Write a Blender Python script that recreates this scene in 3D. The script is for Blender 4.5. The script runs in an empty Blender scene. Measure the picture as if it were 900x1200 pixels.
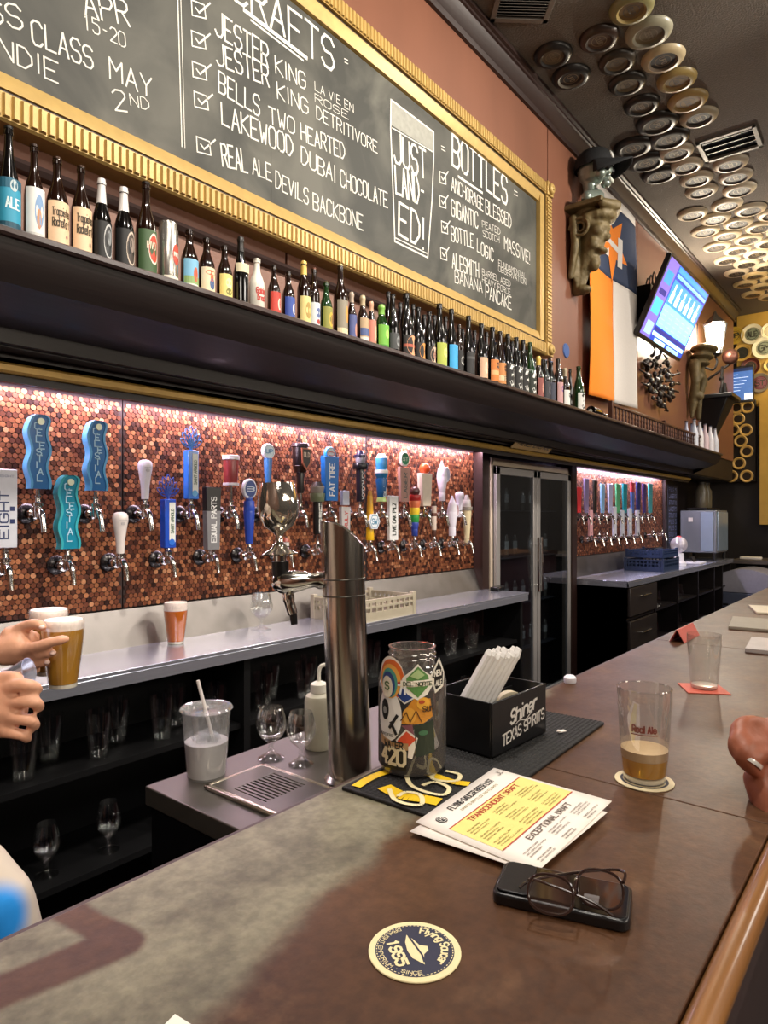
import bpy, math, random
from mathutils import Vector, Matrix
R = random.Random(7)
C = bpy.context.scene.collection
PI = math.pi
# ------------------------------------------------------------------ camera, world, light, exposure
F = 775.0                      # focal length in pixels of the 900x1200 frame
HZ = 606.0                     # horizon row
CAM = Vector((0, 0, 1.5))
yaw = math.atan2(630, F)
D = Vector((math.cos(yaw), math.sin(yaw), 0)); RT = Vector((math.sin(yaw), -math.cos(yaw), 0))
cd = bpy.data.cameras.new('camera'); cam = bpy.data.objects.new('camera', cd); C.objects.link(cam)
cd.sensor_width = 36; cd.lens = F/1200*36; cd.shift_y = (HZ-600)/1200; cd.clip_start = .02
cam.location = CAM
cam.rotation_euler = Matrix((RT, Vector((0, 0, 1)), -D)).transposed().to_euler()
sc = bpy.context.scene; sc.camera = cam
sc.view_settings.view_transform = 'Standard'; sc.view_settings.look = 'None'
sc.view_settings.gamma = 1; sc.view_settings.exposure = 0.5; sc.view_settings.use_curve_mapping = False
w = bpy.data.worlds.new('World'); sc.world = w; w.use_nodes = True
w.node_tree.nodes['Background'].inputs[0].default_value = (.9, .75, .6, 1)
w.node_tree.nodes['Background'].inputs[1].default_value = .05
def area(name, loc, aim, sx, sy, e, col, spread=180):
    l = bpy.data.lights.new(name, 'AREA'); l.shape = 'RECTANGLE'; l.size = sx; l.size_y = sy
    l.energy = e; l.color = col; l.spread = math.radians(spread)
    o = bpy.data.objects.new(name, l); C.objects.link(o); o.location = loc
    o.rotation_euler = (Vector(aim)-Vector(loc)).to_track_quat('-Z', 'Y').to_euler(); return o
def spot(name, loc, aim, e, col, ang=70, blend=.6, rad=.06):
    l = bpy.data.lights.new(name, 'SPOT'); l.energy = e; l.color = col; l.spot_size = math.radians(ang)
    l.spot_blend = blend; l.shadow_soft_size = rad
    o = bpy.data.objects.new(name, l); C.objects.link(o); o.location = loc
    o.rotation_euler = (Vector(aim)-Vector(loc)).to_track_quat('-Z', 'Y').to_euler(); return o
WARM = (1, .91, .79)
spot('ceiling_spotlight', (.5, -.1, 4.15), (.9, 1.95, 2.9), 150, WARM, 95)
spot('ceiling_spotlight', (2.2, -.2, 4.15), (2.2, 1.95, 2.9), 170, WARM, 95)
spot('ceiling_spotlight', (4.3, -.3, 4.15), (3.7, 1.95, 2.9), 190, WARM, 85)
spot('ceiling_spotlight', (7.0, -.4, 4.15), (6.2, 1.95, 2.7), 110, WARM, 80)
spot('bar_downlight', (.35, .15, 4.1), (.5, .6, 1), 95, (1, .93, .82), 60, .8, .1)
spot('bar_downlight', (1.0, 1.3, 4.1), (1.0, 1.0, 1), 70, (1, .95, .88), 60, .8, .1)  # extra lamp added above the service ledge to brighten its top
spot('bar_downlight', (2.0, 1.0, 4.1), (1.9, .9, 1), 105, (1, .9, .8), 75, .8, .1)
spot('bar_downlight', (4.2, .3, 4.1), (4.0, .4, 1), 60, (1, .92, .84), 75, .8, .1)
spot('bar_downlight', (7.2, .3, 4.1), (7.0, .5, 1), 60, (1, .9, .8), 80, .8, .1)
area('room_fill', (-1.5, -2.2, 4.1), (-1.2, -1, 0), 1.6, 1.6, 60, (1, .9, .78))  # unseen overhead fill for the room behind the camera
area('room_fill', (3.5, -2.6, 4.1), (3.4, -2.0, 0), 1.8, 1.0, 50, (1, .92, .84))
area('room_fill', (7.5, -2.0, 4.1), (7.5, -1.5, 0), 1.8, 1.0, 50, (1, .92, .84))
area('led_strip_light', (2.05, 2.262, 1.938), (2.05, 2.285, 0), 3.5, .02, 24, (1, .80, .98))
area('led_strip_light', (6.6, 2.262, 1.938), (6.6, 2.285, 0), 2.6, .02, 20, (.84, .76, 1))
area('front_fill', (1.5, -3.2, 2.6), (2, 1.8, 1.6), 3.0, .5, 45, (1, .88, .72))  # added fill from the seating side, unseen, lifts gold strip and back bar
area('front_fill', (6.0, -3.2, 2.6), (6, 1.8, 1.6), 3.0, .5, 35, (1, .88, .72))  # second added fill, farther along the back bar
area('far_wall_light', (9.5, .7, 4.0), (10.25, .8, 3.3), .6, .8, 22, (1, .78, .35))
# ------------------------------------------------------------------ projection helpers: where a sight line meets a real plane
def ray(px, py):
    u = (px-450)/F; v = (HZ-py)/F
    return D+RT*u+Vector((0, 0, v))
def atY(px, py, Y): r = ray(px, py); return CAM+r*(Y/r.y)
def atZ(px, py, z): r = ray(px, py); return CAM+r*((z-1.5)/r.z)
def atX(px, py, X): r = ray(px, py); return CAM+r*(X/r.x)
def atD(px, py, dist): return CAM+ray(px, py)*dist
def den(px): return .6307-.776*(px-450)/F
# ------------------------------------------------------------------ materials
def L(c):   # srgb 0-255 -> linear
    if isinstance(c, str): c = tuple(int(c[i:i+2], 16) for i in (0, 2, 4))
    return tuple(((x/255)/12.92 if x/255 <= .04045 else ((x/255+.055)/1.055)**2.4) for x in c)+(1,)
M = {}
def mat(name, col, rough=.5, metal=0, var=.12, scale=30, bump=0, coat=0, stretch=(1, 1, 1), emit=0, spec=None, rv=0):
    if name in M: return M[name]
    m = bpy.data.materials.new(name); m.use_nodes = True; nt = m.node_tree; n = nt.nodes; l = nt.links
    b = n['Principled BSDF']; c = L(col)
    b.inputs['Roughness'].default_value = rough; b.inputs['Metallic'].default_value = metal
    if coat: b.inputs['Coat Weight'].default_value = coat; b.inputs['Coat Roughness'].default_value = .12
    if spec is not None: b.inputs['Specular IOR Level'].default_value = spec
    tc = n.new('ShaderNodeTexCoord'); mp = n.new('ShaderNodeMapping'); mp.inputs['Scale'].default_value = stretch
    no = n.new('ShaderNodeTexNoise'); no.inputs['Scale'].default_value = scale; no.inputs['Detail'].default_value = 4
    l.new(tc.outputs['Object'], mp.inputs[0]); l.new(mp.outputs[0], no.inputs['Vector'])
    mx = n.new('ShaderNodeMix'); mx.data_type = 'RGBA'
    mx.inputs[6].default_value = tuple(x*(1-var) for x in c[:3])+(1,)
    mx.inputs[7].default_value = tuple(min(1, x*(1+var)) for x in c[:3])+(1,)
    l.new(no.outputs['Fac'], mx.inputs[0]); l.new(mx.outputs[2], b.inputs['Base Color'])
    if rv:
        mr = n.new('ShaderNodeMapRange'); mr.inputs[3].default_value = rough-rv; mr.inputs[4].default_value = rough+rv
        l.new(no.outputs['Fac'], mr.inputs[0]); l.new(mr.outputs[0], b.inputs['Roughness'])
    if bump:
        bp = n.new('ShaderNodeBump'); bp.inputs['Strength'].default_value = bump; bp.inputs['Distance'].default_value = .01
        l.new(no.outputs['Fac'], bp.inputs['Height']); l.new(bp.outputs[0], b.inputs['Normal'])
    if emit:
        l.new(mx.outputs[2], b.inputs['Emission Color']); b.inputs['Emission Strength'].default_value = emit
    M[name] = m; return m
def thin_glass(name, tint=(1, 1, 1), refl=.1, edge=.75, rough=.02, haze=0, hazecol=(.8, .8, .8)):
    m = bpy.data.materials.new(name); m.use_nodes = True; nt = m.node_tree; n = nt.nodes; l = nt.links
    n.remove(n['Principled BSDF']); out = n['Material Output']
    t = n.new('ShaderNodeBsdfTransparent'); t.inputs[0].default_value = tint+(1,)
    g = n.new('ShaderNodeBsdfGlossy'); g.inputs['Roughness'].default_value = rough; g.inputs[0].default_value = (1, 1, 1, 1)
    lw = n.new('ShaderNodeLayerWeight'); lw.inputs[0].default_value = .25
    mr = n.new('ShaderNodeMapRange'); mr.inputs[3].default_value = refl; mr.inputs[4].default_value = edge
    no = n.new('ShaderNodeTexNoise'); no.inputs['Scale'].default_value = 90
    mu = n.new('ShaderNodeMath'); mu.operation = 'MULTIPLY_ADD'; mu.inputs[1].default_value = .06; l.new(no.outputs['Fac'], mu.inputs[0]); l.new(mr.outputs[0], mu.inputs[2])
    l.new(lw.outputs['Facing'], mr.inputs[0])
    mx = n.new('ShaderNodeMixShader'); l.new(mu.outputs[0], mx.inputs[0]); l.new(t.outputs[0], mx.inputs[1]); l.new(g.outputs[0], mx.inputs[2])
    last = mx
    if haze:
        df = n.new('ShaderNodeBsdfDiffuse'); df.inputs[0].default_value = hazecol+(1,)
        m2 = n.new('ShaderNodeMixShader'); m2.inputs[0].default_value = haze; l.new(mx.outputs[0], m2.inputs[1]); l.new(df.outputs[0], m2.inputs[2]); last = m2
    l.new(last.outputs[0], out.inputs[0]); M[name] = m; return m
def mm(hexcol, rough=.45, metal=0, **k):   # a plain painted / printed colour with slight procedural variation
    return mat('paint_%s_%d_%d' % (hexcol, rough*100, metal*100), hexcol, rough, metal, **k)
# ------------------------------------------------------------------ mesh builder
class MB:
    def __init__(s): s.v = []; s.f = []; s.m = []; s.X = Matrix()
    def add(s, vs, fs, mi=0):
        o = len(s.v); s.v += [tuple(s.X @ Vector(p)) for p in vs]
        for f in fs: s.f.append([i+o for i in f]); s.m.append(mi)
    def box(s, c, d, mi=0, rz=0, rot=None):
        x, y, z = d[0]/2, d[1]/2, d[2]/2
        Rm = rot if rot is not None else Matrix.Rotation(rz, 3, 'Z')
        vs = [Vector(c)+Rm @ Vector((i*x, j*y, k*z)) for k in (-1, 1) for j in (-1, 1) for i in (-1, 1)]
        s.add(vs, [(0, 2, 3, 1), (4, 5, 7, 6), (0, 1, 5, 4), (2, 6, 7, 3), (0, 4, 6, 2), (1, 3, 7, 5)], mi)
    def bx(s, x0, x1, y0, y1, z0, z1, mi=0): s.box(((x0+x1)/2, (y0+y1)/2, (z0+z1)/2), (x1-x0, y1-y0, z1-z0), mi)
    def hexa(s, b, t, mi=0):     # 4 bottom points, 4 top points (ccw from above)
        s.add(list(b)+list(t), [(3, 2, 1, 0), (4, 5, 6, 7), (0, 1, 5, 4), (1, 2, 6, 5), (2, 3, 7, 6), (3, 0, 4, 7)], mi)
    def cyl(s, p0, p1, r0, r1=None, n=16, mi=0, caps=True):
        r1 = r0 if r1 is None else r1; p0 = Vector(p0); p1 = Vector(p1); a = (p1-p0).normalized()
        u = a.orthogonal().normalized(); v = a.cross(u)
        vs = [p0+(u*math.cos(t)+v*math.sin(t))*r0 for t in [2*PI*i/n for i in range(n)]]
        vs += [p1+(u*math.cos(t)+v*math.sin(t))*r1 for t in [2*PI*i/n for i in range(n)]]
        fs = [(i, (i+1) % n, n+(i+1) % n, n+i) for i in range(n)]
        if caps: fs += [tuple(range(n))[::-1], tuple(range(n, 2*n))]
        s.add(vs, fs, mi)
    def lathe(s, prof, n=24, mi=0, c=(0, 0, 0), sx=1, sy=1, rot=None):
        c = Vector(c); vs = []; fs = []; rows = []
        for r, z in prof:
            if r < 1e-6: rows.append([len(vs)]); vs.append(Vector((0, 0, z)))
            else:
                rows.append(list(range(len(vs), len(vs)+n)))
                vs += [Vector((r*sx*math.cos(2*PI*i/n), r*sy*math.sin(2*PI*i/n), z)) for i in range(n)]
        for a, b in zip(rows, rows[1:]):
            for i in range(n):
                j = (i+1) % n
                if len(a) == 1 and len(b) == 1: continue
                if len(a) == 1: fs.append((a[0], b[j], b[i]))
                elif len(b) == 1: fs.append((a[i], a[j], b[0]))
                else: fs.append((a[i], a[j], b[j], b[i]))
        vs = [c+(rot @ q if rot is not None else q) for q in vs]
        s.add(vs, fs, mi)
    def ball(s, c, r, n=14, mi=0, sc=(1, 1, 1), rot=None):
        pr = [(math.sin(PI*i/(n//2))*r, -math.cos(PI*i/(n//2))*r*sc[2]) for i in range(n//2+1)]
        s.lathe(pr, n, mi, c, sc[0], sc[1], rot)
    def tube(s, pts, r, n=8, mi=0, caps=True, closed=False):
        pts = [Vector(p) for p in pts]; k = len(pts); rs = r if isinstance(r, (list, tuple)) else [r]*k
        vs = []; fs = []; u = None
        for i, p in enumerate(pts):
            if closed: t = (pts[(i+1) % k]-pts[i-1]).normalized()
            else: t = (pts[min(i+1, k-1)]-pts[max(i-1, 0)]).normalized()
            u = t.orthogonal().normalized() if u is None else (u-t*u.dot(t)).normalized()
            v = t.cross(u); vs += [p+(u*math.cos(2*PI*j/n)+v*math.sin(2*PI*j/n))*rs[i] for j in range(n)]
        for i in range(k if closed else k-1):
            a = i*n; b = ((i+1) % k)*n
            fs += [(a+j, a+(j+1) % n, b+(j+1) % n, b+j) for j in range(n)]
        if caps and not closed: fs += [tuple(range(n))[::-1], tuple(range((k-1)*n, k*n))]
        s.add(vs, fs, mi)
    def prism(s, poly, fn, t, mi=0, cap0=True):  # poly in (u,v); fn(u,v,n) -> point; t = thickness along n
        k = len(poly); vs = [fn(u, v, 0) for u, v in poly]+[fn(u, v, t) for u, v in poly]
        fs = [tuple(range(k, 2*k))]+([tuple(range(k))[::-1]] if cap0 else [])+[(i, (i+1) % k, k+(i+1) % k, k+i) for i in range(k)]
        s.add(vs, fs, mi)
    def sweep(s, prof, x0, x1, mi=0):   # closed profile in (Y,Z) run along X
        k = len(prof); s.add([(x0, y, z) for y, z in prof]+[(x1, y, z) for y, z in prof],
              [tuple(range(k))[::-1], tuple(range(k, 2*k))]+[(i, (i+1) % k, k+(i+1) % k, k+i) for i in range(k)], mi)
    def text(s, t, fn, h, width=None, wt=.09, mi=0, sp=.28, jit=0, cw=.62, y0=0, x0=0, center=False, slant=0):
        """Single-stroke lettering: fn(u,v) -> point on the surface; h letter height; wt stroke weight relative to h"""
        pls = []; x = 0
        for ch in t:
            if ch == ' ': x += .45; continue
            g = GL.get(ch) or GL.get(ch.upper())
            if not g: x += .4; continue
            ww = .18 if ch in "I!.l:'i" else cw
            off = -.5*cw+.09 if ch in "I!.l:'i" else 0
            dy = R.uniform(-jit, jit); sc_ = 1+R.uniform(-jit, jit)
            for pl in g: pls.append([((x+off+a/4*cw)+R.uniform(-jit, jit)*.4, b/6*sc_+dy+R.uniform(-jit, jit)*.5) for a, b in pl])
            x += ww+sp*.62
        x -= sp*.62
        kx = h if width is None else width/max(x, .01)
        ox = -x*kx/2 if center else 0
        hw = wt*h/2
        for q_, pl in enumerate(pls):
            P = [(x0+ox+a*kx+slant*b*h, y0+b*h) for a, b in pl]
            if len(P) == 2 and P[0] == P[1]: P[1] = (P[1][0], P[1][1]+hw)
            s.ribbon(P, fn, hw, mi, (q_ % 4)*.00006)
        return x*kx
    def ribbon(s, P, fn, hw, mi=0, lift=0):   # mitred strip, so that no two faces of a stroke overlap
        for i in range(1, len(P)-1):       # split at sharp turns
            a, p, c = P[i-1], P[i], P[i+1]
            if (p[0]-a[0])*(c[0]-p[0])+(p[1]-a[1])*(c[1]-p[1]) < -1e-12 or (i == 1 and len(P) == 3 and 0):
                s.ribbon(P[:i+1], fn, hw, mi, lift); s.ribbon(P[i:], fn, hw, mi, lift+.00003); return
        closed = len(P) > 3 and P[0] == P[-1]; k = len(P); Q = []
        def un(a, b): l_ = math.hypot(b[0]-a[0], b[1]-a[1]) or 1e-9; return ((b[0]-a[0])/l_, (b[1]-a[1])/l_)
        for i, p in enumerate(P):
            if closed: t0, t1 = un(P[i-1] if i else P[-2], p), un(p, P[i+1] if i < k-1 else P[1])
            else: t0, t1 = (un(P[i-1], p) if i else un(p, P[1])), (un(p, P[i+1]) if i < k-1 else un(P[i-1], p))
            nx, ny = -(t0[1]+t1[1]), t0[0]+t1[0]; l_ = math.hypot(nx, ny)
            if l_ < 1e-6: nx, ny, l_ = -t1[1], t1[0], 1
            nx /= l_; ny /= l_; m_ = min(1.5, 1/max(.3, nx*-t1[1]+ny*t1[0]))
            e = 0 if closed else (-.7*hw if i == 0 else .7*hw if i == k-1 else 0)
            Q.append((p[0]+t1[0]*e+nx*hw*m_, p[1]+t1[1]*e+ny*hw*m_, p[0]+t1[0]*e-nx*hw*m_, p[1]+t1[1]*e-ny*hw*m_))
        V_ = []
        for a, b, c, d in Q: V_ += [Vector(fn(c, d)), Vector(fn(a, b))]
        if lift:
            n_ = (V_[2]-V_[0]).cross(V_[1]-V_[0])
            if n_.length > 0:
                n_.normalize()
                V_ = [v+n_*lift for v in V_]
        s.add(V_, [(2*i, 2*i+2, 2*i+3, 2*i+1) for i in range(k-1)], mi)
    def strokes(s, pls, fn, w, mi=0):
        for P in pls: s.ribbon([tuple(p) for p in P], fn, w/2, mi)
    def poly(s, pts, fn, mi=0): s.add([fn(*p) for p in pts], [tuple(range(len(pts)))], mi)
    def build(s, name, mats, parent=None, loc=(0, 0, 0), rz=0, smooth=True, bevel=0, ang=.7, seg=2):
        me = bpy.data.meshes.new(name); me.from_pydata(s.v, [], s.f)
        mats = mats if isinstance(mats, (list, tuple)) else [mats]
        for q in mats: me.materials.append(q)
        me.polygons.foreach_set('material_index', s.m)
        if smooth: me.shade_smooth(); me.set_sharp_from_angle(angle=ang)
        me.update()
        o = bpy.data.objects.new(name, me); C.objects.link(o); o.location = loc; o.rotation_euler = (0, 0, rz)
        if parent: o.parent = parent
        if bevel:
            b = o.modifiers.new('bevel', 'BEVEL'); b.width = bevel; b.segments = seg; b.limit_method = 'ANGLE'; b.harden_normals = False
        return o
def _g(d):
    out = {}
    for k, v in d.items():
        pls = []
        for seg in v.split('|'):
            pls.append([(int(q[0]), {'a': -1, 'b': -2}.get(q[1]) if q[1] in 'ab' else int(q[1])) for q in seg.split()])
        out[k] = pls
    return out
GL = _g({'A': '00 26 40|12 32', 'B': '00 06 36 45 44 33 03|33 42 41 30 00', 'C': '45 36 16 05 01 10 30 41', 'D': '00 06 26 44 42 20 00',
 'E': '46 06 00 40|03 33', 'F': '46 06 00|03 33', 'G': '45 36 16 05 01 10 30 41 43 23', 'H': '00 06|40 46|03 43', 'I': '20 26', 'J': '46 41 30 10 01',
 'K': '00 06|46 03 40', 'L': '06 00 40', 'M': '00 06 23 46 40', 'N': '00 06 40 46', 'O': '10 01 05 16 36 45 41 30 10', 'P': '00 06 36 45 44 33 03',
 'Q': '10 01 05 16 36 45 41 30 10|22 40', 'R': '00 06 36 45 44 33 03|23 40', 'S': '45 36 16 05 04 13 33 42 41 30 10 01', 'T': '06 46|26 20',
 'U': '06 01 10 30 41 46', 'V': '06 20 46', 'W': '06 10 23 30 46', 'X': '00 46|06 40', 'Y': '06 23 46|23 20', 'Z': '06 46 00 40',
 '0': '10 01 05 16 36 45 41 30 10', '1': '15 26 20', '2': '05 16 36 45 44 00 40', '3': '05 16 36 45 44 33 13|33 42 41 30 10 01', '4': '30 36 02 42',
 '5': '46 06 04 34 43 41 30 10 01', '6': '45 36 16 05 01 10 30 41 42 33 03', '7': '06 46 20', '8': '13 04 05 16 36 45 44 33 13 02 01 10 30 41 42 33',
 '9': '01 10 30 41 45 36 16 05 04 13 43', '-': '13 33', '=': '12 32|14 34', '!': '26 22|20 20', '.': '20 20', ':': '21 21|24 24', "'": '26 25', '*': '23 23',
 'a': '44 40|43 34 14 03 01 10 30 41', 'c': '43 34 14 03 01 10 30 41', 'e': '02 42 43 34 14 03 01 10 30 41', 'g': '44 4a 3b 1b|43 34 14 03 01 10 30 41',
 'h': '06 00|03 14 34 43 40', 'i': '20 24|26 26', 'l': '26 20', 'n': '00 04|03 14 34 43 40', 'o': '10 01 03 14 34 43 41 30 10', 'r': '00 04|02 14 34',
 's': '43 34 14 03 12 32 41 30 10 01', 't': '26 21 30|14 34', 'u': '04 01 10 30 41|44 40', 'y': '04 20|44 0b', 'd': '46 40|43 34 14 03 01 10 30 41',
 'p': '04 0b|03 14 34 43 41 30 10 01', 'f': '35 26 16 10|04 24', 'v': '04 20 44', 'b': '06 00|03 14 34 43 41 30 10 01', 'm': '00 04|03 14 23 20|23 34 43 40'})
def thing(name, label, cat, loc=(0, 0, 0), group=None, rz=0):
    o = bpy.data.objects.new(name, None); C.objects.link(o); o.location = loc; o.rotation_euler = (0, 0, rz)
    o.empty_display_size = .05; tag(o, label, cat, group); return o
def tag(o, label, cat, group=None):
    o['label'] = label; o['category'] = cat
    if group: o['group'] = group
    return o
def struct(o, label=None):
    o['kind'] = 'structure'
    if label: o['label'] = label
    return o
def stuff(o): o['kind'] = 'stuff'; return o
def copyobj(o, parent=None, loc=None):
    c = o.copy(); C.objects.link(c)
    if parent is not None: c.parent = parent
    if loc is not None: c.location = loc
    for ch in list(o.children): copyobj(ch, c)
    return c
def frame(O, U, V):    # a flat local frame: (u,v,n) -> point, n = U x V
    O = Vector(O); U = Vector(U).normalized(); V = Vector(V).normalized(); N = U.cross(V).normalized()
    return lambda u, v, n=0: O+U*u+V*v+N*n
def circ(cx, cy, r, n=24, ry=None, a0=0): ry = r if ry is None else ry; return [(cx+r*math.cos(a0+2*PI*i/n), cy+ry*math.sin(a0+2*PI*i/n)) for i in range(n)]
def smoothpts(P, n=5):
    P = [Vector(p) for p in P]; out = []
    for i in range(len(P)-1):
        a, b, c, d = P[max(i-1, 0)], P[i], P[i+1], P[min(i+2, len(P)-1)]
        for k in range(n):
            t = k/n; out.append(.5*((2*b)+(c-a)*t+(2*a-5*b+4*c-d)*t*t+(3*b-a-3*c+d)*t**3))
    return out+[P[-1]]
# ------------------------------------------------------------------ shared materials
wood_dark = mat('dark_stained_wood', '1a100f', .5, 0, .35, 6, .05, .08, (1, 14, 14))
wood_trim = mat('dark_red_wood_moulding', '2a1a17', .42, 0, .3, 8, .03, .1, (1, 14, 14))
wall_red = mat('mahogany_panelling', '7a4f3c', .45, 0, .22, 3.5, .03, .15, (1, 1, .3))
gold = mat('gilded_frame', 'b8995a', .42, .2, .2, 22, .12, 0)
gold_dk = mat('gold_trim', 'a07f3c', .35, .3, .25, 30, .1)
black_m = mat('black_paint', '0c0c0e', .45, 0, .3, 20)
black_pl = mat('black_plastic', '121214', .3, 0, .2, 40, .03)
rubber = mat('black_rubber', '100f0f', .7, 0, .3, 120, .3)
chrome = mat('polished_chrome', 'e2e2e0', .12, 1, .05, 40)
steel = mat('brushed_steel', 'c0c3d2', .24, .8, .04, 5, 0, 0, (1, 40, 40), rv=.04)
steel_v = mat('brushed_tower_steel', 'b9b3aa', .2, 1, .15, 8, .03, 0, (60, 60, 1), rv=.06)
steel_dk = mat('worn_steel', '8b8682', .38, 1, .2, 12, .05, rv=.1)
brass = mat('aged_bronze', '6a5c3c', .55, .15, .5, 22, 1.0)
bronze_dk = mat('dark_bronze', '2d2420', .4, .3, .5, 25, .8)
white_pl = mat('white_plastic', 'e6e4ea', .3, 0, .04, 20)
cream = mat('cream_paint', 'd8c9a4', .4, 0, .08, 30)
chalk = mat('white_chalk', 'dedcd4', .95, 0, .18, 220)
paper = mat('white_paper', 'efe7dd', .8, 0, .05, 40)
skin = mat('skin', 'd09a7c', .5, 0, .1, 60, .08)
skin2 = mat('skin_tan', '9c5c44', .45, 0, .12, 60, .1)
glass = thin_glass('clear_glass', (.96, .97, .97), .05, .6)
glass_cab = thin_glass('door_glass', (.75, .8, .85), .07, .5)
cup_pl = thin_glass('clear_plastic_cup', (.93, .94, .96), .07, .5, .12, .12)
# ------------------------------------------------------------------ key planes
YW = 1.97      # upper wall face
YP = 2.32      # penny panel face
YS = 1.68      # bottle shelf front edge
ZS = 2.19      # bottle shelf top
ZB = 1.07      # bar top
ZL = 1.0       # service ledge top
ZC = 1.02      # back counter top
ZCEIL = 4.30
def bar_material():
    m = bpy.data.materials.new('stained_bar_top'); m.use_nodes = True; n = m.node_tree.nodes; l = m.node_tree.links; b = n['Principled BSDF']
    g = n.new('ShaderNodeNewGeometry'); mp = n.new('ShaderNodeVectorMath'); mp.operation = 'MULTIPLY'; mp.inputs[1].default_value = (1, 1, 0)
    l.new(g.outputs['Position'], mp.inputs[0])
    def noise(s, d=5, r=.6):
        q = n.new('ShaderNodeTexNoise'); q.inputs['Scale'].default_value = s; q.inputs['Detail'].default_value = d; q.inputs['Roughness'].default_value = r
        l.new(mp.outputs[0], q.inputs['Vector']); return q
    def math_(op, a, b_=None, c=None):
        q = n.new('ShaderNodeMath'); q.operation = op
        for i, x in enumerate((a, b_, c)):
            if x is None: continue
            if isinstance(x, (int, float)): q.inputs[i].default_value = x
            else: l.new(x, q.inputs[i])
        return q.outputs[0]
    sx = n.new('ShaderNodeSeparateXYZ'); l.new(mp.outputs[0], sx.inputs[0]); X, Y = sx.outputs[0], sx.outputs[1]
    nb = noise(9).outputs['Fac']; nf = noise(60, 6).outputs['Fac']; nm = noise(3.2, 3).outputs['Fac']
    wob = math_('MULTIPLY', math_('SUBTRACT', nb, .5), .09)
    # the bare greenish patch of the first slab: half plane left of a slanted worn boundary
    a = atZ(235, 1200, ZB); c = atZ(560, 895, ZB)
    tx, ty = c.x-a.x, c.y-a.y; ln = math.hypot(tx, ty); nx, ny = -ty/ln, tx/ln
    dist = math_('ADD', math_('ADD', math_('MULTIPLY', math_('SUBTRACT', X, a.x), nx), math_('MULTIPLY', math_('SUBTRACT', Y, a.y), ny)), wob)
    def ss(v, lo, hi):
        q = n.new('ShaderNodeMapRange'); q.interpolation_type = 'SMOOTHSTEP'; q.inputs[1].default_value = lo; q.inputs[2].default_value = hi; l.new(v, q.inputs[0]); return q.outputs[0]
    green = ss(dist, -.012, .03)
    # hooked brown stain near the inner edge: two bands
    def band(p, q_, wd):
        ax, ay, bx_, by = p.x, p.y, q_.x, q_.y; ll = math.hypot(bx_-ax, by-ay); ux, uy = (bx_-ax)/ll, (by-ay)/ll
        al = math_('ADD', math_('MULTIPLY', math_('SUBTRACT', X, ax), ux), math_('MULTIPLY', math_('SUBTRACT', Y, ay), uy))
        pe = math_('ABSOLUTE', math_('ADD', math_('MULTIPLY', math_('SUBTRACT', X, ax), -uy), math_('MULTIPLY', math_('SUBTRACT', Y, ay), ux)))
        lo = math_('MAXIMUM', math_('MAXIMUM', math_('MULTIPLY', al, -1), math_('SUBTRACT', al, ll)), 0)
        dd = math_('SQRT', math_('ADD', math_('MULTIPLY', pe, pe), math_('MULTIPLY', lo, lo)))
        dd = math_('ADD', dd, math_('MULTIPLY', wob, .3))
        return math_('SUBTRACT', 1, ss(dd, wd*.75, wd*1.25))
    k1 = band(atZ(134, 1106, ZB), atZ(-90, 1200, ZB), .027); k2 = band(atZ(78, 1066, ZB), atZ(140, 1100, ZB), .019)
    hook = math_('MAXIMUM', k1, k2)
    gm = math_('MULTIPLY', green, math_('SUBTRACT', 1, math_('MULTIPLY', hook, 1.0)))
    def mixc(f, A, B):
        q = n.new('ShaderNodeMix'); q.data_type = 'RGBA'
        if isinstance(f, float): q.inputs[0].default_value = f
        else: l.new(f, q.inputs[0])
        for i, x in ((6, A), (7, B)):
            if isinstance(x, tuple): q.inputs[i].default_value = x
            else: l.new(x, q.inputs[i])
        return q.outputs[2]
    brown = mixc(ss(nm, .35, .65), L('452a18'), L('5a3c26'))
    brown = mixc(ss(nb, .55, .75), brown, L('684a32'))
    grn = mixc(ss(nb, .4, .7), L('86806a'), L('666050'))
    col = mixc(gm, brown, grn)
    sp = mixc(ss(nf, .3, .72), tuple(x*.55 for x in (1, 1, 1))+(1,), (1.15, 1.15, 1.15, 1))
    mu = n.new('ShaderNodeMix'); mu.data_type = 'RGBA'; mu.blend_type = 'MULTIPLY'; mu.inputs[0].default_value = .6
    l.new(col, mu.inputs[6]); l.new(sp, mu.inputs[7]); l.new(mu.outputs[2], b.inputs['Base Color'])
    mr = n.new('ShaderNodeMapRange'); mr.inputs[3].default_value = .36; mr.inputs[4].default_value = .55; b.inputs['Specular IOR Level'].default_value = .3; l.new(nb, mr.inputs[0]); l.new(mr.outputs[0], b.inputs['Roughness'])
    bp = n.new('ShaderNodeBump'); bp.inputs['Strength'].default_value = .12; bp.inputs['Distance'].default_value = .004; l.new(nf, bp.inputs['Height']); l.new(bp.outputs[0], b.inputs['Normal'])
    return m
bar_top_m = bar_material()
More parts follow.
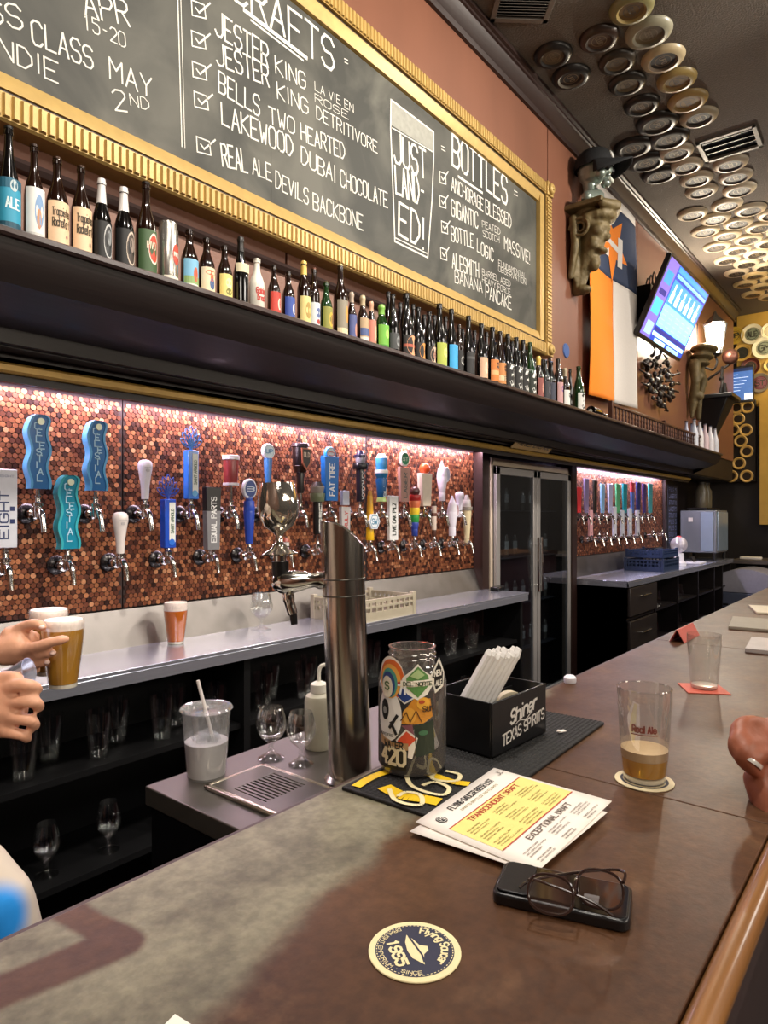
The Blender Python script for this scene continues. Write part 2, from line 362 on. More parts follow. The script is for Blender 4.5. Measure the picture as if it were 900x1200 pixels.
# ------------------------------------------------------------------ the room shell
ceil_m = mat('textured_dark_ceiling', '645c54', .9, 0, .3, 90, .5)
floor_m = mat('dark_floor', '1a1615', .5, 0, .3, 10, .1)
b = MB(); b.bx(-3, 10.4, -4, 2.6, -.1, 0); struct(b.build('floor', floor_m))
b = MB(); b.bx(-3, 10.4, -4, 2.6, ZCEIL, ZCEIL+.1); struct(b.build('ceiling', ceil_m))
b = MB(); b.bx(-3.1, -3, -4, 2.6, 0, ZCEIL); struct(b.build('wall_left', wall_red))
b = MB(); b.bx(-3, 10.4, -4.1, -4, 0, ZCEIL); struct(b.build('wall_front', mat('dim_far_room_wall', '3a2e28', .7, 0, .3, 4)))
far_m = mat('ochre_wall', 'c09a48', .6, 0, .15, 8)
b = MB(); b.bx(10.3, 10.4, -4, 2.6, 0, ZCEIL); struct(b.build('wall_right', mat('dark_far_wall', '1d1613', .6, 0, .3, 5)))
b = MB(); b.bx(10.27, 10.3, -4, 2.0, 3.02, ZCEIL); struct(b.build('trim_8', far_m), 'ochre upper part of the far wall carrying plates')
b = MB(); b.bx(-3, 9.9, 2.40, 2.5, 0, 1.98); b.bx(-3, 9.9, 2.0, 2.5, 1.98, ZCEIL)
struct(b.build('wall_back', wood_dark))
# upper wall: red-brown panels, each a piece of the wall
wb = MB(); wb.bx(-3, 9.9, YW+.012, 2.0, ZS-.2, ZCEIL); wall_up = struct(wb.build('wall_upper', wood_dark))
for x0, x1 in ((-3, -.6), (-.59, 1.8), (1.81, 4.18), (4.19, 6.0), (6.01, 7.9), (7.91, 9.9)):
    p = MB(); p.bx(x0, x1, YW, YW+.014, ZS+.06, 4.14); p.build('panel', wall_red, wall_up, bevel=.003)
t = MB()
t.sweep([(YW, 2.50), (YW-.02, 2.50), (YW-.028, 2.485), (YW-.02, 2.47), (YW, 2.465)], -3, 4.2)
struct(t.build('trim_1', wood_trim))
t = MB(); t.sweep([(YW, 4.14), (YW-.02, 4.14), (YW-.024, 4.155), (YW-.010, 4.17), (YW-.014, 4.185), (YW-.045, 4.22), (YW-.06, 4.25), (YW-.07, 4.255), (YW-.07, 4.27), (YW-.085, 4.275), (YW-.085, ZCEIL), (YW, ZCEIL)], -3, 9.95)
struct(t.build('trim_2', wood_trim, ang=.3), 'dark wood crown moulding between the upper wall and ceiling')
# ------------------------------------------------------------------ soffit: bottle shelf, cove, fascia with gold strip
sh = thing('bottle_shelf', 'long dark wooden shelf with curved cove above the taps carrying the bottles', 'shelf', (0, 0, ZS))
XE = 7.9
b = MB(); b.bx(-3, XE, YS, YW, -.022, 0); b.sweep([(YS, -.022), (YS-.006, -.016), (YS-.006, -.004), (YS, 0)], -3, XE); b.build('shelf_board', mat('shelf_edge_wood', '3a2a26', .35, 0, .3, 10, .04, .3, (1, 14, 14)), sh)
cv = [(YS+.012, -.022), (YS+.02, -.06), (YS+.05, -.10), (YS+.06, -.115), (YS+.09, -.12), (YS+.16, -.15), (YS+.25, -.155), (YS+.30, -.165), (YS+.36, -.19), (YS+.39, -.20), (2.07, -.205), (2.07, -.225), (2.08, -.225), (2.2, -.225), (2.2, -.205), (1.975, -.205), (1.97, -.022)]
b = MB(); b.sweep(cv, -3, XE); b.build('cove', wood_dark, sh, ang=.5)
b = MB(); b.bx(-3, XE+.25, 2.085, 2.105, -.292, -.226); b.bx(-3, XE+.25, 2.085, 2.40, -.238, -.226); b.build('fascia', wood_dark, sh)
b = MB(); b.sweep([(2.085, -.238), (2.07, -.238), (2.064, -.245), (2.064, -.262), (2.07, -.269), (2.085, -.269)], -3, XE+.25); b.build('gold_strip', gold_dk, sh)
b = MB(); b.sweep([(YS-.003, -.010), (YS-.009, -.008), (YS-.009, -.012)], -3, XE); 
# small engraved plaque on the gold strip
p = atY(620, 518, 2.06); pl = thing('plaque', 'small brass plaque with dark lettering on the gold trim above the cooler', 'plaque', (p.x, 2.055, 1.952))
fp = frame((0, 0, 0), (1, 0, 0), (0, -.07, .065))
b = MB(); b.prism([(-.27, 0), (.27, 0), (.27, .09), (-.27, .09)], fp, .005); b.build('plate', gold, pl)
b = MB(); b.text('FINE BEER SERVED HERE', lambda u, v: fp(u, v, .0056), .032, .46, .16, 0, center=True, y0=.03); b.build('lettering', black_m, pl)
# ------------------------------------------------------------------ penny panels
def penny_material():
    m = bpy.data.materials.new('copper_pennies'); m.use_nodes = True; n = m.node_tree.nodes; l = m.node_tree.links; b = n['Principled BSDF']
    g = n.new('ShaderNodeNewGeometry'); cr = n.new('ShaderNodeValToRGB'); e = cr.color_ramp.elements
    e[0].position = 0; e[0].color = L('2b1410'); e[1].position = 1; e[1].color = L('d49c74')
    for p_, c in ((.15, '4c2a1f'), (.45, '7a452f'), (.75, '925a3c'), (.92, 'b0724c')): q = e.new(p_); q.color = L(c)
    l.new(g.outputs['Random Per Island'], cr.inputs[0]); l.new(cr.outputs[0], b.inputs['Base Color'])
    no = n.new('ShaderNodeTexNoise'); no.inputs['Scale'].default_value = 400; bp = n.new('ShaderNodeBump'); bp.inputs['Strength'].default_value = .4; bp.inputs['Distance'].default_value = .001
    l.new(no.outputs['Fac'], bp.inputs['Height']); l.new(bp.outputs[0], b.inputs['Normal'])
    b.inputs['Metallic'].default_value = .55; b.inputs['Roughness'].default_value = .4
    return m
penny_m = penny_material()
def penny_panel(x0, x1, z0, z1, label, n, seams):
    root = thing('penny_panel', label, 'wall panel', ((x0+x1)/2, YP, z0))
    cx = (x0+x1)/2
    xs = [x0]+seams+[x1]
    for a, c in zip(xs, xs[1:]):
        b = MB(); b.bx(a-cx+.002, c-cx-.002, .002, .08, 0, z1-z0); b.build('backing_board', mat('panel_backing', '24110c', .6), root)
        vs = []; fs = []; pr = .00952; rowh = pr*1.732*1.01; k = 0; z = pr
        while z < z1-z0-pr:
            x = a+pr+(pr if k % 2 else 0)+.003
            while x < c-pr-.002:
                t = -.0008-R.random()*.0012; tx = R.uniform(-.05, .05); tz = R.uniform(-.05, .05); o = len(vs); a0 = R.random()
                for j in range(n):
                    al = a0+2*PI*j/n; dx = math.cos(al)*pr*.97; dz = math.sin(al)*pr*.97
                    vs.append((x-cx+dx, t+dx*tx+dz*tz, z+dz))
                for j in range(n):
                    al = a0+2*PI*j/n; vs.append((x-cx+math.cos(al)*pr*.97, .002, z+math.sin(al)*pr*.97))
                fs.append(tuple(range(o, o+n)))
                fs += [(o+(j+1) % n, o+j, o+n+j, o+n+(j+1) % n) for j in range(n)]
                x += pr*2.01
            z += rowh; k += 1
        q = MB(); q.v = vs; q.f = fs; q.m = [0]*len(fs); o_ = q.build('pennies', penny_m, root, smooth=False); stuff(o_)
    return root
XF0, XF1 = 3.89, 5.17
s1 = atY(144, 600, YP).x
penny_panel(.30, 3.80, 1.160, 1.945, 'long near wall panel of close-set copper pennies behind the big row of taps', 8, [s1, s1+1.4])
penny_panel(5.27, 7.95, 1.16, 1.945, 'smaller copper penny panel beyond the cooler behind the far taps', 6, [])
for x0, x1 in ((.30, 3.85), (5.3, 7.9)):
    b = MB(); b.bx(x0, x1, 2.292, 2.304, 1.938, 1.948)
    tag(b.build('led_strip', mat('led_glow_%d' % x0, 'ffc8e8' if x0 < 1 else 'e4b4ff', .5, emit=3.0)), 'glowing pink light strip under the shelf above the %s penny panel' % ('long near' if x0 < 1 else 'far'), 'light')
# ------------------------------------------------------------------ chalkboard in its gilded frame
YB = 1.93
cb = thing('chalkboard', 'long black chalkboard menu of drafts and bottles in a ribbed gold frame', 'chalkboard', (0, 0, 0))
xr = atY(645, 300, 1.9).x; zb, zt = 2.555, 3.68; xl = -1.6
def board_m():
    m = mat('slate_chalkboard', '2b2c29', .62, 0, .1, 5); nt = m.node_tree; n = nt.nodes; l = nt.links; b = n['Principled BSDF']
    tc = n.new('ShaderNodeTexCoord'); no = n.new('ShaderNodeTexNoise'); no.inputs['Scale'].default_value = 2.3; no.inputs['Detail'].default_value = 7; no.inputs['Distortion'].default_value = 1.2
    l.new(tc.outputs['Object'], no.inputs['Vector']); cr = n.new('ShaderNodeValToRGB'); cr.color_ramp.elements[0].position = .38; cr.color_ramp.elements[0].color = L('30312c'); cr.color_ramp.elements[1].position = .68; cr.color_ramp.elements[1].color = L('5c5b53')
    l.new(no.outputs['Fac'], cr.inputs[0]); l.new(cr.outputs[0], b.inputs['Base Color']); return m
bm_ = board_m(); seam = atY(318, 100, YB).x; fw = .145
for a, c in ((xl+fw, seam-.0003), (seam+.0003, xr-fw)):
    b = MB(); b.bx(a-(.01 if a < xl+fw+.01 else 0), c+(0 if c < xr-fw-.01 else .01), YB, YB+.02, zb+fw-.01, zt-fw+.01); b.build('board', bm_, cb)
# frame mouldings: inner flat, dark groove, ribbed outer band
for (z0, sg) in ((zb, 1), (zt, -1)):
    Z = lambda q: z0+sg*q
    b = MB(); pr = [(YW, Z(0)), (1.90, Z(0)), (1.893, Z(.006)), (1.893, Z(.076)), (YW, Z(.076))]; b.sweep(pr if sg > 0 else pr[::-1], xl, xr); b.build('outer_rail', gold, cb)
    b = MB(); pr = [(YW, Z(.076)), (1.905, Z(.076)), (1.905, Z(.09)), (YW, Z(.09))]; b.sweep(pr if sg > 0 else pr[::-1], xl+.07, xr-.07); b.build('groove', mat('frame_groove', '3b2a1a', .5), cb)
    b = MB(); pr = [(YW, Z(.09)), (1.90, Z(.09)), (1.902, Z(.10)), (1.915, Z(.14)), (YB, Z(.145)), (YW, Z(.145))]; b.sweep(pr if sg > 0 else pr[::-1], xl+.09, xr-.09); b.build('inner_rail', gold, cb)
    rb = MB(); x = xl+.1; x_end = xr-.1; pts = []
    while x < x_end:
        rb.add([(x-.0105, 1.894, Z(.009)), (x-.006, 1.884, Z(.012)), (x+.006, 1.884, Z(.012)), (x+.0105, 1.894, Z(.009)), (x-.0105, 1.894, Z(.073)), (x-.006, 1.884, Z(.070)), (x+.006, 1.884, Z(.070)), (x+.0105, 1.894, Z(.073))],
               [(0, 1, 5, 4), (1, 2, 6, 5), (2, 3, 7, 6), (0, 3, 2, 1), (4, 5, 6, 7)]); x += .0235
    stuff(rb.build('ribbing', gold, cb, smooth=False))
for x0, sg in ((xr, -1), (xl, 1)):
    Xx = lambda q: x0+sg*q
    b = MB(); b.box((Xx(.038), (1.893+YW)/2, (zb+zt)/2), (.076, YW-1.893, zt-zb-.15)); b.build('outer_rail', gold, cb)
    b = MB(); b.box((Xx(.083), (1.905+YW)/2, (zb+zt)/2), (.014, YW-1.905, zt-zb-.15)); b.build('groove', M['frame_groove'], cb)
    b = MB(); b.box((Xx(.1175), (1.902+YW)/2, (zb+zt)/2), (.055, YW-1.902, zt-zb-.18)); b.build('inner_rail', gold, cb)
    rb = MB(); z = zb+.1
    while z < zt-.1:
        rb.box((Xx(.041), 1.889, z), (.062, .01, .016)); z += .0235
    stuff(rb.build('ribbing', gold, cb, smooth=False))
    for z in (zb+.038, zt-.038):
        b = MB(); b.box((Xx(.038), 1.925, z), (.086, .09, .086)); b.lathe([(0, .028), (.012, .026), (.016, .018), (.026, .02), (.034, .012), (.036, 0)], 20, 0, (Xx(.038), 1.88, z), rot=Matrix.Rotation(PI/2, 3, 'X'))
        b.build('corner_block', gold, cb, bevel=.003)
# chalk writing: baseline start / end and letter height, taken on the board plane
ck = MB()
def chalk_line(s, p0, p1, hpx, wt=.088, jit=.03, mb=None):
    a = atY(p0[0], p0[1], YB); c = atY(p1[0], p1[1], YB); h = (atY(p0[0], p0[1]-hpx, YB)-a).z
    U = (c-a); ln = U.length; f = frame((a.x, YB-.0012, a.z), (U.x, 0, U.z), (-U.z*.6, 0, U.x))
    (mb or ck).text(s, lambda u, v: f(u, v), h, ln, wt*1.0, 0, .3, jit)
def chalk_stroke(pts, wpx, mb=None):
    P = [atY(x, y, YB) for x, y in pts]; wd = wpx*P[0].y/den(pts[0][0])/F
    (mb or ck).strokes([[(p.x, p.z) for p in P]], lambda u, v: (u, YB-.0013, v), wd)
CL = [('APR', (100, 18), (152, 31), 28), ('15-20', (98, 33), (147, 56), 17), ('SS', (-14, 24), (27, 36), 26), ('CLASS', (38, 51), (109, 82), 27),
 ('MAY', (129, 92), (178, 115), 24), ('NDIE', (-2, 66), (68, 97), 24), ('2', (135, 129), (149, 131), 22), ('ND', (153, 124), (175, 130), 13),
 ('CRAFTS', (271, -2), (391, 85), 42), ('=', (402, 76), (410, 80), 12), ('JESTER', (252, 40), (314, 80), 28), ('KING', (323, 86), (358, 105), 19),
 ('LA VIE EN', (369, 106), (414, 132), 10), ('ROSE', (369, 119), (408, 140), 9), ('JESTER', (254, 75), (315, 102), 25), ('KING', (325, 115), (361, 134), 18), ('DETRITIVORE', (371, 139), (442, 180), 15),
 ('BELLS', (256, 108), (304, 136), 24), ('TWO', (315, 143), (345, 158), 19), ('HEARTED', (353, 164), (404, 187), 19),
 ('LAKEWOOD', (260, 146), (343, 184), 25), ('DUBAI', (353, 192), (393, 214), 20), ('CHOCOLATE', (399, 218), (454, 244), 19),
 ('REAL', (261, 195), (290, 202), 25), ('ALE', (296, 204), (318, 212), 19), ('DEVILS', (323, 220), (361, 240), 19), ('BACKBONE', (367, 245), (425, 270), 19),
 ('BOTTLES', (530, 193), (594, 240), 37), ('=', (515, 178), (524, 183), 12), ('=', (601, 231), (608, 235), 12),
 ('ANCHORAGE', (529, 223), (566, 248), 16), ('BLESSED', (569, 250), (599, 268), 16), ('GIGANTIC', (529, 252), (560, 268), 19), ('PEATED', (565, 266), (586, 275), 7.5), ('SCOTCH', (566, 277), (585, 285), 7.5),
 ('MASSIVE!', (591, 292), (621, 310), 15), ('BOTTLE', (529, 282), (555, 291), 17), ('LOGIC', (559, 295), (578, 307), 15), ('FUNDAMENTAL', (584, 311), (616, 327), 6.5), ('OBSERVATION', (584, 317.5), (616, 334), 6.5),
 ('ALESMITH', (530, 314), (561, 326), 18), ('BARREL AGED', (565, 322), (598, 336), 7), ('HEAVY FORCE', (565, 331), (598, 346), 7), ('BANANA', (533, 331), (565, 343), 14), ('PANCAKE', (569, 349), (599, 363), 15)]
for q in CL: chalk_line(*q)
sk = MB()
for a in (('JUST', (462, 189), (499, 210), 34), ('LAND-', (464, 227), (498, 241), 32), ('ED!', (467, 274), (497, 292), 38)): chalk_line(*a, wt=.09, mb=ck)
for P, w_ in (([(208, -5), (213, 172)], 1.5), ([(211.5, -5), (216.5, 174)], 1), ([(286, 12), (359, 68)], 5), ([(294, 24), (355, 71)], 2.5), ([(537, 207), (565, 226)], 3),
     ([(458, 117), (457.5, 150), (460, 215), (462.5, 283), (501, 302), (506, 235), (508, 185), (508, 155), (458, 117)], 2.2), ([(459.5, 150), (507, 178)], 1.5), ([(463.5, 279), (500, 297)], 1.5)): chalk_stroke(P, w_)
for x, y in ((224, 0), (224, 36), (225, 72), (227, 107), (230, 160)):
    chalk_stroke([(x, y), (x+15, y+6), (x+17, y+22), (x+1, y+18), (x, y)], 1.6); chalk_stroke([(x+5, y+9), (x+9, y+15), (x+22, y+4)], 2)
for x, y in ((515, 201), (515, 229), (517, 259), (516, 290)):
    chalk_stroke([(x, y), (x+7, y+3), (x+7.5, y+15), (x+.5, y+13), (x, y)], 1.3); chalk_stroke([(x+2, y+6), (x+4, y+10), (x+10, y)], 1.5)
stuff(ck.build('chalk_writing', chalk, cb, smooth=False))
b = MB(); f4 = [atY(*q, YB) for q in ((458, 118), (508, 156), (507, 177), (457.5, 146))]
b.add([(p.x, YB-.0008, p.z) for p in f4], [(0, 1, 2, 3)]); b.build('chalk_foam', mat('smeared_chalk', '9a9a92', .95, 0, .25, 40), cb, smooth=False)
# ------------------------------------------------------------------ ceiling plates and vents
def plate_mats(rim, mid, inner): return [mm(rim, .3), mm(mid, .35), mm(inner, .35)]
def plate_mesh(r, rim, mid, inner, name='ceiling_plate'):
    b = MB(); rot = Matrix.Rotation(PI, 3, 'X')
    b.lathe([(r*.6, .02), (r*.92, .008), (r, .0), (r*.99, .006), (r*.94, .018), (r*.8, .028), (r*.66, .03)], 28, 0, rot=rot)
    b.lathe([(r*.66, .03), (r*.60, .024), (r*.56, .02)], 28, 1, rot=rot)
    b.lathe([(r*.56, .02), (r*.3, .018), (0, .018)], 28, 2, rot=rot)
    b.v = [(x, y, z+.03) for x, y, z in b.v]
    return b, [mm(rim, .35), mm(mid, .5), mm(inner, .6)]
def plate(x, y, r, cols, label, group=None, tilt=None, axis='Z', writing=None):
    b, ms = plate_mesh(r, *cols)
    o = thing('ceiling_plate', label, 'plate', (x, y, ZCEIL-.032), group)
    q = MB(); q.v, q.f, q.m = b.v, b.f, b.m; q.build('dish', ms, o)
    e = MB(); f = frame((0, 0, .0105), (1, 0, 0), (0, -1, 0)); e.strokes([[(r*.36*math.cos(a*PI/10), r*.36*math.sin(a*PI/10)) for a in range(21)]], f, .005)
    e.text(writing or R.choice(['UFO', 'CLUB', '200', 'BEER']), lambda u, v: f(u, v), r*.22, r*.5, .2, 0, center=True, y0=-r*.1); e.build('emblem', mm('4c4438' if cols[2] > '60' else '7a6a50', .5), o, smooth=False)
    return o
GG, GD, GC = ('94804f', '6e5a32', '80683a'), ('1c1714', '151210', '463b2d'), ('a89878', '54473a', '232222')
near = [(740, 15, 57, ('7c764f', '8c7846', '6a5228'), 'gold plate with brown centre nearest the top of the ceiling group'), (760, 43, 60, ('8c8874', '524c3e', '5e5236'), 'silvery plate with dull tan centre between gold and cream-rimmed plates'),
 (777, 73, 55, GC, 'cream plate with black centre on the ceiling'), (793, 98, 50, GG, 'plain gold ceiling plate just below the black-centred cream plate'), (806, 122, 50, ('9a8252', '7c6438', '826630'), 'deep gold plate just above the narrow-rimmed dark-centred plate'),
 (819, 141, 47, ('a0947c', '3c342c', '221d1a'), 'cream-rimmed plate with brown-black centre beside the ceiling vent'), (702, 50, 52, ('2e2018', '241a15', '4c3628'), 'brown-centred dark plate left of the silvery plate'), (723, 77, 48, ('2b241c', '201a16', '665840'), 'dark plate with tan centre left of the black-centred cream plate'),
 (735, 102, 48, ('241f1a', '1a1714', '6d6048'), 'dark-rimmed plate with olive centre left of the plain gold plate'), (752, 127, 46, GD, 'dark plate left of the deep gold plate'), (648, 69, 50, ('1d1a18', '171413', '5a5240'), 'dark plate with grey-tan centre nearest the crown moulding'), (669, 94, 50, ('1c1918', '5e584e', '26221f'), 'black plate with a pale crescent in its centre')]
for i, (px, py, w_, cols, lab) in enumerate(near):
    P = atZ(px, py, ZCEIL-.03); plate(P.x, P.y, min(.16, w_*(P-CAM).dot(D)/F/2/1.12), cols, lab)
ORD = ['first', 'second', 'third', 'fourth', 'fifth', 'sixth', 'seventh', 'eighth', 'ninth', 'tenth', 'eleventh', 'twelfth', 'thirteenth', 'fourteenth', 'fifteenth', 'sixteenth', 'seventeenth', 'eighteenth', 'nineteenth', 'twentieth', 'twenty-first', 'twenty-second', 'twenty-third', 'twenty-fourth', 'twenty-fifth', 'twenty-sixth']
used = [atZ(q[0], q[1], ZCEIL-.03) for q in near]
def free(P, dmin=.24):
    if any((P-u).length < dmin for u in used): return False
    used.append(P); return True
kd = -1
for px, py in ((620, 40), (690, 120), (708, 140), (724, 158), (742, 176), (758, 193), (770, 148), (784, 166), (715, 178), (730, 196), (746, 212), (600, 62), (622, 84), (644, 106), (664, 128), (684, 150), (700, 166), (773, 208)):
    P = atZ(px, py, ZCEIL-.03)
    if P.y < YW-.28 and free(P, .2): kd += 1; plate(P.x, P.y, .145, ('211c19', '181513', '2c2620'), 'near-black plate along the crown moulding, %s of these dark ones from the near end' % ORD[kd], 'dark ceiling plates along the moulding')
kd = -1
for px, py in ((792, 182), (804, 198), (816, 213), (822, 227), (856, 195), (862, 210)):
    P = atZ(px, py, ZCEIL-.03)
    if free(P, .2): kd += 1; plate(P.x, P.y, .13, ('b5a892', '403630', '241f1c'), 'cream-rimmed dark-centred plate of the small cluster by the vent, %s from the near end' % ORD[kd], 'small cluster of plates by the vent')
ORD = ['first', 'second', 'third', 'fourth', 'fifth', 'sixth', 'seventh', 'eighth', 'ninth', 'tenth', 'eleventh', 'twelfth', 'thirteenth', 'fourteenth', 'fifteenth', 'sixteenth', 'seventeenth', 'eighteenth', 'nineteenth', 'twentieth', 'twenty-first', 'twenty-second', 'twenty-third', 'twenty-fourth', 'twenty-fifth', 'twenty-sixth']
used += [atZ(x, y, ZCEIL) for x, y in ((830, 182), (845, 176), (860, 170), (876, 160), (840, 160), (800, 190), (820, 200), (640, 10), (610, 10), (580, 10))]
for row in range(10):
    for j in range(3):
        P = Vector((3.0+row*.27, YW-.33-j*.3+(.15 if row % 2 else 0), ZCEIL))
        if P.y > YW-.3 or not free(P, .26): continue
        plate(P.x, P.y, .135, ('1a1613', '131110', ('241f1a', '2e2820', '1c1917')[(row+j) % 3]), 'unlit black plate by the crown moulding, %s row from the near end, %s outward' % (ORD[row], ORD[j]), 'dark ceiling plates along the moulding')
k = 0
X = 6.05
while X < 9.75:
    for j in range(5):
        Y = YW-.33-j*.29+(.145 if k % 2 else 0)-(.0)
        if Y > YW-.31 or Y < .35 or (X < 6.6 and Y < 1.2): continue
        P = Vector((X, Y, ZCEIL))
        if not free(P, .2): continue
        warmth = X > 8.6
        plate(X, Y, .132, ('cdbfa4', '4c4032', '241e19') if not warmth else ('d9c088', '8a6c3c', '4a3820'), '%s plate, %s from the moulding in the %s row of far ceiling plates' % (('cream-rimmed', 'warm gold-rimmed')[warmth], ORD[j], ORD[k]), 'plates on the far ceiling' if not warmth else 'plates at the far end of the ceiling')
    X += .235; k += 1
def vent(p4, label, nsl):
    A, B, Cc, Dd = [atZ(x, y, ZCEIL-.01) for x, y in p4]
    ctr = (A+B+Cc+Dd)/4; lx = ((B-A).length+(Cc-Dd).length)/2; ly = ((Dd-A).length+(Cc-B).length)/2; an = math.atan2((B-A).y, (B-A).x)
    o = thing('ceiling_vent', label, 'vent', (ctr.x, ctr.y, ZCEIL), rz=an)
    fm = mat('grey_vent_metal', '75706a', .5, .3)
    b = MB()
    for s_ in (-1, 1): b.box((s_*(lx/2-.015), 0, -.008), (.03, ly, .016)); b.box((0, s_*(ly/2-.015), -.008), (lx, .03, .016))
    b.build('frame', fm, o, bevel=.002)
    b = MB(); b.box((0, 0, -.002), (lx-.06, ly-.06, .003)); b.build('duct', black_m, o)
    for i in range(nsl):
        b = MB(); b.box((0, -ly/2+.05+(ly-.1)*i/(nsl-1), -.01), (lx-.06, .024, .002), rot=Matrix.Rotation(.6, 3, 'X')); b.build('slat', fm, o)
vent(((815, 168), (884, 146), (896, 170), (827, 192)), 'dark slatted vent in the grey ceiling to the right of the plates', 4)
vent(((566, -8), (640, -6), (656, 12), (590, 33)), 'pale slatted vent in the top corner of the dark ceiling', 7)
# ------------------------------------------------------------------ bottles on the shelf
gl_brown = mat('brown_bottle_glass', '1c0d07', .07, 0, .3, 30, 0, .5)
gl_black = mat('near_black_bottle_glass', '0a0808', .06, 0, .3, 30, 0, .5)
gl_green = mat('green_bottle_glass', '12300f', .06, 0, .3, 30, 0, .5)
GLS = {'b': gl_brown, 'k': gl_black, 'g': gl_green}
SHP = {  # normalised (r, z) profiles
 'long': [(0, 0), (.9, 0), (1, .015), (1, .56), (.93, .62), (.7, .69), (.5, .75), (.42, .82), (.40, .93), (.45, .935), (.45, .96), (.40, .965), (.40, 1), (0, 1)],
 'tall': [(0, 0), (.9, 0), (1, .012), (1, .48), (.94, .55), (.74, .64), (.5, .72), (.38, .8), (.35, .93), (.42, .935), (.42, .97), (.36, .975), (.34, 1), (0, 1)],
 'stub': [(0, 0), (.9, 0), (1, .02), (1, .52), (.95, .58), (.75, .66), (.52, .74), (.42, .8), (.38, .92), (.47, .93), (.47, .965), (.4, .97), (.4, 1), (0, 1)],
 'champ': [(0, 0), (.88, 0), (1, .015), (1, .42), (.93, .5), (.7, .62), (.45, .75), (.36, .86), (.34, .93), (.42, .935), (.42, .965), (.35, .97), (.35, 1), (0, 1)]}
def bottle(px, yt, wpx, shape, gc, cap, label_z, lab_col, deco, text, label, Y=None, group='bottles on the long shelf', yb=None):
    Y = 1.765 if Y is None else Y
    P = atY(px, 300, Y); dist = (P-CAM).dot(D); top = atY(px, yt, Y).z; h = top-ZS; r = wpx*dist/F/2*(1.0 if px < 440 else 1.16)
    if r > h*.19: r = h*.19
    o = thing('beer_bottle', label, 'bottle', (P.x, Y, ZS), group)
    b = MB(); b.lathe([(a*r, z*h) for a, z in SHP[shape]], 20); b.build('glass_bottle', GLS[gc], o)
    prof = SHP[shape]
    def rad(z):
        for (r0, z0), (r1, z1) in zip(prof, prof[1:]):
            if z0 <= z <= z1 and z1 > z0: return (r0+(r1-r0)*(z-z0)/(z1-z0))*r
        return r
    c = MB(); cz = {'cap': .965, 'foil': .72, 'foil_half': .8}[cap[0]]
    zs = [cz, cz+.02, .9, .93, .965, .985] if cap[0] != 'cap' else [.962, .985]
    c.lathe([(rad(z)+.0012, z*h) for z in zs if z >= cz]+[(r*.40, 1.006*h), (0, 1.008*h)], 16); c.build('bottle_cap' if cap[0] == 'cap' else 'neck_foil', mm(cap[1], .35, .4 if cap[0] == 'cap' else .1), o)
    if lab_col:
        z0, z1 = label_z; l_ = MB(); n = 14; a0 = -PI/2-1.25; a1 = -PI/2+1.25; k = r+.0008
        fn = lambda u, v: (math.cos(-PI/2+u/k)*k, math.sin(-PI/2+u/k)*k, v)
        vs = []; hh = (z1-z0)*h; W_ = 2.5*k
        for j in range(2):
            for i in range(n+1): a = a0+(a1-a0)*i/n; vs.append((math.cos(a)*k, math.sin(a)*k, (z0, z1)[j]*h))
        l_.add(vs, [(i, i+1, n+2+i, n+1+i) for i in range(n)]); k2 = k+.0004
        lm = [mm(lab_col, .55)]; fn2 = lambda u, v: (math.cos(-PI/2+u/k2)*k2, math.sin(-PI/2+u/k2)*k2, v)
        k3 = k+.0008; fn3 = lambda u, v: (math.cos(-PI/2+u/k3)*k3, math.sin(-PI/2+u/k3)*k3, v)
        zc = (z0+z1)/2*h
        for dk in deco:
            lm.append(mm(dk[1], .55)); mi = len(lm)-1
            if dk[0] == 'oval':
                ring = circ(dk[2]*r, zc+dk[3]*hh, dk[4]*r, 20, dk[5]*hh if len(dk) > 5 else None)
                cx, cy = dk[2]*r, zc+dk[3]*hh
                for i in range(20): l_.add([fn2(cx, cy), fn2(*ring[i]), fn2(*ring[(i+1) % 20])], [(0, 1, 2)], mi)
            if dk[0] == 'band':
                for i in range(8):
                    u0 = -W_/2*.98+W_*.98*i/8; u1 = -W_/2*.98+W_*.98*(i+1)/8
                    l_.add([fn2(u0, zc+dk[2]*hh), fn2(u1, zc+dk[2]*hh), fn2(u1, zc+dk[3]*hh), fn2(u0, zc+dk[3]*hh)], [(0, 1, 2, 3)], mi)
            if dk[0] == 'tri':
                q = [(dk[2]*r, dk[3]*hh+zc), (dk[4]*r, dk[5]*hh+zc), (dk[6]*r, dk[7]*hh+zc)]; l_.add([fn2(*p) for p in q], [(0, 1, 2)], mi)
        for tx in text:   # (string, colour, y offset frac, height frac, width in r)
            lm.append(mm(tx[1], .6)); l_.text(tx[0], fn3, tx[3]*hh, tx[4]*r, .10 if len(tx[0]) > 3 else .15, len(lm)-1, center=True, y0=zc+tx[2]*hh)
        l_.build('paper_label', lm, o)
    return o
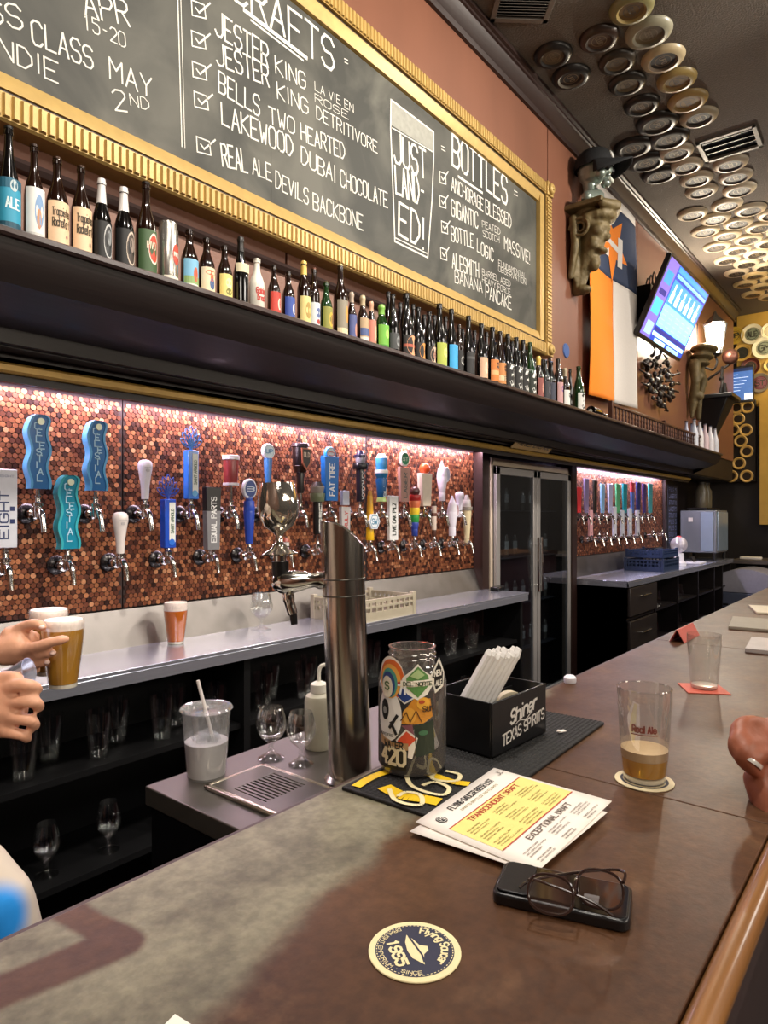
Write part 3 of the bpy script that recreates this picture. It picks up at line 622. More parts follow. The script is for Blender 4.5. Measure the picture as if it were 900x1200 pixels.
BT = [
 (10, 150, 25, 'champ', 'k', ('cap', '1a1a1a'), (.08, .52), '2f97b8', [('band', '1c5f78', .3, .5), ('oval', 'b8c8cc', .1, .36, .35, .12), ('band', '184c60', -.5, -.38)], [('ALE', 'd8eef0', -.1, .2, 1.2)], 'brown bottle with a turquoise label, first at the left end of the shelf'),
 (40, 171, 22, 'tall', 'b', ('cap', '2a1a12'), (.06, .56), 'e4e4e0', [('oval', '7fa0c8', .15, .05, .5, .32), ('oval', 'c08a60', .1, -.1, .25, .2), ('band', 'c8c8c4', -.5, -.38)], [], 'brown bottle with a white label showing a blue picture'),
 (67, 186, 25, 'tall', 'b', ('cap', '3a2416'), (.08, .52), 'ecc9a4', [('oval', '8a5a6a', .5, -.3, .12, .04)], [('Trappistes', '3a3020', .16, .18, 1.7), ('Rochefort', '3a3020', -.1, .2, 1.7)], 'brown bottle with cream script label, next to the white-labelled picture bottle'),
 (95, 196, 23, 'tall', 'b', ('cap', '3a2416'), (.08, .54), 'ecc9a4', [('oval', '3a3a4a', .5, -.32, .12, .06)], [('Trappistes', '3a3020', .16, .18, 1.7), ('Rochefort', '3a3020', -.1, .2, 1.7)], 'brown bottle with cream script label, next to the white-foil bottles'),
 (119, 211, 22, 'tall', 'k', ('foil', 'dedad8'), (.07, .5), '0e0e10', [('oval', 'bcbcbc', .35, 0, .62, .46), ('oval', '3a3c3e', .35, 0, .52, .4), ('oval', '8f9294', .4, .1, .3, .2)], [], 'black bottle with white neck foil and oval label, left of its pair'),
 (145, 221, 23, 'tall', 'k', ('foil', 'dedad8'), (.07, .5), '0e0e10', [('oval', 'c8b8a8', .35, 0, .62, .46), ('oval', '463c36', .35, 0, .52, .4), ('oval', '9a8a80', .4, .1, .3, .2)], [], 'black bottle with white neck foil and oval label, right of its pair'),
 (171, 215, 24, 'tall', 'b', ('cap', '1c1410'), (.06, .5), '3e5a36', [('oval', 'e8d8c8', .3, .08, .62, .36), ('oval', 'c4442e', .3, .08, .55, .31)], [('PIVO', 'f0d8c0', .06, .16, .9)], 'brown bottle with green label and red disc'),
 (222, 270, 20, 'stub', 'b', ('cap', '1c1410'), (.08, .52), '7ab4d4', [('band', 'd8dcd0', -.5, -.36), ('band', '8aa86a', -.36, -.1), ('oval', 'c85a3a', .2, -.02, .32, .26)], [], 'stubby brown bottle with sky-blue picture label'),
 (242, 280, 19, 'stub', 'b', ('cap', '1c1410'), (.08, .5), 'e8d2b0', [('oval', 'c4552e', 0, .3, .75, .1), ('oval', '3e5a8a', .15, -.12, .38, .22), ('oval', 'd86a3c', .1, .1, .25, .14)], [], 'stubby brown bottle with cream label, orange arc and blue figure'),
 (263, 289, 18, 'stub', 'b', ('cap', '1c1410'), (.08, .5), 'e2cf7c', [('oval', 'f0e4a8', 0, .15, .5, .2), ('oval', '7a7a3a', 0, -.2, .45, .14)], [], 'stubby brown bottle with pale yellow label'),
 (282, 279, 19, 'champ', 'k', ('foil_half', '1a1614'), (.5, .62), 'd8cfae', [], [], 'black bottle with a cream collar label on its shoulder'),
 (321, 312, 15, 'stub', 'b', ('cap', '1c1410'), (.07, .5), 'bf3a2c', [('oval', 'e8d8c8', .3, 0, .35, .25), ('oval', 'bf3a2c', .38, 0, .22, .18)], [], 'small brown bottle with red label'),
 (338, 319, 15, 'stub', 'b', ('cap', '1c1410'), (.07, .5), '2c4a9c', [('oval', 'd8d8e0', .3, 0, .35, .25), ('oval', '2c4a9c', .38, 0, .22, .18)], [], 'small brown bottle with blue label'),
 (356, 307, 16, 'long', 'b', ('foil_half', 'd8b860'), (.06, .47), 'dccb84', [('oval', 'a88c48', 0, 0, .5, .3)], [], 'brown bottle with straw-yellow label and yellow neck'),
 (368, 315, 14, 'long', 'b', ('cap', '5a3020'), (.06, .45), 'c4ccd4', [('oval', '5a6a9a', .1, .1, .5, .2), ('oval', 'a83a34', .1, -.25, .4, .1)], [], 'brown bottle with silver-blue label'),
 (382, 331, 15, 'stub', 'g', ('cap', '5a5020'), (.07, .52), '8a8a3c', [('oval', 'd8a838', .2, 0, .5, .3), ('oval', '5a4a24', .3, 0, .3, .2)], [], 'small green bottle with olive and yellow label'),
 (399, 311, 17, 'long', 'b', ('cap', '9a8a60'), (.08, .52), '8c8474', [('oval', 'd89448', .3, .08, .38, .26), ('band', 'd8c9a4', -.5, -.34)], [], 'tall brown bottle with grey label and amber figure'),
 (412, 343, 12, 'stub', 'b', ('foil_half', 'a89888'), (.07, .55), '4a5488', [('oval', 'c08878', .3, -.1, .4, .26)], [], 'small bottle with dusky blue label and pale neck'),
 (425, 347, 14, 'stub', 'b', ('foil_half', 'b8a888'), (.06, .55), 'b49a78', [('band', '4a5a8a', -.2, .1), ('band', 'dcd4c4', -.5, -.25)], [], 'small bottle with beige, blue and white label'),
 (435, 354, 12, 'stub', 'b', ('foil_half', 'c89a80'), (.06, .6), 'c47a68', [('oval', 'e0b090', .2, 0, .4, .3)], [], 'small bottle with salmon pink label'),
 (447, 358, 15, 'stub', 'g', ('foil_half', '7ab04c'), (.1, .56), '6cae3c', [('oval', 'a8d86c', .1, .1, .4, .2), ('band', '3c7a2a', -.5, -.4)], [], 'bottle with bright green label and green neck'),
 (460, 346, 14, 'champ', 'k', ('cap', '141414'), (.1, .36), '3a3c3e', [('oval', '84888a', .2, 0, .5, .35)], [], 'slim black bottle with dark grey label'),
 (476, 345, 17, 'champ', 'k', ('cap', '141414'), (.06, .36), '161210', [('oval', 'dc9a70', .1, 0, .95, .5), ('band', 'a8503c', -.1, .05)], [], 'large black bottle with round salmon label'),
 (490, 361, 14, 'champ', 'k', ('cap', '141414'), (.06, .36), '181210', [('oval', 'dc944a', .15, 0, .9, .5)], [], 'black bottle with round orange label'),
 (503, 366, 13, 'champ', 'k', ('cap', '141414'), (.05, .36), '14100e', [('oval', 'dcb8a0', .15, 0, .9, .5), ('oval', 'a87a6a', .15, 0, .4, .2)], [], 'black bottle with round pale pink label'),
 (515, 357, 15, 'champ', 'k', ('cap', '141414'), (.05, .4), 'a8b44c', [('oval', 'd0d884', .1, .1, .5, .2)], [], 'black bottle with yellow-green label'),
 (529, 363, 13, 'champ', 'k', ('cap', '141414'), (.05, .44), '35a0dc', [], [], 'black bottle with plain bright blue label'),
 (538, 381, 9, 'long', 'b', ('cap', '141414'), (.1, .5), '18181a', [('oval', 'd4d4d0', .1, 0, .6, .22), ('oval', '202022', .1, 0, .45, .15)], [], 'small dark bottle with white ringed badge beside the bright blue label'),
 (549, 371, 13, 'champ', 'k', ('cap', '141414'), (.05, .42), '202022', [('band', '4a4a4c', .2, .3)], [], 'black bottle with plain charcoal label'),
 (564, 380, 13, 'champ', 'k', ('cap', '141414'), (.08, .42), 'd8ae90', [('oval', 'e4c8b0', 0, 0, .5, .3)], [], 'black bottle with peach mug-shaped label'),
 (577, 384, 13, 'champ', 'k', ('cap', '141414'), (.08, .44), 'cf7a34', [('oval', '2c1c14', .1, .25, .4, .15), ('band', 'e8b078', -.2, 0)], [], 'black bottle with orange and black label, left of a matching one'),
 (586, 389, 12, 'champ', 'b', ('cap', '141414'), (.08, .44), 'c48448', [('band', 'e4c8a0', -.35, -.1), ('oval', '4a2c1c', .1, .25, .4, .15)], [('TP', '3a2418', -.34, .2, .9)], 'brown bottle with tan and orange label, right of the orange and black one'),
 (595, 392, 12, 'champ', 'k', ('cap', '141414'), (.06, .46), '100e0e', [], [('3', 'dcdcd8', -.4, .85, .9)], 'black bottle with a big white 3, first of the row of numbered bottles'),
 (605, 396, 12, 'champ', 'k', ('cap', '141414'), (.06, .46), '100e0e', [], [('3', 'dcdcd8', -.4, .85, .9)], 'black bottle with a big white 3, second of the numbered bottles'),
 (613, 399, 11, 'champ', 'k', ('cap', '141414'), (.06, .46), '100e0e', [], [('3', 'dcdcd8', -.4, .85, .9)], 'black bottle with a big white 3, third of the numbered bottles'),
 (621, 402, 12, 'champ', 'g', ('cap', '20401c'), (.06, .44), '0e1c0c', [], [('3', 'dcdcd8', -.4, .85, .9)], 'green bottle with a big white 3 beside the black numbered ones'),
 (631, 418, 10, 'stub', 'b', ('foil_half', 'c8a84c'), (.06, .5), '8a4a44', [('oval', 'c89484', .1, 0, .4, .25)], [], 'small brown bottle with yellow neck and dull red label'),
 (639, 422, 10, 'stub', 'k', ('cap', '3a3a4a'), (.06, .5), '2c2c34', [('oval', '6a6a74', .1, 0, .4, .25)], [], 'small black bottle with slate label'),
 (646, 424, 9, 'stub', 'k', ('cap', '3a4a6a'), (.06, .5), '34384a', [], [], 'small black bottle with blue-grey label and blue cap'),
 (654, 421, 10, 'long', 'b', ('cap', '141414'), (.05, .5), 'c09494', [('oval', '6a4a8a', .1, .2, .5, .15)], [], 'thin brown bottle with mauve-pink label'),
 (662, 432, 10, 'stub', 'b', ('foil_half', 'a89a80'), (.05, .45), 'e0e0dc', [('oval', '5a5a5a', .1, .2, .4, .15)], [], 'small brown bottle with white label near the flag'),
 (678, 430, 12, 'champ', 'g', ('cap', '20401c'), (.05, .42), 'dcdcd8', [], [('3', '20201e', -.4, .85, .9)], 'green bottle with white numbered label, last before the flag'),
]
for q in BT: bottle(*q)
# white printed bottle, tall can
P = atY(301, 300, 1.765); h = atY(301, 304, 1.765).z-ZS; o = thing('white_bottle', 'stubby white-glazed bottle with red lettering', 'bottle', (P.x, 1.765, ZS), 'bottles on the long shelf')
rw = 19*(P-CAM).dot(D)/F/2*.95; b = MB(); b.lathe([(a*rw, z*h) for a, z in SHP['stub']], 20); b.build('glass_bottle', mm('dcd8cc', .25), o)
k_ = rw+.0006
b = MB(); fn = lambda u, v: (math.cos(-PI/2+u/k_)*k_, math.sin(-PI/2+u/k_)*k_, v); b.text('Golden', fn, h*.1, rw*1.5, .2, 0, center=True, y0=h*.36); b.text('Draak', fn, h*.09, rw*1.2, .2, 0, center=True, y0=h*.24); b.build('lettering', mm('b4342c', .5), o)
b = MB(); b.lathe([(rw*.42, h*.965), (rw*.5, h*.97), (rw*.48, h*1.0), (0, h*1.005)], 16); b.build('bottle_cap', mm('c8c4b8', .3, .5), o)
P = atY(197, 300, 1.765); h = atY(197, 262, 1.765).z-ZS; o = thing('beer_can', 'tall silver can with red disc standing between bottles', 'can', (P.x, 1.765, ZS)); rw = 24*(P-CAM).dot(D)/F/2*.95
b = MB(); b.lathe([(0, .004), (rw*.8, 0), (rw, h*.05), (rw, h*.88), (rw*.86, h*.95), (rw*.88, h), (rw*.8, h), (rw*.78, h*.97), (0, h*.97)], 24); b.build('can_body', mat('silver_can', 'c4c2bc', .25, .85, .06, 20), o)
k_ = rw+.0006
b = MB(); rg = circ(.4*rw, h*.5, rw*.5, 20, h*.16)
for i in range(20): b.add([fn(.4*rw, h*.5), fn(*rg[i]), fn(*rg[(i+1) % 20])], [(0, 1, 2)])
b.add([fn(-rw+rw*2*i/8, z) for z in (h*.06, h*.16) for i in range(9)], [(i, i+1, 10+i, 9+i) for i in range(8)], 1)
b.text('PIVO', lambda u, v: fn(u+.4*rw, v), h*.06, rw*.7, .2, 1, center=True, y0=h*.47); b.build('printed_label', [mm('c4442e', .4), mm('e4dccc', .4)], o)
# second rank standing behind: dark unlabelled bottles
bk = None
for i, px in enumerate((455, 469, 484, 497, 509, 522, 542, 556, 570, 582, 592, 600, 609, 617, 626, 636, 644, 658, 668)):
    yt = 345+ (px-455)*.40 + (i*7 % 11)-2
    if bk is None: bk = bottle(px, yt, 12, 'champ', 'k', ('cap', '141414'), (.05, .4), None, [], [], 'dark unlabelled bottle in the rear rank, first of that rank from the left', Y=1.88, group='dark bottles in the rear rank'); s0 = atY(px, yt, 1.88).z-ZS
    else:
        P = atY(px, 300, 1.88); c = copyobj(bk, loc=(P.x, 1.88, ZS)); c['label'] = 'dark unlabelled bottle in the rear rank, %s of that rank from the left' % ORD[i]; s = (atY(px, yt, 1.88).z-ZS)/s0; c.scale = (1, 1, s)
# bottle lying on its side past the last standing one
P = atY(692, 484, 1.76); o = thing('lying_bottle', 'black bottle lying on its side at the foot of the flag', 'bottle', (P.x, 1.76, ZS+.037))
rr = Matrix.Rotation(PI/2, 3, 'Y')
b = MB(); b.lathe([(a*.036, z*.28) for a, z in SHP['champ']], 20, rot=rr); b.build('glass_bottle', gl_black, o)
b = MB(); b.lathe([(0, -.001), (.014, -.001)], 16, rot=rr); b.build('base_mark', mm('c8c8c0', .5), o)
# ------------------------------------------------------------------ little gallery rail on the shelf
x0 = atY(716, 480, 1.72).x; x1 = atY(822, 520, 1.72).x
g = thing('gallery_rail', 'low dark red spindle rail along the shelf edge below the television', 'railing', (x0, 1.72, ZS)); gm = mat('red_brown_spindle_wood', '4a2a20', .4, 0, .3, 20)
ln = x1-x0
b = MB(); b.bx(0, ln, -.012, .012, .105, .125); b.build('top_rail', gm, g, bevel=.003)
b = MB(); b.bx(0, ln, -.012, .012, 0, .014); b.build('bottom_rail', gm, g)
n = int(ln/.07); sp = MB(); sp.lathe([(.006, .012), (.009, .03), (.005, .05), (.010, .065), (.005, .08), (.008, .106)], 8); s0 = sp.build('spindle', gm, g, (.03, 0, 0))
for i in range(1, n): copyobj(s0, g, (.03+i*.07, 0, 0))
for xx in (0, ln/2, ln):
    b = MB(); b.box((xx, 0, .07), (.03, .03, .14)); b.build('post', gm, g, bevel=.002)
# white and blue bottles at the far end of the shelf
fb = None; kk = 0
for i, (px, dy, col) in enumerate(((819, 1.72, 'd4d8e4'), (826, 1.86, 'c8cce0'), (831, 1.72, 'e0dcdc'), (836, 1.86, '9aa4c8'), (840, 1.72, 'd8c0c4'), (845, 1.86, 'c8d0e4'), (849, 1.72, 'e4e0e4'), (854, 1.86, 'a8b4d8'), (858, 1.72, 'dcdce4'))):
    P = atY(px, 500, dy); x = min(P.x, XE-.05-.0*i); 
    x = 6.95+.105*i
    o = thing('frosted_bottle', 'pale frosted bottle at the far shelf end, %s of the bunch from the left' % ORD[i], 'bottle', (x, 1.73+(.1 if i % 2 else 0), ZS), 'pale bottles at the far shelf end')
    b = MB(); b.lathe([(a*.038, z*.27) for a, z in SHP['champ']], 14); b.build('glass_bottle', mm(col, .25), o)
    b = MB(); b.lathe([(.0145, .25), (.016, .255), (.016, .272), (0, .273)], 12); b.build('bottle_cap', mm('3c3c48', .4), o)
# ------------------------------------------------------------------ flag
def flag():
    xA = atY(687, 300, 1.93).x; xB = atY(743, 300, 1.93).x; zt_, zb_ = 4.08, 2.42
    o = thing('flag', 'navy, orange and white cloth flag with a star hanging down the wall', 'flag', (xA, 1.93, zb_)); W_ = xB-xA; H_ = zt_-zb_
    def fn(u, v, n=0): return (u*W_+.01*math.sin(v*5), -.020-.010*math.sin(u*8+v*2)-.006*math.sin(v*7+u*3)-n, v*H_+.03*(u-.5)*(1-v)+(-.02*math.sin(PI*u) if v > .9 else 0))
    nu, nv = 30, 44
    def part(name, inside, m):
        b = MB(); 
        idx = {}
        for i in range(nu):
            for j in range(nv):
                u, v = (i+.5)/nu, (j+.5)/nv
                if not inside(u, v): continue
                for s_ in (0,):
                    b.add([fn(i/nu, j/nv), fn((i+1)/nu, j/nv), fn((i+1)/nu, (j+1)/nv), fn(i/nu, (j+1)/nv)], [(0, 1, 2, 3)])
        q = b.build(name, m, o); 
        import bmesh
        bm = bmesh.new(); bm.from_mesh(q.data); bmesh.ops.remove_doubles(bm, verts=bm.verts, dist=1e-5); bm.to_mesh(q.data); bm.free(); q.data.shade_smooth()
        md = q.modifiers.new('solid', 'SOLIDIFY'); md.thickness = .002
        return q
    part('navy_field', lambda u, v: .60 < v < .965, mat('navy_cloth', '2c3a58', .85, 0, .15, 60, .05))
    part('orange_stripe', lambda u, v: v <= .60 and u < .5, mat('orange_cloth', 'f08418', .85, 0, .08, 60, .05))
    part('white_stripe', lambda u, v: v <= .60 and u >= .5, mat('white_cloth', 'e2dcd6', .85, 0, .05, 60, .05))
    part('hoist_band', lambda u, v: v >= .965, M['white_cloth'])
    b = MB(); cu, cv_ = .47, .755
    # five-pointed star turned on its side with a white letter H across it
    star = []
    for i in range(10):
        rr_ = .30 if i % 2 == 0 else .125; a = -PI/2+i*PI/5
        star.append((cu+rr_*math.cos(a)/W_, cv_+rr_*math.sin(a)/H_))
    for i in range(10): b.add([fn(cu, cv_, .004), fn(*star[i], .004), fn(*star[(i+1) % 10], .004)], [(0, 1, 2)])
    def bar(u0, v0, u1, v1, wd):
        ln_ = math.hypot(u1-u0, v1-v0); n_ = 4
        for k in range(n_):
            a, c = k/n_, (k+1)/n_
            pu, pv, qu, qv = u0+(u1-u0)*a, v0+(v1-v0)*a, u0+(u1-u0)*c, v0+(v1-v0)*c
            dx, dy = -(v1-v0)/ln_*wd, (u1-u0)/ln_*wd
            b.add([fn(pu-dx, pv-dy, .007), fn(qu-dx, qv-dy, .007), fn(qu+dx, qv+dy, .007), fn(pu+dx, pv+dy, .007)], [(0, 1, 2, 3)], 1)
    bar(.36, .685, .36, .825, .040); bar(.60, .665, .60, .805, .040); bar(.36, .765, .60, .74, .014)
    b.build('star_emblem', [M['orange_cloth'], M['white_cloth']], o, smooth=False)
flag()
# ------------------------------------------------------------------ carved bracket with skull and cap
def organic(name, parts, m, parent, voxel=.006, loc=(0, 0, 0), sm=2, sub=False):
    """balls and tapered limbs merged to one continuous surface"""
    b = MB()
    for q in parts:
        if q[0] == 'b': b.ball(q[1], q[2], 16, 0, q[3] if len(q) > 3 else (1, 1, 1), q[4] if len(q) > 4 else None)
        else:
            pts, rs = q[1], q[2]
            b.tube(pts, rs, 12); b.ball(pts[0], rs[0], 12); b.ball(pts[-1], rs[-1], 12)
    o = b.build(name, m, parent, loc)
    r = o.modifiers.new('remesh', 'REMESH'); r.mode = 'VOXEL'; r.voxel_size = voxel; r.use_smooth_shade = True
    s = o.modifiers.new('smooth', 'SMOOTH'); s.iterations = sm; s.factor = .5
    return o
P = atY(672, 335, YW); bx0 = P.x
co = thing('wall_bracket', 'gilded carved wall bracket with scrolls and a grinning face', 'bracket', (bx0, YW, 3.12))
parts = [('t', [(0, -.03, .03), (0, -.06, .14), (0, -.13, .28), (0, -.17, .42), (0, -.12, .55)], [.045, .055, .075, .10, .11]),
 ('b', (0, -.07, .02), .055, (1, 1.2, .6)), ('b', (0, -.17, .5), .12, (1.1, 1.2, .5)),
 ('b', (0, -.235, .36), .035, (.8, 1.2, .9)), ('b', (-.06, -.2, .40), .045), ('b', (.06, -.2, .40), .045), ('b', (0, -.21, .27), .04, (1.5, 1, .5)),
 ('b', (-.055, -.17, .31), .04), ('b', (.055, -.17, .31), .04), ('b', (0, -.15, .2), .05, (1, 1, 1.3)), ('b', (-.09, -.14, .48), .05), ('b', (.09, -.14, .48), .05),
 ('t', [(-.10, -.02, .1), (-.11, -.06, .3), (-.11, -.05, .5)], [.02, .03, .035]), ('t', [(.10, -.02, .1), (.11, -.06, .3), (.11, -.05, .5)], [.02, .03, .035]),
 ('b', (0, -.04, .3), .1, (1.1, .4, 3)), ('t', [(-.12, -.26, .555), (0, -.31, .56), (.12, -.26, .555)], [.03, .04, .03])]
organic('carved_body', parts, brass, co, .008)
for s_ in (-1, 1):
    b = MB()
    pts = []
    for i in range(40):
        a = i/39*4.2*PI; rr_ = .075*(1-i/48); pts.append((s_*.125, -.1+rr_*math.cos(a), .42+rr_*math.sin(a)))
    b.tube(pts, [.014*(1-i/60) for i in range(40)], 8); b.build('scroll', brass, co)
b = MB(); b.box((0, -.13, .575), (.32, .28, .035)); b.build('top_slab', brass, co, bevel=.008)
sk_m = mat('tarnished_silver_skull', '8e9a92', .28, .6, .3, 20, .3)
sk_ = thing('skull', 'shiny silver-grey skull wearing the cap on the carved bracket', 'ornament', (bx0, YW-.15, 3.12+.595))
parts = [('b', (0, 0, .26), .105, (.9, 1.1, 1)), ('b', (0, -.1, .24), .045, (.9, .8, 1)), ('b', (-.05, -.075, .2), .035), ('b', (.05, -.075, .2), .035), ('b', (0, -.09, .14), .04, (1, .9, .7)),
 ('t', [(0, .03, .18), (0, .02, .08), (0, 0, .02)], [.05, .045, .07]), ('t', [(-.12, .0, .03), (0, -.02, .06), (.12, 0, .03)], [.04, .06, .04])]
organic('skull_body', parts, sk_m, sk_, .007, sm=1)
for s_ in (-1, 1):
    b = MB(); b.ball((s_*.038, -.118, .235), .022, 12); b.build('eye_socket', black_m, sk_)
b = MB()
for i in range(6): b.box((-.025+.01*i, -.128, .155), (.008, .012, .022))
b.build('teeth', mm('d8dcd0', .3), sk_)
b = MB()
cap = thing('baseball_cap', 'black cap with a white front mark sitting on the skull', 'cap', (bx0, YW-.15, 3.12+.595+.27))
b.lathe([(.118, 0), (.122, .03), (.112, .08), (.08, .12), (.03, .138), (0, .14)], 24, sx=.95, sy=1.15); b.lathe([(.113, 0), (.0, .12)], 24, sx=.95, sy=1.1); b.build('crown', mat('black_felt', '15171a', .85, 0, .2, 80, .2), cap)
b = MB(); vs = []; n = 14
for j, rr_ in enumerate((.1, .16, .205, .225)):
    for i in range(n+1):
        a = PI+PI*i/n; k_ = (.6+.4*math.sin(a-PI)); vs.append((math.cos(a)*.108, -.04+math.sin(a)*rr_*k_*1.05, .012-.022*j*abs(math.cos(a))-.006*j))
b.add(vs, [(j*(n+1)+i, j*(n+1)+i+1, (j+1)*(n+1)+i+1, (j+1)*(n+1)+i) for j in range(3) for i in range(n)]); o = b.build('visor', M['black_felt'], cap); md = o.modifiers.new('s', 'SOLIDIFY'); md.thickness = .006
b = MB(); b.box((0, -.134, .06), (.05, .006, .045), rot=Matrix.Rotation(-.25, 3, 'X')); b.build('front_mark', mm('d4d4d0', .6), cap)
# small blue disc on the wall
P = atY(663, 411, YW); o = thing('wall_disc', 'small round blue disc stuck on the red wall left of the flag', 'disc', (P.x, YW, P.z)); b = MB(); b.cyl((0, 0, 0), (0, -.008, 0), .052, .048, 24); b.lathe([(.049, 0), (.052, .003), (.049, .006)], 24, rot=Matrix.Rotation(PI/2, 3, 'X')); b.build('disc', mm('3c5f9c', .3), o)
# ------------------------------------------------------------------ television
A, B_, C_, D_ = atY(752, 393, 1.86), atY(801, 421, 1.86), atY(827, 346, 1.60), atY(785, 293, 1.60)
xm0 = (A.x+D_.x)/2; xm1 = (B_.x+C_.x)/2; zb_, zt_ = (A.z+B_.z)/2, (C_.z+D_.z)/2
tv = thing('television', 'wall-mounted flat screen tilted forward, showing a blue beer menu', 'television', (0, 0, 0))
U = Vector((1, 0, 0)); V = Vector((0, 1.60-1.86, zt_-zb_)).normalized(); Wt = xm1-xm0; Ht = math.hypot(.26, zt_-zb_)
f = frame((xm0, 1.86, zb_), U, V)
b = MB(); b.prism([(-.02, -.025), (Wt+.02, -.025), (Wt+.02, Ht+.02), (-.02, Ht+.02)], f, -.045); b.v = b.v; o = b.build('casing', black_pl, tv, bevel=.004)
b = MB()
cols = ['1c3a9c', '78e0f4', '2c7ce0', '1a2470', 'b8f4fc', 'd8f0ff', '6a5ab0', '3aa0a8', '88b8e8']
ms = [mat('screen_%s' % c, c, .3, emit=1.5, var=.05) for c in cols]
def rc(u0, v0, u1, v1, mi, n): b.add([f(u0*Wt, v0*Ht, n), f(u1*Wt, v0*Ht, n), f(u1*Wt, v1*Ht, n), f(u0*Wt, v1*Ht, n)], [(0, 1, 2, 3)], mi)
rc(0, 0, 1, 1, 0, .001); rc(.0, .0, .2, 1, 6, .0014); rc(.02, .3, .18, .5, 7, .0017); rc(.03, .55, .17, .62, 3, .0017); rc(.03, .7, .17, .86, 2, .0017); rc(.05, .04, .18, .2, 8, .0017)
rc(.22, .92, .98, .99, 2, .0014); rc(.24, .86, .98, .9, 1, .0014); rc(.22, .5, .98, .82, 2, .0014); rc(.22, .2, .98, .5, 1, .0014); rc(.22, .13, .98, .18, 3, .0014); rc(.22, .07, .98, .12, 4, .0014); rc(.3, .0, .55, .05, 4, .0015); rc(.6, 0, .9, .05, 8, .0015)
for i in range(6):
    u0 = .26+.12*i; rc(u0, .54, u0+.07, .68, 5 if i else 4, .002); rc(u0+.02, .68, u0+.05, .78, 5, .002)
for i in range(5):
    for j in range(4): rc(.25+.145*i, .24+.06*j, .25+.145*i+.09, .255+.06*j, 8, .002)
b.text('DRAFT MENU', lambda u, v: f(u+Wt*.3, v+Ht*.84, .002), .022, Wt*.5, .2, 3); b.build('screen', ms, tv, smooth=False)
b = MB(); b.bx(xm0+Wt*.4, xm0+Wt*.6, 1.90, YW, zb_+.25, zb_+.5); b.cyl((xm0+Wt*.5, YW, zb_+.38), (xm0+Wt*.5, 1.80, zb_+.35), .025); b.build('wall_mount', black_m, tv)
# cable loops and black box left of the television
P = atY(757, 350, 1.93)
o = thing('cable_box', 'black box with looped cables on the wall at the left side of the television', 'box', (P.x-.05, YW, P.z-.1))
b = MB(); b.box((0, -.06, .02), (.16, .12, .34)); b.build('housing', black_pl, o, bevel=.01)
for k_ in range(3):
    b = MB(); pts = [(-.03+.10*k_*math.sin(t)*.6+.05*k_, -.07-.02*k_, .19+.09*math.sin(t*1)+.03*k_*math.sin(t)) for t in [PI*i/12 for i in range(13)]]
    pts = [(-.06+.16*(i/12)+.02*k_, -.07-.02*k_, .16+(.11+.03*k_)*math.sin(PI*i/12)) for i in range(13)]; b.tube(pts, .006, 6); b.build('cable', black_pl, o)
# dark carved relief under the television
P = atY(768, 448, YW)
o = thing('relief_carving', 'dark carved foliage relief on the wall under the television', 'carving', (P.x, YW, P.z)); prt = []
for i in range(52):
    a = i*2.399; rr_ = .034*math.sqrt(i)*1.0; cx, cz = rr_*math.cos(a)*2.0, rr_*math.sin(a)*1.0; 
    if cz < 0: cx *= (1+cz*1.2)
    prt.append(('b', (cx, -.03-.03*R.random(), cz), R.uniform(.016, .036), (1.4, .8, 1)))
    if i % 2 == 0: prt.append(('t', [(cx, -.05, cz), (cx*1.25+.02, -.075, cz*1.25), (cx*1.4, -.04, cz*1.35+.03)], [.014, .012, .008]))
organic('carved_leaves', prt, bronze_dk, o, .01, sm=0)
# far ornament: carved figure bracket, lantern, shield ledge, copper ball
P = atY(812, 455, YW)
o = thing('figure_bracket', 'bronze carved bracket with a draped figure under the bright lantern', 'bracket', (P.x-.1, YW, 2.80))
prt = [('b', (0, -.14, .52), .14, (1.5, 1, .35)), ('b', (0, -.12, .44), .12, (1.5, 1, .3)), ('b', (0, -.10, .37), .1, (1.4, 1, .3)), ('t', [(-.15, -.08, .34), (-.19, -.1, .15), (-.12, -.06, -.05), (-.14, -.05, -.22)], [.06, .045, .05, .02]),
  ('t', [(.05, -.08, .34), (.12, -.1, .2), (.1, -.06, .0), (.13, -.05, -.2)], [.05, .05, .04, .03]), ('b', (-.12, -.12, .0), .05), ('b', (-.16, -.13, .2), .05)]
organic('carved_body', prt, brass, o, .012, sm=1)
P2 = atY(838, 395, 1.78)
lt = thing('wall_lantern', 'bright glowing lantern on a dark scrolled wall arm at the far end', 'lantern', (P2.x, 1.78, P2.z-.02))
b = MB(); b.lathe([(0, -.2), (.05, -.19), (.07, -.165), (0, -.165)], 6); b.lathe([(.13, .16), (.09, .2), (.03, .26), (.012, .3), (0, .31)], 6); b.lathe([(.125, .15), (.135, .16), (.125, .17)], 6)
for i in range(6): a = PI*i/3; b.cyl((.065*math.cos(a), .065*math.sin(a), -.17), (.12*math.cos(a), .12*math.sin(a), .155), .006, n=6)
b.build('cage', black_m, lt)
b = MB(); b.lathe([(.055, -.16), (.105, .15)], 6); b.build('pane_shade', mat('glowing_frosted_glass', 'fff2dc', .5, emit=14), lt)
b = MB(); b.tube(smoothpts([(0, .19, -.35), (0, .12, -.3), (0, .02, -.34), (0, -.02, -.26), (0, 0, -.19)]), .012, 8); b.tube([(0, .19, -.45), (0, .19, .2)], .014, 8); b.build('arm', black_m, lt)
lp = bpy.data.lights.new('lantern_bulb', 'POINT'); lp.energy = 110; lp.color = (1, .88, .7); lp.shadow_soft_size = .09; lo = bpy.data.objects.new('lantern_bulb', lp); C.objects.link(lo); lo.location = (P2.x-.12, 1.74, P2.z+.0)
P = atY(845, 470, 1.78)
o = thing('shield_ledge', 'dark tapered wall ledge with black capital below the lantern', 'ledge', (P.x, YW, 2.42)); b = MB()
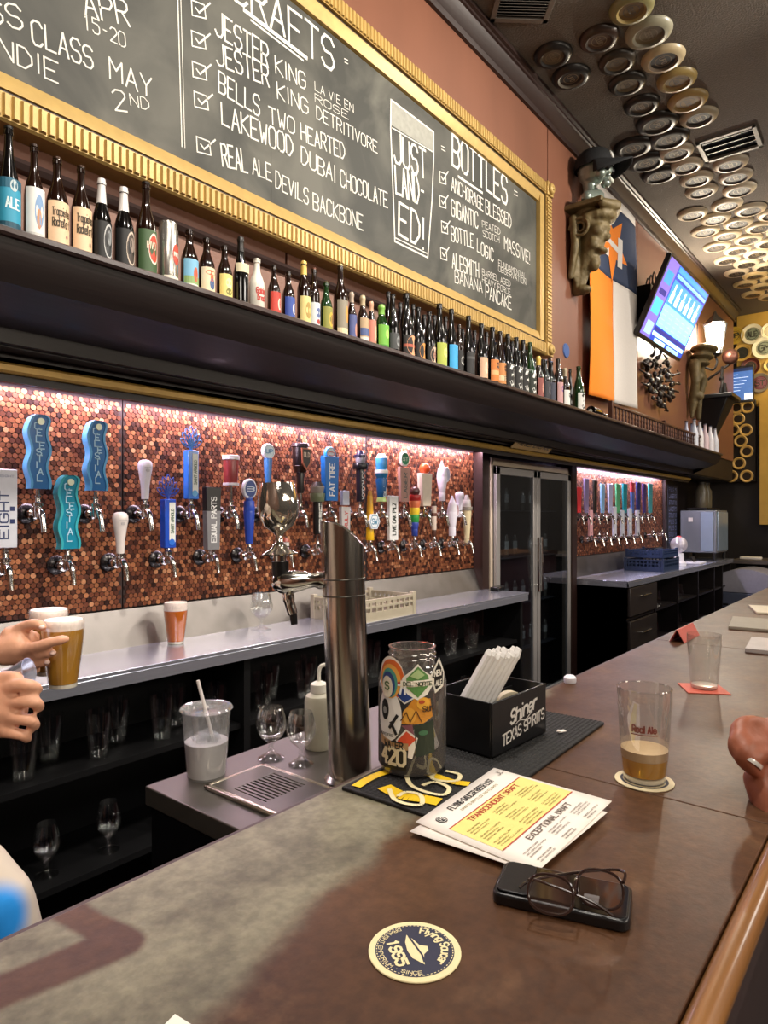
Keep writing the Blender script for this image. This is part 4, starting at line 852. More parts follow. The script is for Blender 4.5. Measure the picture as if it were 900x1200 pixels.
b.hexa([(-.1, -.12, 0), (.1, -.12, 0), (.1, 0, 0), (-.1, 0, 0)], [(-.19, -.3, .42), (.19, -.3, .42), (.19, 0, .42), (-.19, 0, .42)]); b.box((0, -.17, .44), (.46, .36, .05)); b.build('capital', black_m, o, bevel=.01)
b = MB(); b.tube(smoothpts([(-.1, -.2, .47), (-.08, -.22, .6), (-.02, -.2, .66), (.02, -.2, .8)]), .018, 8); b.ball((-.02, -.2, .66), .03); b.tube([(.08, -.2, .47), (.07, -.2, .62)], [.05, .03], 10); b.build('black_figurine', black_m, o)
P = atY(856, 418, 1.7); 
o = thing('copper_ball', 'copper-coloured ball on a post beside the lantern', 'ball', (P.x, 1.7, P.z)); b = MB(); b.ball((0, 0, 0), .09, 20); b.build('ball', mat('copper_ball_metal', '7a5348', .3, .7, .2, 20), o); b = MB(); b.cyl((0, 0, -.08), (0, .27, -.25), .014); b.build('stem', black_m, o)
# ------------------------------------------------------------------ far wall: yellow wall plates, blue display, ring plates on a black board
XR = 10.3
def wplate(px, py, wpx, cols, label, name='wall_plate', txt=None, X=XR, group=None, depth=.03):
    P = atX(px, py, X-.02); r = wpx*(P-CAM).dot(D)/F/2/1.06
    o = thing(name, label, 'plate', (X-.031, P.y, P.z), group); rot = Matrix.Rotation(-PI/2, 3, 'Y')
    b = MB(); b.lathe([(r*.6, .0), (r*.97, .022), (r, .028), (r*.97, .03), (r*.68, .014)], 26, 0, rot=rot); b.lathe([(r*.68, .014), (r*.6, .012)], 26, 1, rot=rot); b.lathe([(r*.6, .012), (0, .012)], 26, 2, rot=rot); b.build('dish', [mm(c, .3) for c in cols], o)
    if txt:
        e = MB(); ff = frame((-.014, 0, 0), (0, -1, 0), (0, 0, 1)); e.text(txt, lambda u, v: ff(u, v, .001), r*.5, r*.8, .2, 0, center=True, y0=-r*.25); e.strokes([[(r*.5*math.cos(a*PI/10), r*.5*math.sin(a*PI/10)) for a in range(21)]], lambda u, v: ff(u, v, .001), r*.05); e.build('emblem', mm('3c3a34', .5), o, smooth=False)
for q in [(861, 394, 22, ('d8b44c', 'c09838', 'cfa844'), 'yellow plate at the left edge of the ochre wall', 'UP'), (882, 392, 25, ('ece4d0', '8a8674', '8a9484'), 'cream plate with grey-green centre at the top of the ochre wall', 'ALE'),
   (903, 388, 20, ('f0e8d4', 'b8a880', 'd8d0b8'), 'pale plate cut by the right frame edge on the ochre wall', None), (870, 414, 21, ('d8b060', '2c2a28', '30302e'), 'plate with a black centre and letter R on the ochre wall', 'R'),
   (896, 408, 27, ('f0ecdc', 'a8a48c', '98a090'), 'large white plate with grey centre right of the lettered plate', 'GM'), (880, 430, 22, ('5a2c28', '8a4a40', '4a3a34'), 'dark red plate partly behind the blue display', 'OK'), (905, 428, 18, ('d0b060', '4a4030', '60604a'), 'gold plate with olive centre at the frame edge', None),
   (891, 449, 24, ('8a8078', '6a2c3c', '8a4a5a'), 'grey-rimmed plate with wine-red centre right of the blue display', 'ST')]:
    wplate(*q[:4], q[4], txt=q[5])
A = atX(858, 470, XR-.3); B_ = atX(882, 430, XR-.3)
o = thing('blue_display', 'upright blue screen with white text lines hanging by the ochre wall', 'screen', (XR-.3, (A.y+B_.y)/2, A.z)); wy = abs(A.y-B_.y); hz = B_.z-A.z
b = MB(); b.box((.02, 0, hz/2), (.05, wy+.03, hz+.06)); b.box((.15, 0, hz/2), (.22, .05, .08)); b.build('casing', black_pl, o, bevel=.004)
b = MB(); ff = frame((-.007, wy/2, 0), (0, -1, 0), (0, 0, 1)); R2 = lambda u0, v0, u1, v1, mi, n: b.add([ff(u0*wy, v0*hz, n), ff(u1*wy, v0*hz, n), ff(u1*wy, v1*hz, n), ff(u0*wy, v1*hz, n)], [(0, 1, 2, 3)], mi)
R2(0, 0, 1, 1, 0, .0); R2(0, .9, 1, 1, 1, .001)
for i in range(6): R2(.08, .8-.1*i, .3+.1*(i*5 % 6), .815-.1*i, 2, .001)
R2(.6, .0, 1, .2, 2, .001); b.build('screen', [mat('screen_blue_far', '3a5f9c', .3, emit=.8), mat('screen_navy_far', '1c2c54', .3, emit=.5), mat('screen_white_far', 'c8d8f0', .3, emit=1)], o, smooth=False)
# black board with ring plates
A = atX(838, 566, XR-.06); B_ = atX(886, 468, XR-.06)
o = thing('dark_board', 'dark panel on the far wall below the blue display', 'panel', (XR-.002, (A.y+B_.y)/2, A.z)); b = MB(); b.box((-.032, 0, (B_.z-A.z)/2), (.06, abs(A.y-B_.y), B_.z-A.z)); b.build('board', mat('dark_brown_board', '241a12', .5), o, bevel=.01)
rings = [(863, 478), (876, 477), (865, 491), (874, 504), (859, 504), (868, 517), (875, 529), (848, 545), (866, 543), (857, 558), (875, 558)]
rp = None
for i, (px, py) in enumerate(rings):
    P = atX(px, py, XR-.08)
    if rp is None:
        rp = thing('ring_plate', 'gold-rimmed dark-centred plate on the far dark panel, first counted downwards', 'plate', P, 'gold-rimmed plates on the dark panel'); rot = Matrix.Rotation(-PI/2, 3, 'Y')
        b = MB(); b.lathe([(.052, .0), (.056, .010), (.076, .018), (.086, .012), (.086, .0)], 22, 0, rot=rot); b.lathe([(.058, .003), (0, .003)], 22, 1, rot=rot); b.build('dish', [mm('d0a860', .35), mm('2a1c10', .4)], rp)
    else: c = copyobj(rp, loc=P); c['label'] = 'gold-rimmed dark-centred plate on the far dark panel, %s counted downwards' % ORD[i]
b = MB(); b.bx(10.15, 10.3, atX(899, 550, 10.2).y-.25, atX(891, 550, 10.2).y, 1.4, 3.1); struct(b.build('trim_4', far_m))
# ------------------------------------------------------------------ beer taps
tap_parts = {}
def tap(px, zrow, label, build_handle, hx=None, yb=575, Yh=2.235, small=False, group='taps on the near penny panel', stem=None):
    """one faucet on the panel at its row height with its own handle above"""
    P = atY(px, 600, Yh); o = thing('beer_tap', label, 'tap', (P.x, YP, zrow), group)
    if not tap_parts:
        b = MB(); q = Matrix.Rotation(PI/2, 3, 'X')
        b.lathe([(.034, .0), (.034, .01), (.026, .018), (.016, .022)], 18, 0, rot=q); tap_parts['collar'] = b.build('collar', mat('dark_nickel', '3a3838', .25, .9, .2, 30), o)
        b = MB(); b.lathe([(.013, .015), (.013, .05), (.019, .052), (.019, .064), (.012, .068), (.012, .085)], 14, 0, rot=q); tap_parts['shank'] = b.build('shank', chrome, o)
        b = MB(); b.lathe([(0, -.014), (.012, -.012), (.0135, 0), (.0135, .022), (.017, .024), (.017, .034), (.010, .038), (.008, .05), (.011, .052), (.011, .058), (.006, .06), (.006, .078), (0, .078)], 14, 0, (0, -.085, 0)); tap_parts['faucet_body'] = b.build('faucet_body', chrome, o)
        b = MB(); b.tube(smoothpts([(0, -.088, .012), (0, -.108, .004), (0, -.122, -.02), (0, -.132, -.062)], 4), [.011]*4+[.0105]*4+[.0085]*5, 12); tap_parts['spout'] = b.build('spout', chrome, o)
    else:
        for k_ in ('collar', 'shank', 'faucet_body', 'spout'): copyobj(tap_parts[k_], o)
    Zc = (P-CAM).dot(D)
    zb0 = (HZ-yb)/F*Zc+1.5-zrow           # handle foot, relative to the row
    if zb0 > .085:
        b = MB(); b.cyl((0, -.085, .07), (0, -.085, zb0), .007, n=10); b.build('lever_stem', chrome, o)
    build_handle(o, Zc, px, Vector((0, -.085, zb0)))
    return o
def K(px, Zc, flat=True): return Zc/F/(den(px) if flat else 1)     # metres per pixel there
def fr(c, rz=0): return frame(c, (math.cos(rz), math.sin(rz), 0), (0, 0, 1))   # normal points to -Y
def front(c, n=0): c = Vector(c); return lambda u, v, k=0: Vector((c.x+u, c.y-n-k, c.z+v))
blue1 = mm('2f7fc4', .22, 0, coat=.5)
def h_wavy(col, rim, hpx, wpx):
    def g(o, Zc, px, c):
        h = hpx*Zc/F; w_ = wpx*K(px, Zc)*.82; f = front(c)
        def outline(s, e=0):
            L_, R_ = [], []
            for i in range(25):
                t = i/24; v = t*h; sft = math.sin(t*2*PI*2.2+.6)*w_*.09; half = w_/2*s
                if t > .88: half *= math.sqrt(max(0, 1-((t-.88)/.12)**2))*.45+.55 if t < 1 else .5
                L_.append((sft-half, v)); R_.append((sft+half, v))
            return L_, R_
        b = MB()
        L_, R_ = outline(1)
        poly = R_+L_[::-1]
        k_ = len(poly); d0, d1 = .016, -.020
        vs = [f(u, v, d0) for u, v in poly]+[f(u, v, d1) for u, v in poly]
        b.add(vs, [(i, (i+1) % k_, k_+(i+1) % k_, k_+i)[::-1] for i in range(k_)])
        n_ = len(L_)
        for i in range(n_-1):
            b.add([f(*L_[i], d1), f(*R_[i], d1), f(*R_[i+1], d1), f(*L_[i+1], d1)], [(3, 2, 1, 0)])
            a = [(p[0]*1, p[1]) for p in (L_[i], R_[i], R_[i+1], L_[i+1])]
            l0, r0, l1, r1 = L_[i][0], R_[i][0], L_[i+1][0], R_[i+1][0]; bd = w_*.12
            v0, v1 = L_[i][1], L_[i+1][1]
            b.add([f(l0, v0, d0), f(l0+bd, v0, d0), f(l1+bd, v1, d0), f(l1, v1, d0)], [(0, 1, 2, 3)]); b.add([f(r0-bd, v0, d0), f(r0, v0, d0), f(r1, v1, d0), f(r1-bd, v1, d0)], [(0, 1, 2, 3)])
            b.add([f(l0+bd, v0, d0-.004), f(r0-bd, v0, d0-.004), f(r1-bd, v1, d0-.004), f(l1+bd, v1, d0-.004)], [(0, 1, 2, 3)], 1)
            b.add([f(l0+bd, v0, d0), f(l0+bd, v0, d0-.004), f(l1+bd, v1, d0-.004), f(l1+bd, v1, d0)], [(0, 1, 2, 3)]); b.add([f(r0-bd, v0, d0-.004), f(r0-bd, v0, d0), f(r1-bd, v1, d0), f(r1-bd, v1, d0-.004)], [(0, 1, 2, 3)])
        b.build('handle', [mm(rim, .2, 0, coat=.6), mm(col, .2, 0, coat=.6)], o, ang=.4)
        b = MB(); tx = 'CELESTIAL'
        for i, ch in enumerate(tx):
            t = .80-i*.087; sx_ = math.sin(t*2*PI*2.2+.6)*w_*.09+(w_*.07 if i % 2 else -w_*.07); ff = front(c+Vector((sx_*.8, 0, t*h)), d0-.002)
            b.text(ch, lambda u, v: ff(u, v), h*.085, None if ch in 'I' else h*.062, .17, 0, center=True)
        b.build('lettering', mm('a8d4ec', .3), o, smooth=False)
        b = MB(); b.cyl(f(math.sin(.91*4.4*PI+.6)*w_*.09, h*.905, d0-.004), f(math.sin(.91*4.4*PI+.6)*w_*.09, h*.905, d0+.003), w_*.17, n=16); b.build('round_badge', mm('cfd8c0', .3, .3), o)
    return g
def h_taper(hpx, wpx, col, marks=True, txt=None):
    def g(o, Zc, px, c):
        h = hpx*Zc/F; w_ = wpx*Zc/F/2; b = MB()
        b.lathe([(0, 0), (w_*.5, 0), (w_*.52, .01), (w_*.6, h*.35), (w_*.85, h*.65), (w_, h*.82), (w_*.98, h*.9), (w_*.8, h*.97), (w_*.4, h), (0, h)], 20, 0, c); b.build('handle', mm(col, .22, 0, coat=.5), o)
        b = MB(); r_ = w_*.98; f = lambda u, v: c+Vector((math.sin(u/r_)*r_, -math.cos(u/r_)*r_-.0008, v))
        b.strokes([[(-w_*.6+w_*1.2*i/6, h*.8) for i in range(7)]], f, .0015); b.text(txt or '6%', lambda u, v: f(u, v), h*.05, w_*.8, .2, 0, center=True, y0=h*.7); b.build('fine_print', mm('9a98a0', .4), o, smooth=False)
    return g
def box_handle(b, f, w_, h, dpt, mi=0, u0=0, v0=0, taper=1):
    w2 = w_*taper
    vs = [f(u0-w_/2, v0, dpt/2), f(u0+w_/2, v0, dpt/2), f(u0+w_/2, v0, -dpt/2), f(u0-w_/2, v0, -dpt/2)]; vt = [f(u0-w2/2, v0+h, dpt/2), f(u0+w2/2, v0+h, dpt/2), f(u0+w2/2, v0+h, -dpt/2), f(u0-w2/2, v0+h, -dpt/2)]
    b.hexa(vs, vt, mi)
def h_lotus(hpx, wpx, c1, c2, lotus):
    def g(o, Zc, px, c):
        k_ = Zc/F; w_ = wpx*k_/den(px)*.62; hb = hpx*k_; f = front(c)
        b = MB(); box_handle(b, f, w_, hb, .034); b.build('handle', mm(c1, .25, 0, coat=.4), o, bevel=.003)
        b = MB(); F2 = front(c, .0178); b.poly([(-w_*.12, hb*.12), (w_*.42, hb*.12), (w_*.42, hb*.93), (-w_*.12, hb*.93)], F2, 0)
        fv = lambda u, v: F2(w_*.28-v, hb*.3+u, .0008); b.text('SAINT ARNOLD', fv, w_*.26, hb*.5, .16, 1)
        b.poly(circ(w_*.1, hb*.12, w_*.26, 16), lambda u, v: F2(u, v, .001), 2); b.build('printed_strip', [mm('d8dcd8', .4), mm('3a5a48', .4), mm(c2, .3)], o, smooth=False)
        b = MB(); b.cyl(c+Vector((0, 0, hb)), c+Vector((0, 0, hb+.012)), .006, n=10); zt_ = c+Vector((0, 0, hb+.012)); s_ = lotus*k_
        F3 = front(zt_)
        for i, a in enumerate((-1.1, -.7, -.35, 0, .35, .7, 1.1)):   # petals as loops
            L_ = s_*(1.15-.25*abs(a)); ax, az = math.sin(a)*L_*.85, math.cos(a)*L_
            px_, pz_ = math.cos(a)*s_*.17, -math.sin(a)*s_*.17
            pts = [F3(0, 0), F3(ax*.45+px_, az*.5+pz_), F3(ax, az), F3(ax*.45-px_, az*.5-pz_), F3(0, 0)]; b.tube(smoothpts(pts, 4), .0022, 6)
        b.tube([F3(math.sin(t)*s_*.5, s_*.12+(1-math.cos(t))*s_*.1) for t in [(-8+i)*PI/16 for i in range(17)]], .0026, 6); b.build('lotus_topper', mm(lotus_col(c1), .3), o)
    return g
def lotus_col(c): return '4a8fe0' if c == '2f6fc8' else '3558c0'
def h_block(hpx, wpx, cols, txt=None, txtcol='202020', vert=True, topw=1, dpt=.03, shear=False):
    def g(o, Zc, px, c):
        k_ = Zc/F; w_ = wpx*k_/den(px)*.7; h = hpx*k_; f = front(c); b = MB(); n_ = len(cols); mats_ = []
        for i, (cc, fr_) in enumerate(cols): mats_.append(mm(cc, .3)); 
        v = 0; tot = sum(q[1] for q in cols)
        for i, (cc, fr_) in enumerate(cols):
            hh = h*fr_/tot; t0 = 1+(topw-1)*v/h; t1 = 1+(topw-1)*(v+hh)/h; box_handle(b, f, w_*t0, hh, dpt, i, 0, v, t1/t0); v += hh
        b.build('handle', mats_, o, bevel=.002)
        if txt:
            b = MB(); F2 = front(c, dpt/2+.0008)
            if vert: b.text(txt, lambda u, v: F2(w_*.2*(1 if topw >= 1 else .8)-v, h*.12+u), w_*.4, h*.72, .18)
            else: b.text(txt, lambda u, v: F2(u, v), h*.12, w_*.8, .18, center=True, y0=h*.75)
            b.build('lettering', mm(txtcol, .4), o, smooth=False)
    return g
def h_stack(segs, letters=None):
    """turned handle: list of (height px, bottom radius px, top radius px, colour) from the foot up"""
    def g(o, Zc, px, c):
        k_ = Zc/F; b = MB(); z = 0; ms = []; top = None
        for hp, r0, r1, col in segs:
            if mm(col, .3) not in ms: ms.append(mm(col, .3))
            mi = ms.index(mm(col, .3)); h = hp*k_; b.lathe([(0, z), (r0*k_*.96, z), (r0*k_, z+h*.06), (r1*k_, z+h*.94), (r1*k_*.96, z+h), (0, z+h)], 16, mi, c); z += h
        b.build('handle', ms, o)
        if letters:
            t_, col, z0, hh, r_ = letters; F2 = front(c, r_*k_+.001); b = MB()
            b.text(t_, lambda u, v: F2(r_*k_*.35-v, z0*k_+u), r_*k_*.8, hh*k_, .2); b.build('lettering', mm(col, .4), o, smooth=False)
    return g
def disc_on(o, c, k_, u, v, r, cols, dpt=.02, name='round_sign', ry=None, txt=None, tc='2a4a9c'):
    b = MB(); rot = Matrix.Rotation(PI/2, 3, 'X'); cc = c+Vector((u*k_, 0, v*k_)); R_ = r*k_
    b.lathe([(0, -dpt/2), (R_*.92, -dpt/2), (R_, -dpt/3), (R_, dpt/3), (R_*.92, dpt/2), (R_*.8, dpt/2)], 22, 0, cc, 1, (ry or r)/r, rot); b.lathe([(R_*.8, dpt/2), (R_*.78, dpt/2-.002), (0, dpt/2-.002)], 22, 1, cc, 1, (ry or r)/r, rot)
    o2 = b.build(name, [mm(cols[0], .3), mm(cols[1], .3)], o)
    if txt: q = MB(); F2 = front(cc, dpt/2+.0005); q.text(txt, lambda a, b_: F2(a, b_), R_*.5, R_*1.1, .2, center=True, y0=-R_*.25); q.build('lettering', mm(tc, .4), o, smooth=False)
def combo(*gs):
    def g(o, Zc, px, c):
        for q in gs: q(o, Zc, px, c)
    return g
def disc(u, v, r, cols, **kw): return lambda o, Zc, px, c: disc_on(o, c, Zc/F, u, v, r, cols, **kw)
def shield(o, Zc, c):
    k_ = Zc/F; F2 = front(c+Vector((0, 0, 26*k_)), 9*k_); b = MB(); q = [(0, 0), (6.5, 8), (7.5, 26), (-7.5, 26), (-6.5, 8)]; b.prism([(u*k_, v*k_) for u, v in q], lambda u, v, n: F2(u, v, n), .006, 0); q = [(a*.8, 3+b_*.84) for a, b_ in q]; b.poly([(u*k_, v*k_) for u, v in q], lambda u, v: F2(u, v, .0068), 1)
    b.text('OLD', lambda u, v: F2(u, v, .0075), 5*k_, 9*k_, .2, 2, center=True, y0=16*k_); b.build('shield_badge', [mm('9a5a44', .35, .4), mm('241a1c', .4), mm('c4b0a0', .4)], o, smooth=False)
def MBball(o, c, k_, u, v, r, col, name='ball_topper'):
    b = MB(); b.ball(c+Vector((u*k_, 0, v*k_)), r*k_, 18); b.build(name, mm(col, .25), o)
def h_eight(o, Zc, px, c):
    k_ = Zc/F; w_ = .062; h = 92*k_; f = front(c); b = MB(); box_handle(b, f, w_, h, .03); b.build('handle', mm('c9ccd6', .25), o, bevel=.003)
    b = MB(); F2 = front(c, .0158); b.text('EIGHT', lambda u, v: F2(.0-v+.004, h*.12+u), .026, h*.6, .16); 
    b2 = MB()
    for q in (.31, .47): b2.poly([(.008, h*q), (.022, h*q), (.022, h*q+.014), (.008, h*q+.014)], F2)
    b.build('lettering', mm('1c2c5c', .4), o, smooth=False); stuff(b2.build('printed_squares', mm('1c2c5c', .4), o, smooth=False)); b3 = MB(); b3.text('EIGHT', lambda u, v: F2(u, v, .0004), .006, .04, .2, center=True, y0=h*.9); b3.build('fine_print', mm('8a90a8', .4), o, smooth=False)
def boxtop(o, Zc, c, v, w_, h, col):
    k_ = Zc/F; b = MB(); box_handle(b, front(c), w_*k_, h*k_, .02, 0, 0, v*k_, .9); b.build('top_plaque', mm(col, .3), o, bevel=.002)
def hexbadge(o, Zc, c):
    k_ = Zc/F; F2 = front(c+Vector((0, 0, 22*k_)), 5*k_); b = MB(); b.prism(circ(0, 0, 10*k_, 6), lambda u, v, n: F2(u, v, n), .01, 0); b.strokes([circ(0, 0, 8*k_, 6)+circ(0, 0, 8*k_, 6)[:1]], lambda u, v: F2(u, v, .0106), 1*k_, 1); b.text('SW', lambda u, v: F2(u, v, .0106), 6*k_, 9*k_, .2, 1, center=True, y0=-3*k_); b.build('hexagonal_badge', [mm('e4e8ee', .3), mm('4a84a8', .4)], o, smooth=False)
ZU, ZLW = 1.512, 1.335
# upper row
tap(44, ZU, 'tap with wavy mid-blue handle lettered down its front, first of the upper row', h_wavy('2468a8', '58a4d8', 87, 30), yb=573)
tap(112, ZU, 'tap with wavy mid-blue handle, left of the panel seam in the upper row', h_wavy('2468a8', '58a4d8', 82, 26), yb=575)
tap(170, ZU, 'tap with plain white tapered handle in the upper row', h_taper(46, 17, 'dcd8e0'), yb=585)
tap(224, ZU, 'tap with light blue bar handle topped by an open lotus, upper row', h_lotus(57, 20, '2f6fc8', '5a9fd0', 22), yb=585)
tap(270.5, ZU, 'tap with a dark red marbled cylinder handle between white rings', h_stack([(3, 9.5, 9.5, 'd8d4d8'), (27, 8, 9, '8c3838'), (5, 10, 10, 'e4e0e4')]), yb=569)
tap(314, ZU, 'tap with slim blue handle under a white disc, above the snifter topper', combo(h_stack([(45, 3, 5, '3c78b8')]), disc(0, 53, 9, ('e8ecf4', 'd0e4f0'), txt='UP', tc='4a90c8')), yb=582)
tap(352, ZU, 'tap with dark brown shield badge and copper trim', combo(h_stack([(24, 4, 4.5, '1c1412'), (8, 7, 9, '2a1a14'), (22, 9, 9.5, '1c1416'), (4, 11, 10, '3a3034')]), lambda o, Zc, px, c: shield(o, Zc, c)), yb=578)
tap(386.5, ZU, 'tap with bright blue paddle handle lettered twice in white with a cyclist disc', combo(h_block(52, 20, [('1f6fc0', 1)], 'FAT TIRE', 'e8eef4', topw=1.2), disc(0, 55, 8.5, ('2c84cc', 'd8e4ee'), txt='O', tc='c83c4c')), yb=587)
tap(422, ZU, 'tap with black bar handle lettered in white under a moustached head in a hat', combo(h_stack([(38, 4.5, 5, '1c1a24'), (7, 9, 9, '141318'), (7, 5, 6, '8a8a92'), (3, 7, 7, '20203a'), (5, 5, 3, '2a2a44')], ('WOODCHUCK', 'dcdce0', 3, 32, 4.6))), yb=588)
tap(447, ZU, 'tap with a sculpted blue and white wave handle', combo(h_stack([(5, 6, 5, 'a8c878'), (22, 5, 7, '1c5c94'), (6, 6, 8, '2c78ac'), (4, 8, 8, 'dfe2dc'), (14, 6.5, 7, '3a8cc4'), (5, 7, 4, 'e8e8e0')], ('BLUE', 'e0e8e8', 6, 22, 5.5))), yb=588)
tap(473.5, ZU, 'tap with dusty pink tapered bar under a round green sign', combo(h_block(40, 13, [('b08a80', 1)], 'LAGER', '4a5a5a', topw=1.35, dpt=.02), disc(0, 50, 8.5, ('e4e8e0', '3c9468'), txt='ST', tc='e8f0e8')), yb=588)
tap(497.7, ZU, 'tap with cream square handle topped by an orange ball', combo(h_block(38, 13, [('d8cbbb', 1)], None, topw=1.35, dpt=.035), lambda o, Zc, px, c: MBball(o, c, Zc/F, 0, 44, 6.5, 'e0582c')), yb=593)
tap(518, ZU, 'tap with white bowling-pin handle and an oval disc at its side, upper row', combo(h_stack([(10, 4, 4, 'dcd8e4'), (18, 4, 6.5, 'dcd8e4'), (10, 6.5, 5, 'e0dce8'), (6, 4, 2, 'e0dce8'), (3, 1.5, 1, 'e0dce8')]), disc(8, 31, 7, ('e4e0ec', 'b8b8d0'), ry=9)), yb=587)
tap(538.5, ZU, 'tap with short white rounded handle at the right end of the upper row', h_taper(30, 11, 'dcd8e4'), yb=606)
# lower row
tap(6, ZLW, 'tap with pale grey slab handle lettered in navy, cut by the left frame edge', h_eight, yb=642)
tap(79, ZLW, 'tap with wavy teal handle in the lower row', h_wavy('1d83a0', '3aa6b4', 86, 28), yb=643)
tap(141, ZLW, 'tap with plain white tapered handle in the lower row on the panel seam', h_taper(49, 18, 'ded6d2'), yb=649)
tap(197, ZLW, 'tap with royal blue bar handle topped by an open lotus, lower row', h_lotus(57, 21, '1f4cb8', '2c6cd0', 22), yb=642)
tap(248, ZLW, 'tap with angular grey handle and black lettered side', combo(h_block(73, 20, [('77767a', .62), ('2c2c2e', .38)], 'EQUAL PARTS', 'd8d8d8', topw=1.25)), yb=644)
tap(292, ZLW, 'tap with tapered royal blue handle under a white oval badge', combo(h_stack([(38, 4.5, 6.5, '2340a0'), (12, 6.5, 6, '2c4cb0'), (4, 4, 4, '3458b8')]), disc(0, 64, 10, ('e0e4f0', '2c4890'), ry=12, txt='B', tc='d8e4f8')), yb=637)
tap(335, ZLW, 'tap with short reddish-brown handle hidden behind the snifter foot', h_stack([(10, 4, 4, 'c8c4c0'), (5, 5, 3, '8c3c2c')]), yb=645)
tap(372, ZLW, 'tap with black lettered bar under a sculpted grey-green head', combo(h_stack([(38, 5, 5.5, '161616'), (10, 8, 9, '6a7458'), (8, 7, 8.5, '9a948c'), (5, 8, 5, '3a3834')], ('VOODOO RANGER', 'd4d4d0', 2, 34, 5)), disc(3, 50, 4, ('c8c4bc', '4a4844'))), yb=626)
tap(404, ZLW, 'tap with grey plaque handle lettered in red beside the steel tower', combo(h_block(34, 13, [('a8a4a4', 1)], 'TRULY', 'a83028', topw=1.15, dpt=.02), lambda o, Zc, px, c: boxtop(o, Zc, c, 36, 12, 17, 'b4b8c8')), yb=628)
tap(433.5, ZLW, 'tap with yellow turned handle and white hexagonal badge', combo(h_stack([(14, 5, 4.5, 'dcae20'), (16, 4, 4, 'dcae20'), (22, 4.2, 3.2, 'd4a02c'), (6, 3, 2, 'c08a30')]), lambda o, Zc, px, c: hexbadge(o, Zc, c)), yb=633)
tap(460, ZLW, 'tap with slim white and black lettered bar handle', h_block(52, 14, [('dcdcdc', 1)], 'LIVE OAK PILZ', '26302c', dpt=.022), yb=633)
tap(486, ZLW, 'tap with rainbow striped handle topped by a dark red ball', combo(h_stack([(8, 3.5, 4, '2a3c8c'), (8, 4, 5, '33449a'), (9, 5, 5.5, '2c8a3c'), (8, 5.5, 6, 'e0c030'), (8, 6, 7, 'd8744c'), (7, 7, 7, 'b02c2c')]), lambda o, Zc, px, c: MBball(o, c, Zc/F, 0, 52, 6, '5a3c3c')), yb=628)
tap(508.6, ZLW, 'tap with thin brown stick handle with cream labels', h_stack([(8, 2.5, 2.5, '4a2c24'), (16, 3, 3, 'cdbcb0'), (4, 3, 3, '5a2c20'), (8, 3, 3, 'cdbcb0'), (6, 2.5, 2, '4a2c24')]), yb=629)
tap(530, ZLW, 'tap with white bowling-pin handle and small oval disc, lower row', combo(h_stack([(10, 4.2, 4.2, 'dcd8e4'), (18, 4.2, 6.5, 'dcd8e4'), (11, 6.5, 4.5, 'e0dce8'), (5, 4, 2, 'e0dce8'), (3, 1.5, 1, 'e0dce8')]), disc(7.5, 30, 5, ('e4e0ec', 'b89098'), ry=8)), yb=628)
tap(547, ZLW, 'tap with cream tapered handle topped by a pale carved head, last of the lower row', h_stack([(38, 3, 5.5, 'cfc09c'), (4, 6.5, 6.5, '8a8478'), (8, 5, 4.5, 'c8c4c0'), (6, 3.5, 2, 'a8a4a0')]), yb=636)
# far panel
far_u = [(678, 30, 9, 'd03840', 'coral red handle'), (687, 40, 8, '8878a0', 'mauve slab handle'), (697, 38, 6, '2a2622', 'black beaded handle'), (706, 34, 7, '88b4d8', 'pale blue handle'), (715, 34, 8, 'b8bce0', 'lilac white handle'), (724, 34, 8, '58a878', 'leaf green handle'), (732, 34, 8, '208c98', 'teal handle'), (741, 36, 6, 'c83848', 'blue handle with a red top'), (748, 36, 7, '202c6c', 'navy handle'), (755, 34, 6, '3c2c70', 'violet navy handle'), (762, 34, 7, '3c9ca8', 'turquoise handle at the right end')]
for px, hp, wp, col, nm in far_u:
    tap(px, 1.5, 'far panel tap with %s in the upper row' % nm, h_block(hp, wp*.6, [(col, .7), (col if 'red top' not in nm else '4a68b0', .3)] if 'red top' not in nm else [('4a68b0', .7), (col, .35)], topw=1.5, dpt=.016), yb=601, group='taps on the far penny panel')
far_l = [(692, 30, 9, 'd8a0a4', 'salmon pink handle'), (720, 34, 8, 'd0d0dc', 'tall white handle nearest the lilac one'), (729, 30, 8, 'c4c8d4', 'white handle below the green one'), (738, 32, 8, 'c8ccd8', 'white handle below the teal one'), (747, 30, 8, 'cfccd8', 'white handle with a red mark')]
for px, hp, wp, col, nm in far_l:
    tap(px, 1.305, 'far panel tap with %s in the lower row' % nm, h_block(hp, wp*.62, [(col, 1)], topw=.95, dpt=.018), yb=628, group='taps on the far penny panel')
def h_none(o, Zc, px, c): b = MB(); b.lathe([(0, 0), (.008, 0), (.01, .02), (.006, .03), (0, .03)], 10, 0, c); b.build('lever_cap', chrome, o)
for px, pl_ in ((702, 'just right of the salmon pink one'), (711, 'between the salmon pink and first white one'), (765, 'second from the right end'), (776, 'at the right end')): tap(px, 1.305, 'far panel lower-row tap without a handle, %s' % pl_, h_none, yb=629, group='bare taps on the far penny panel')
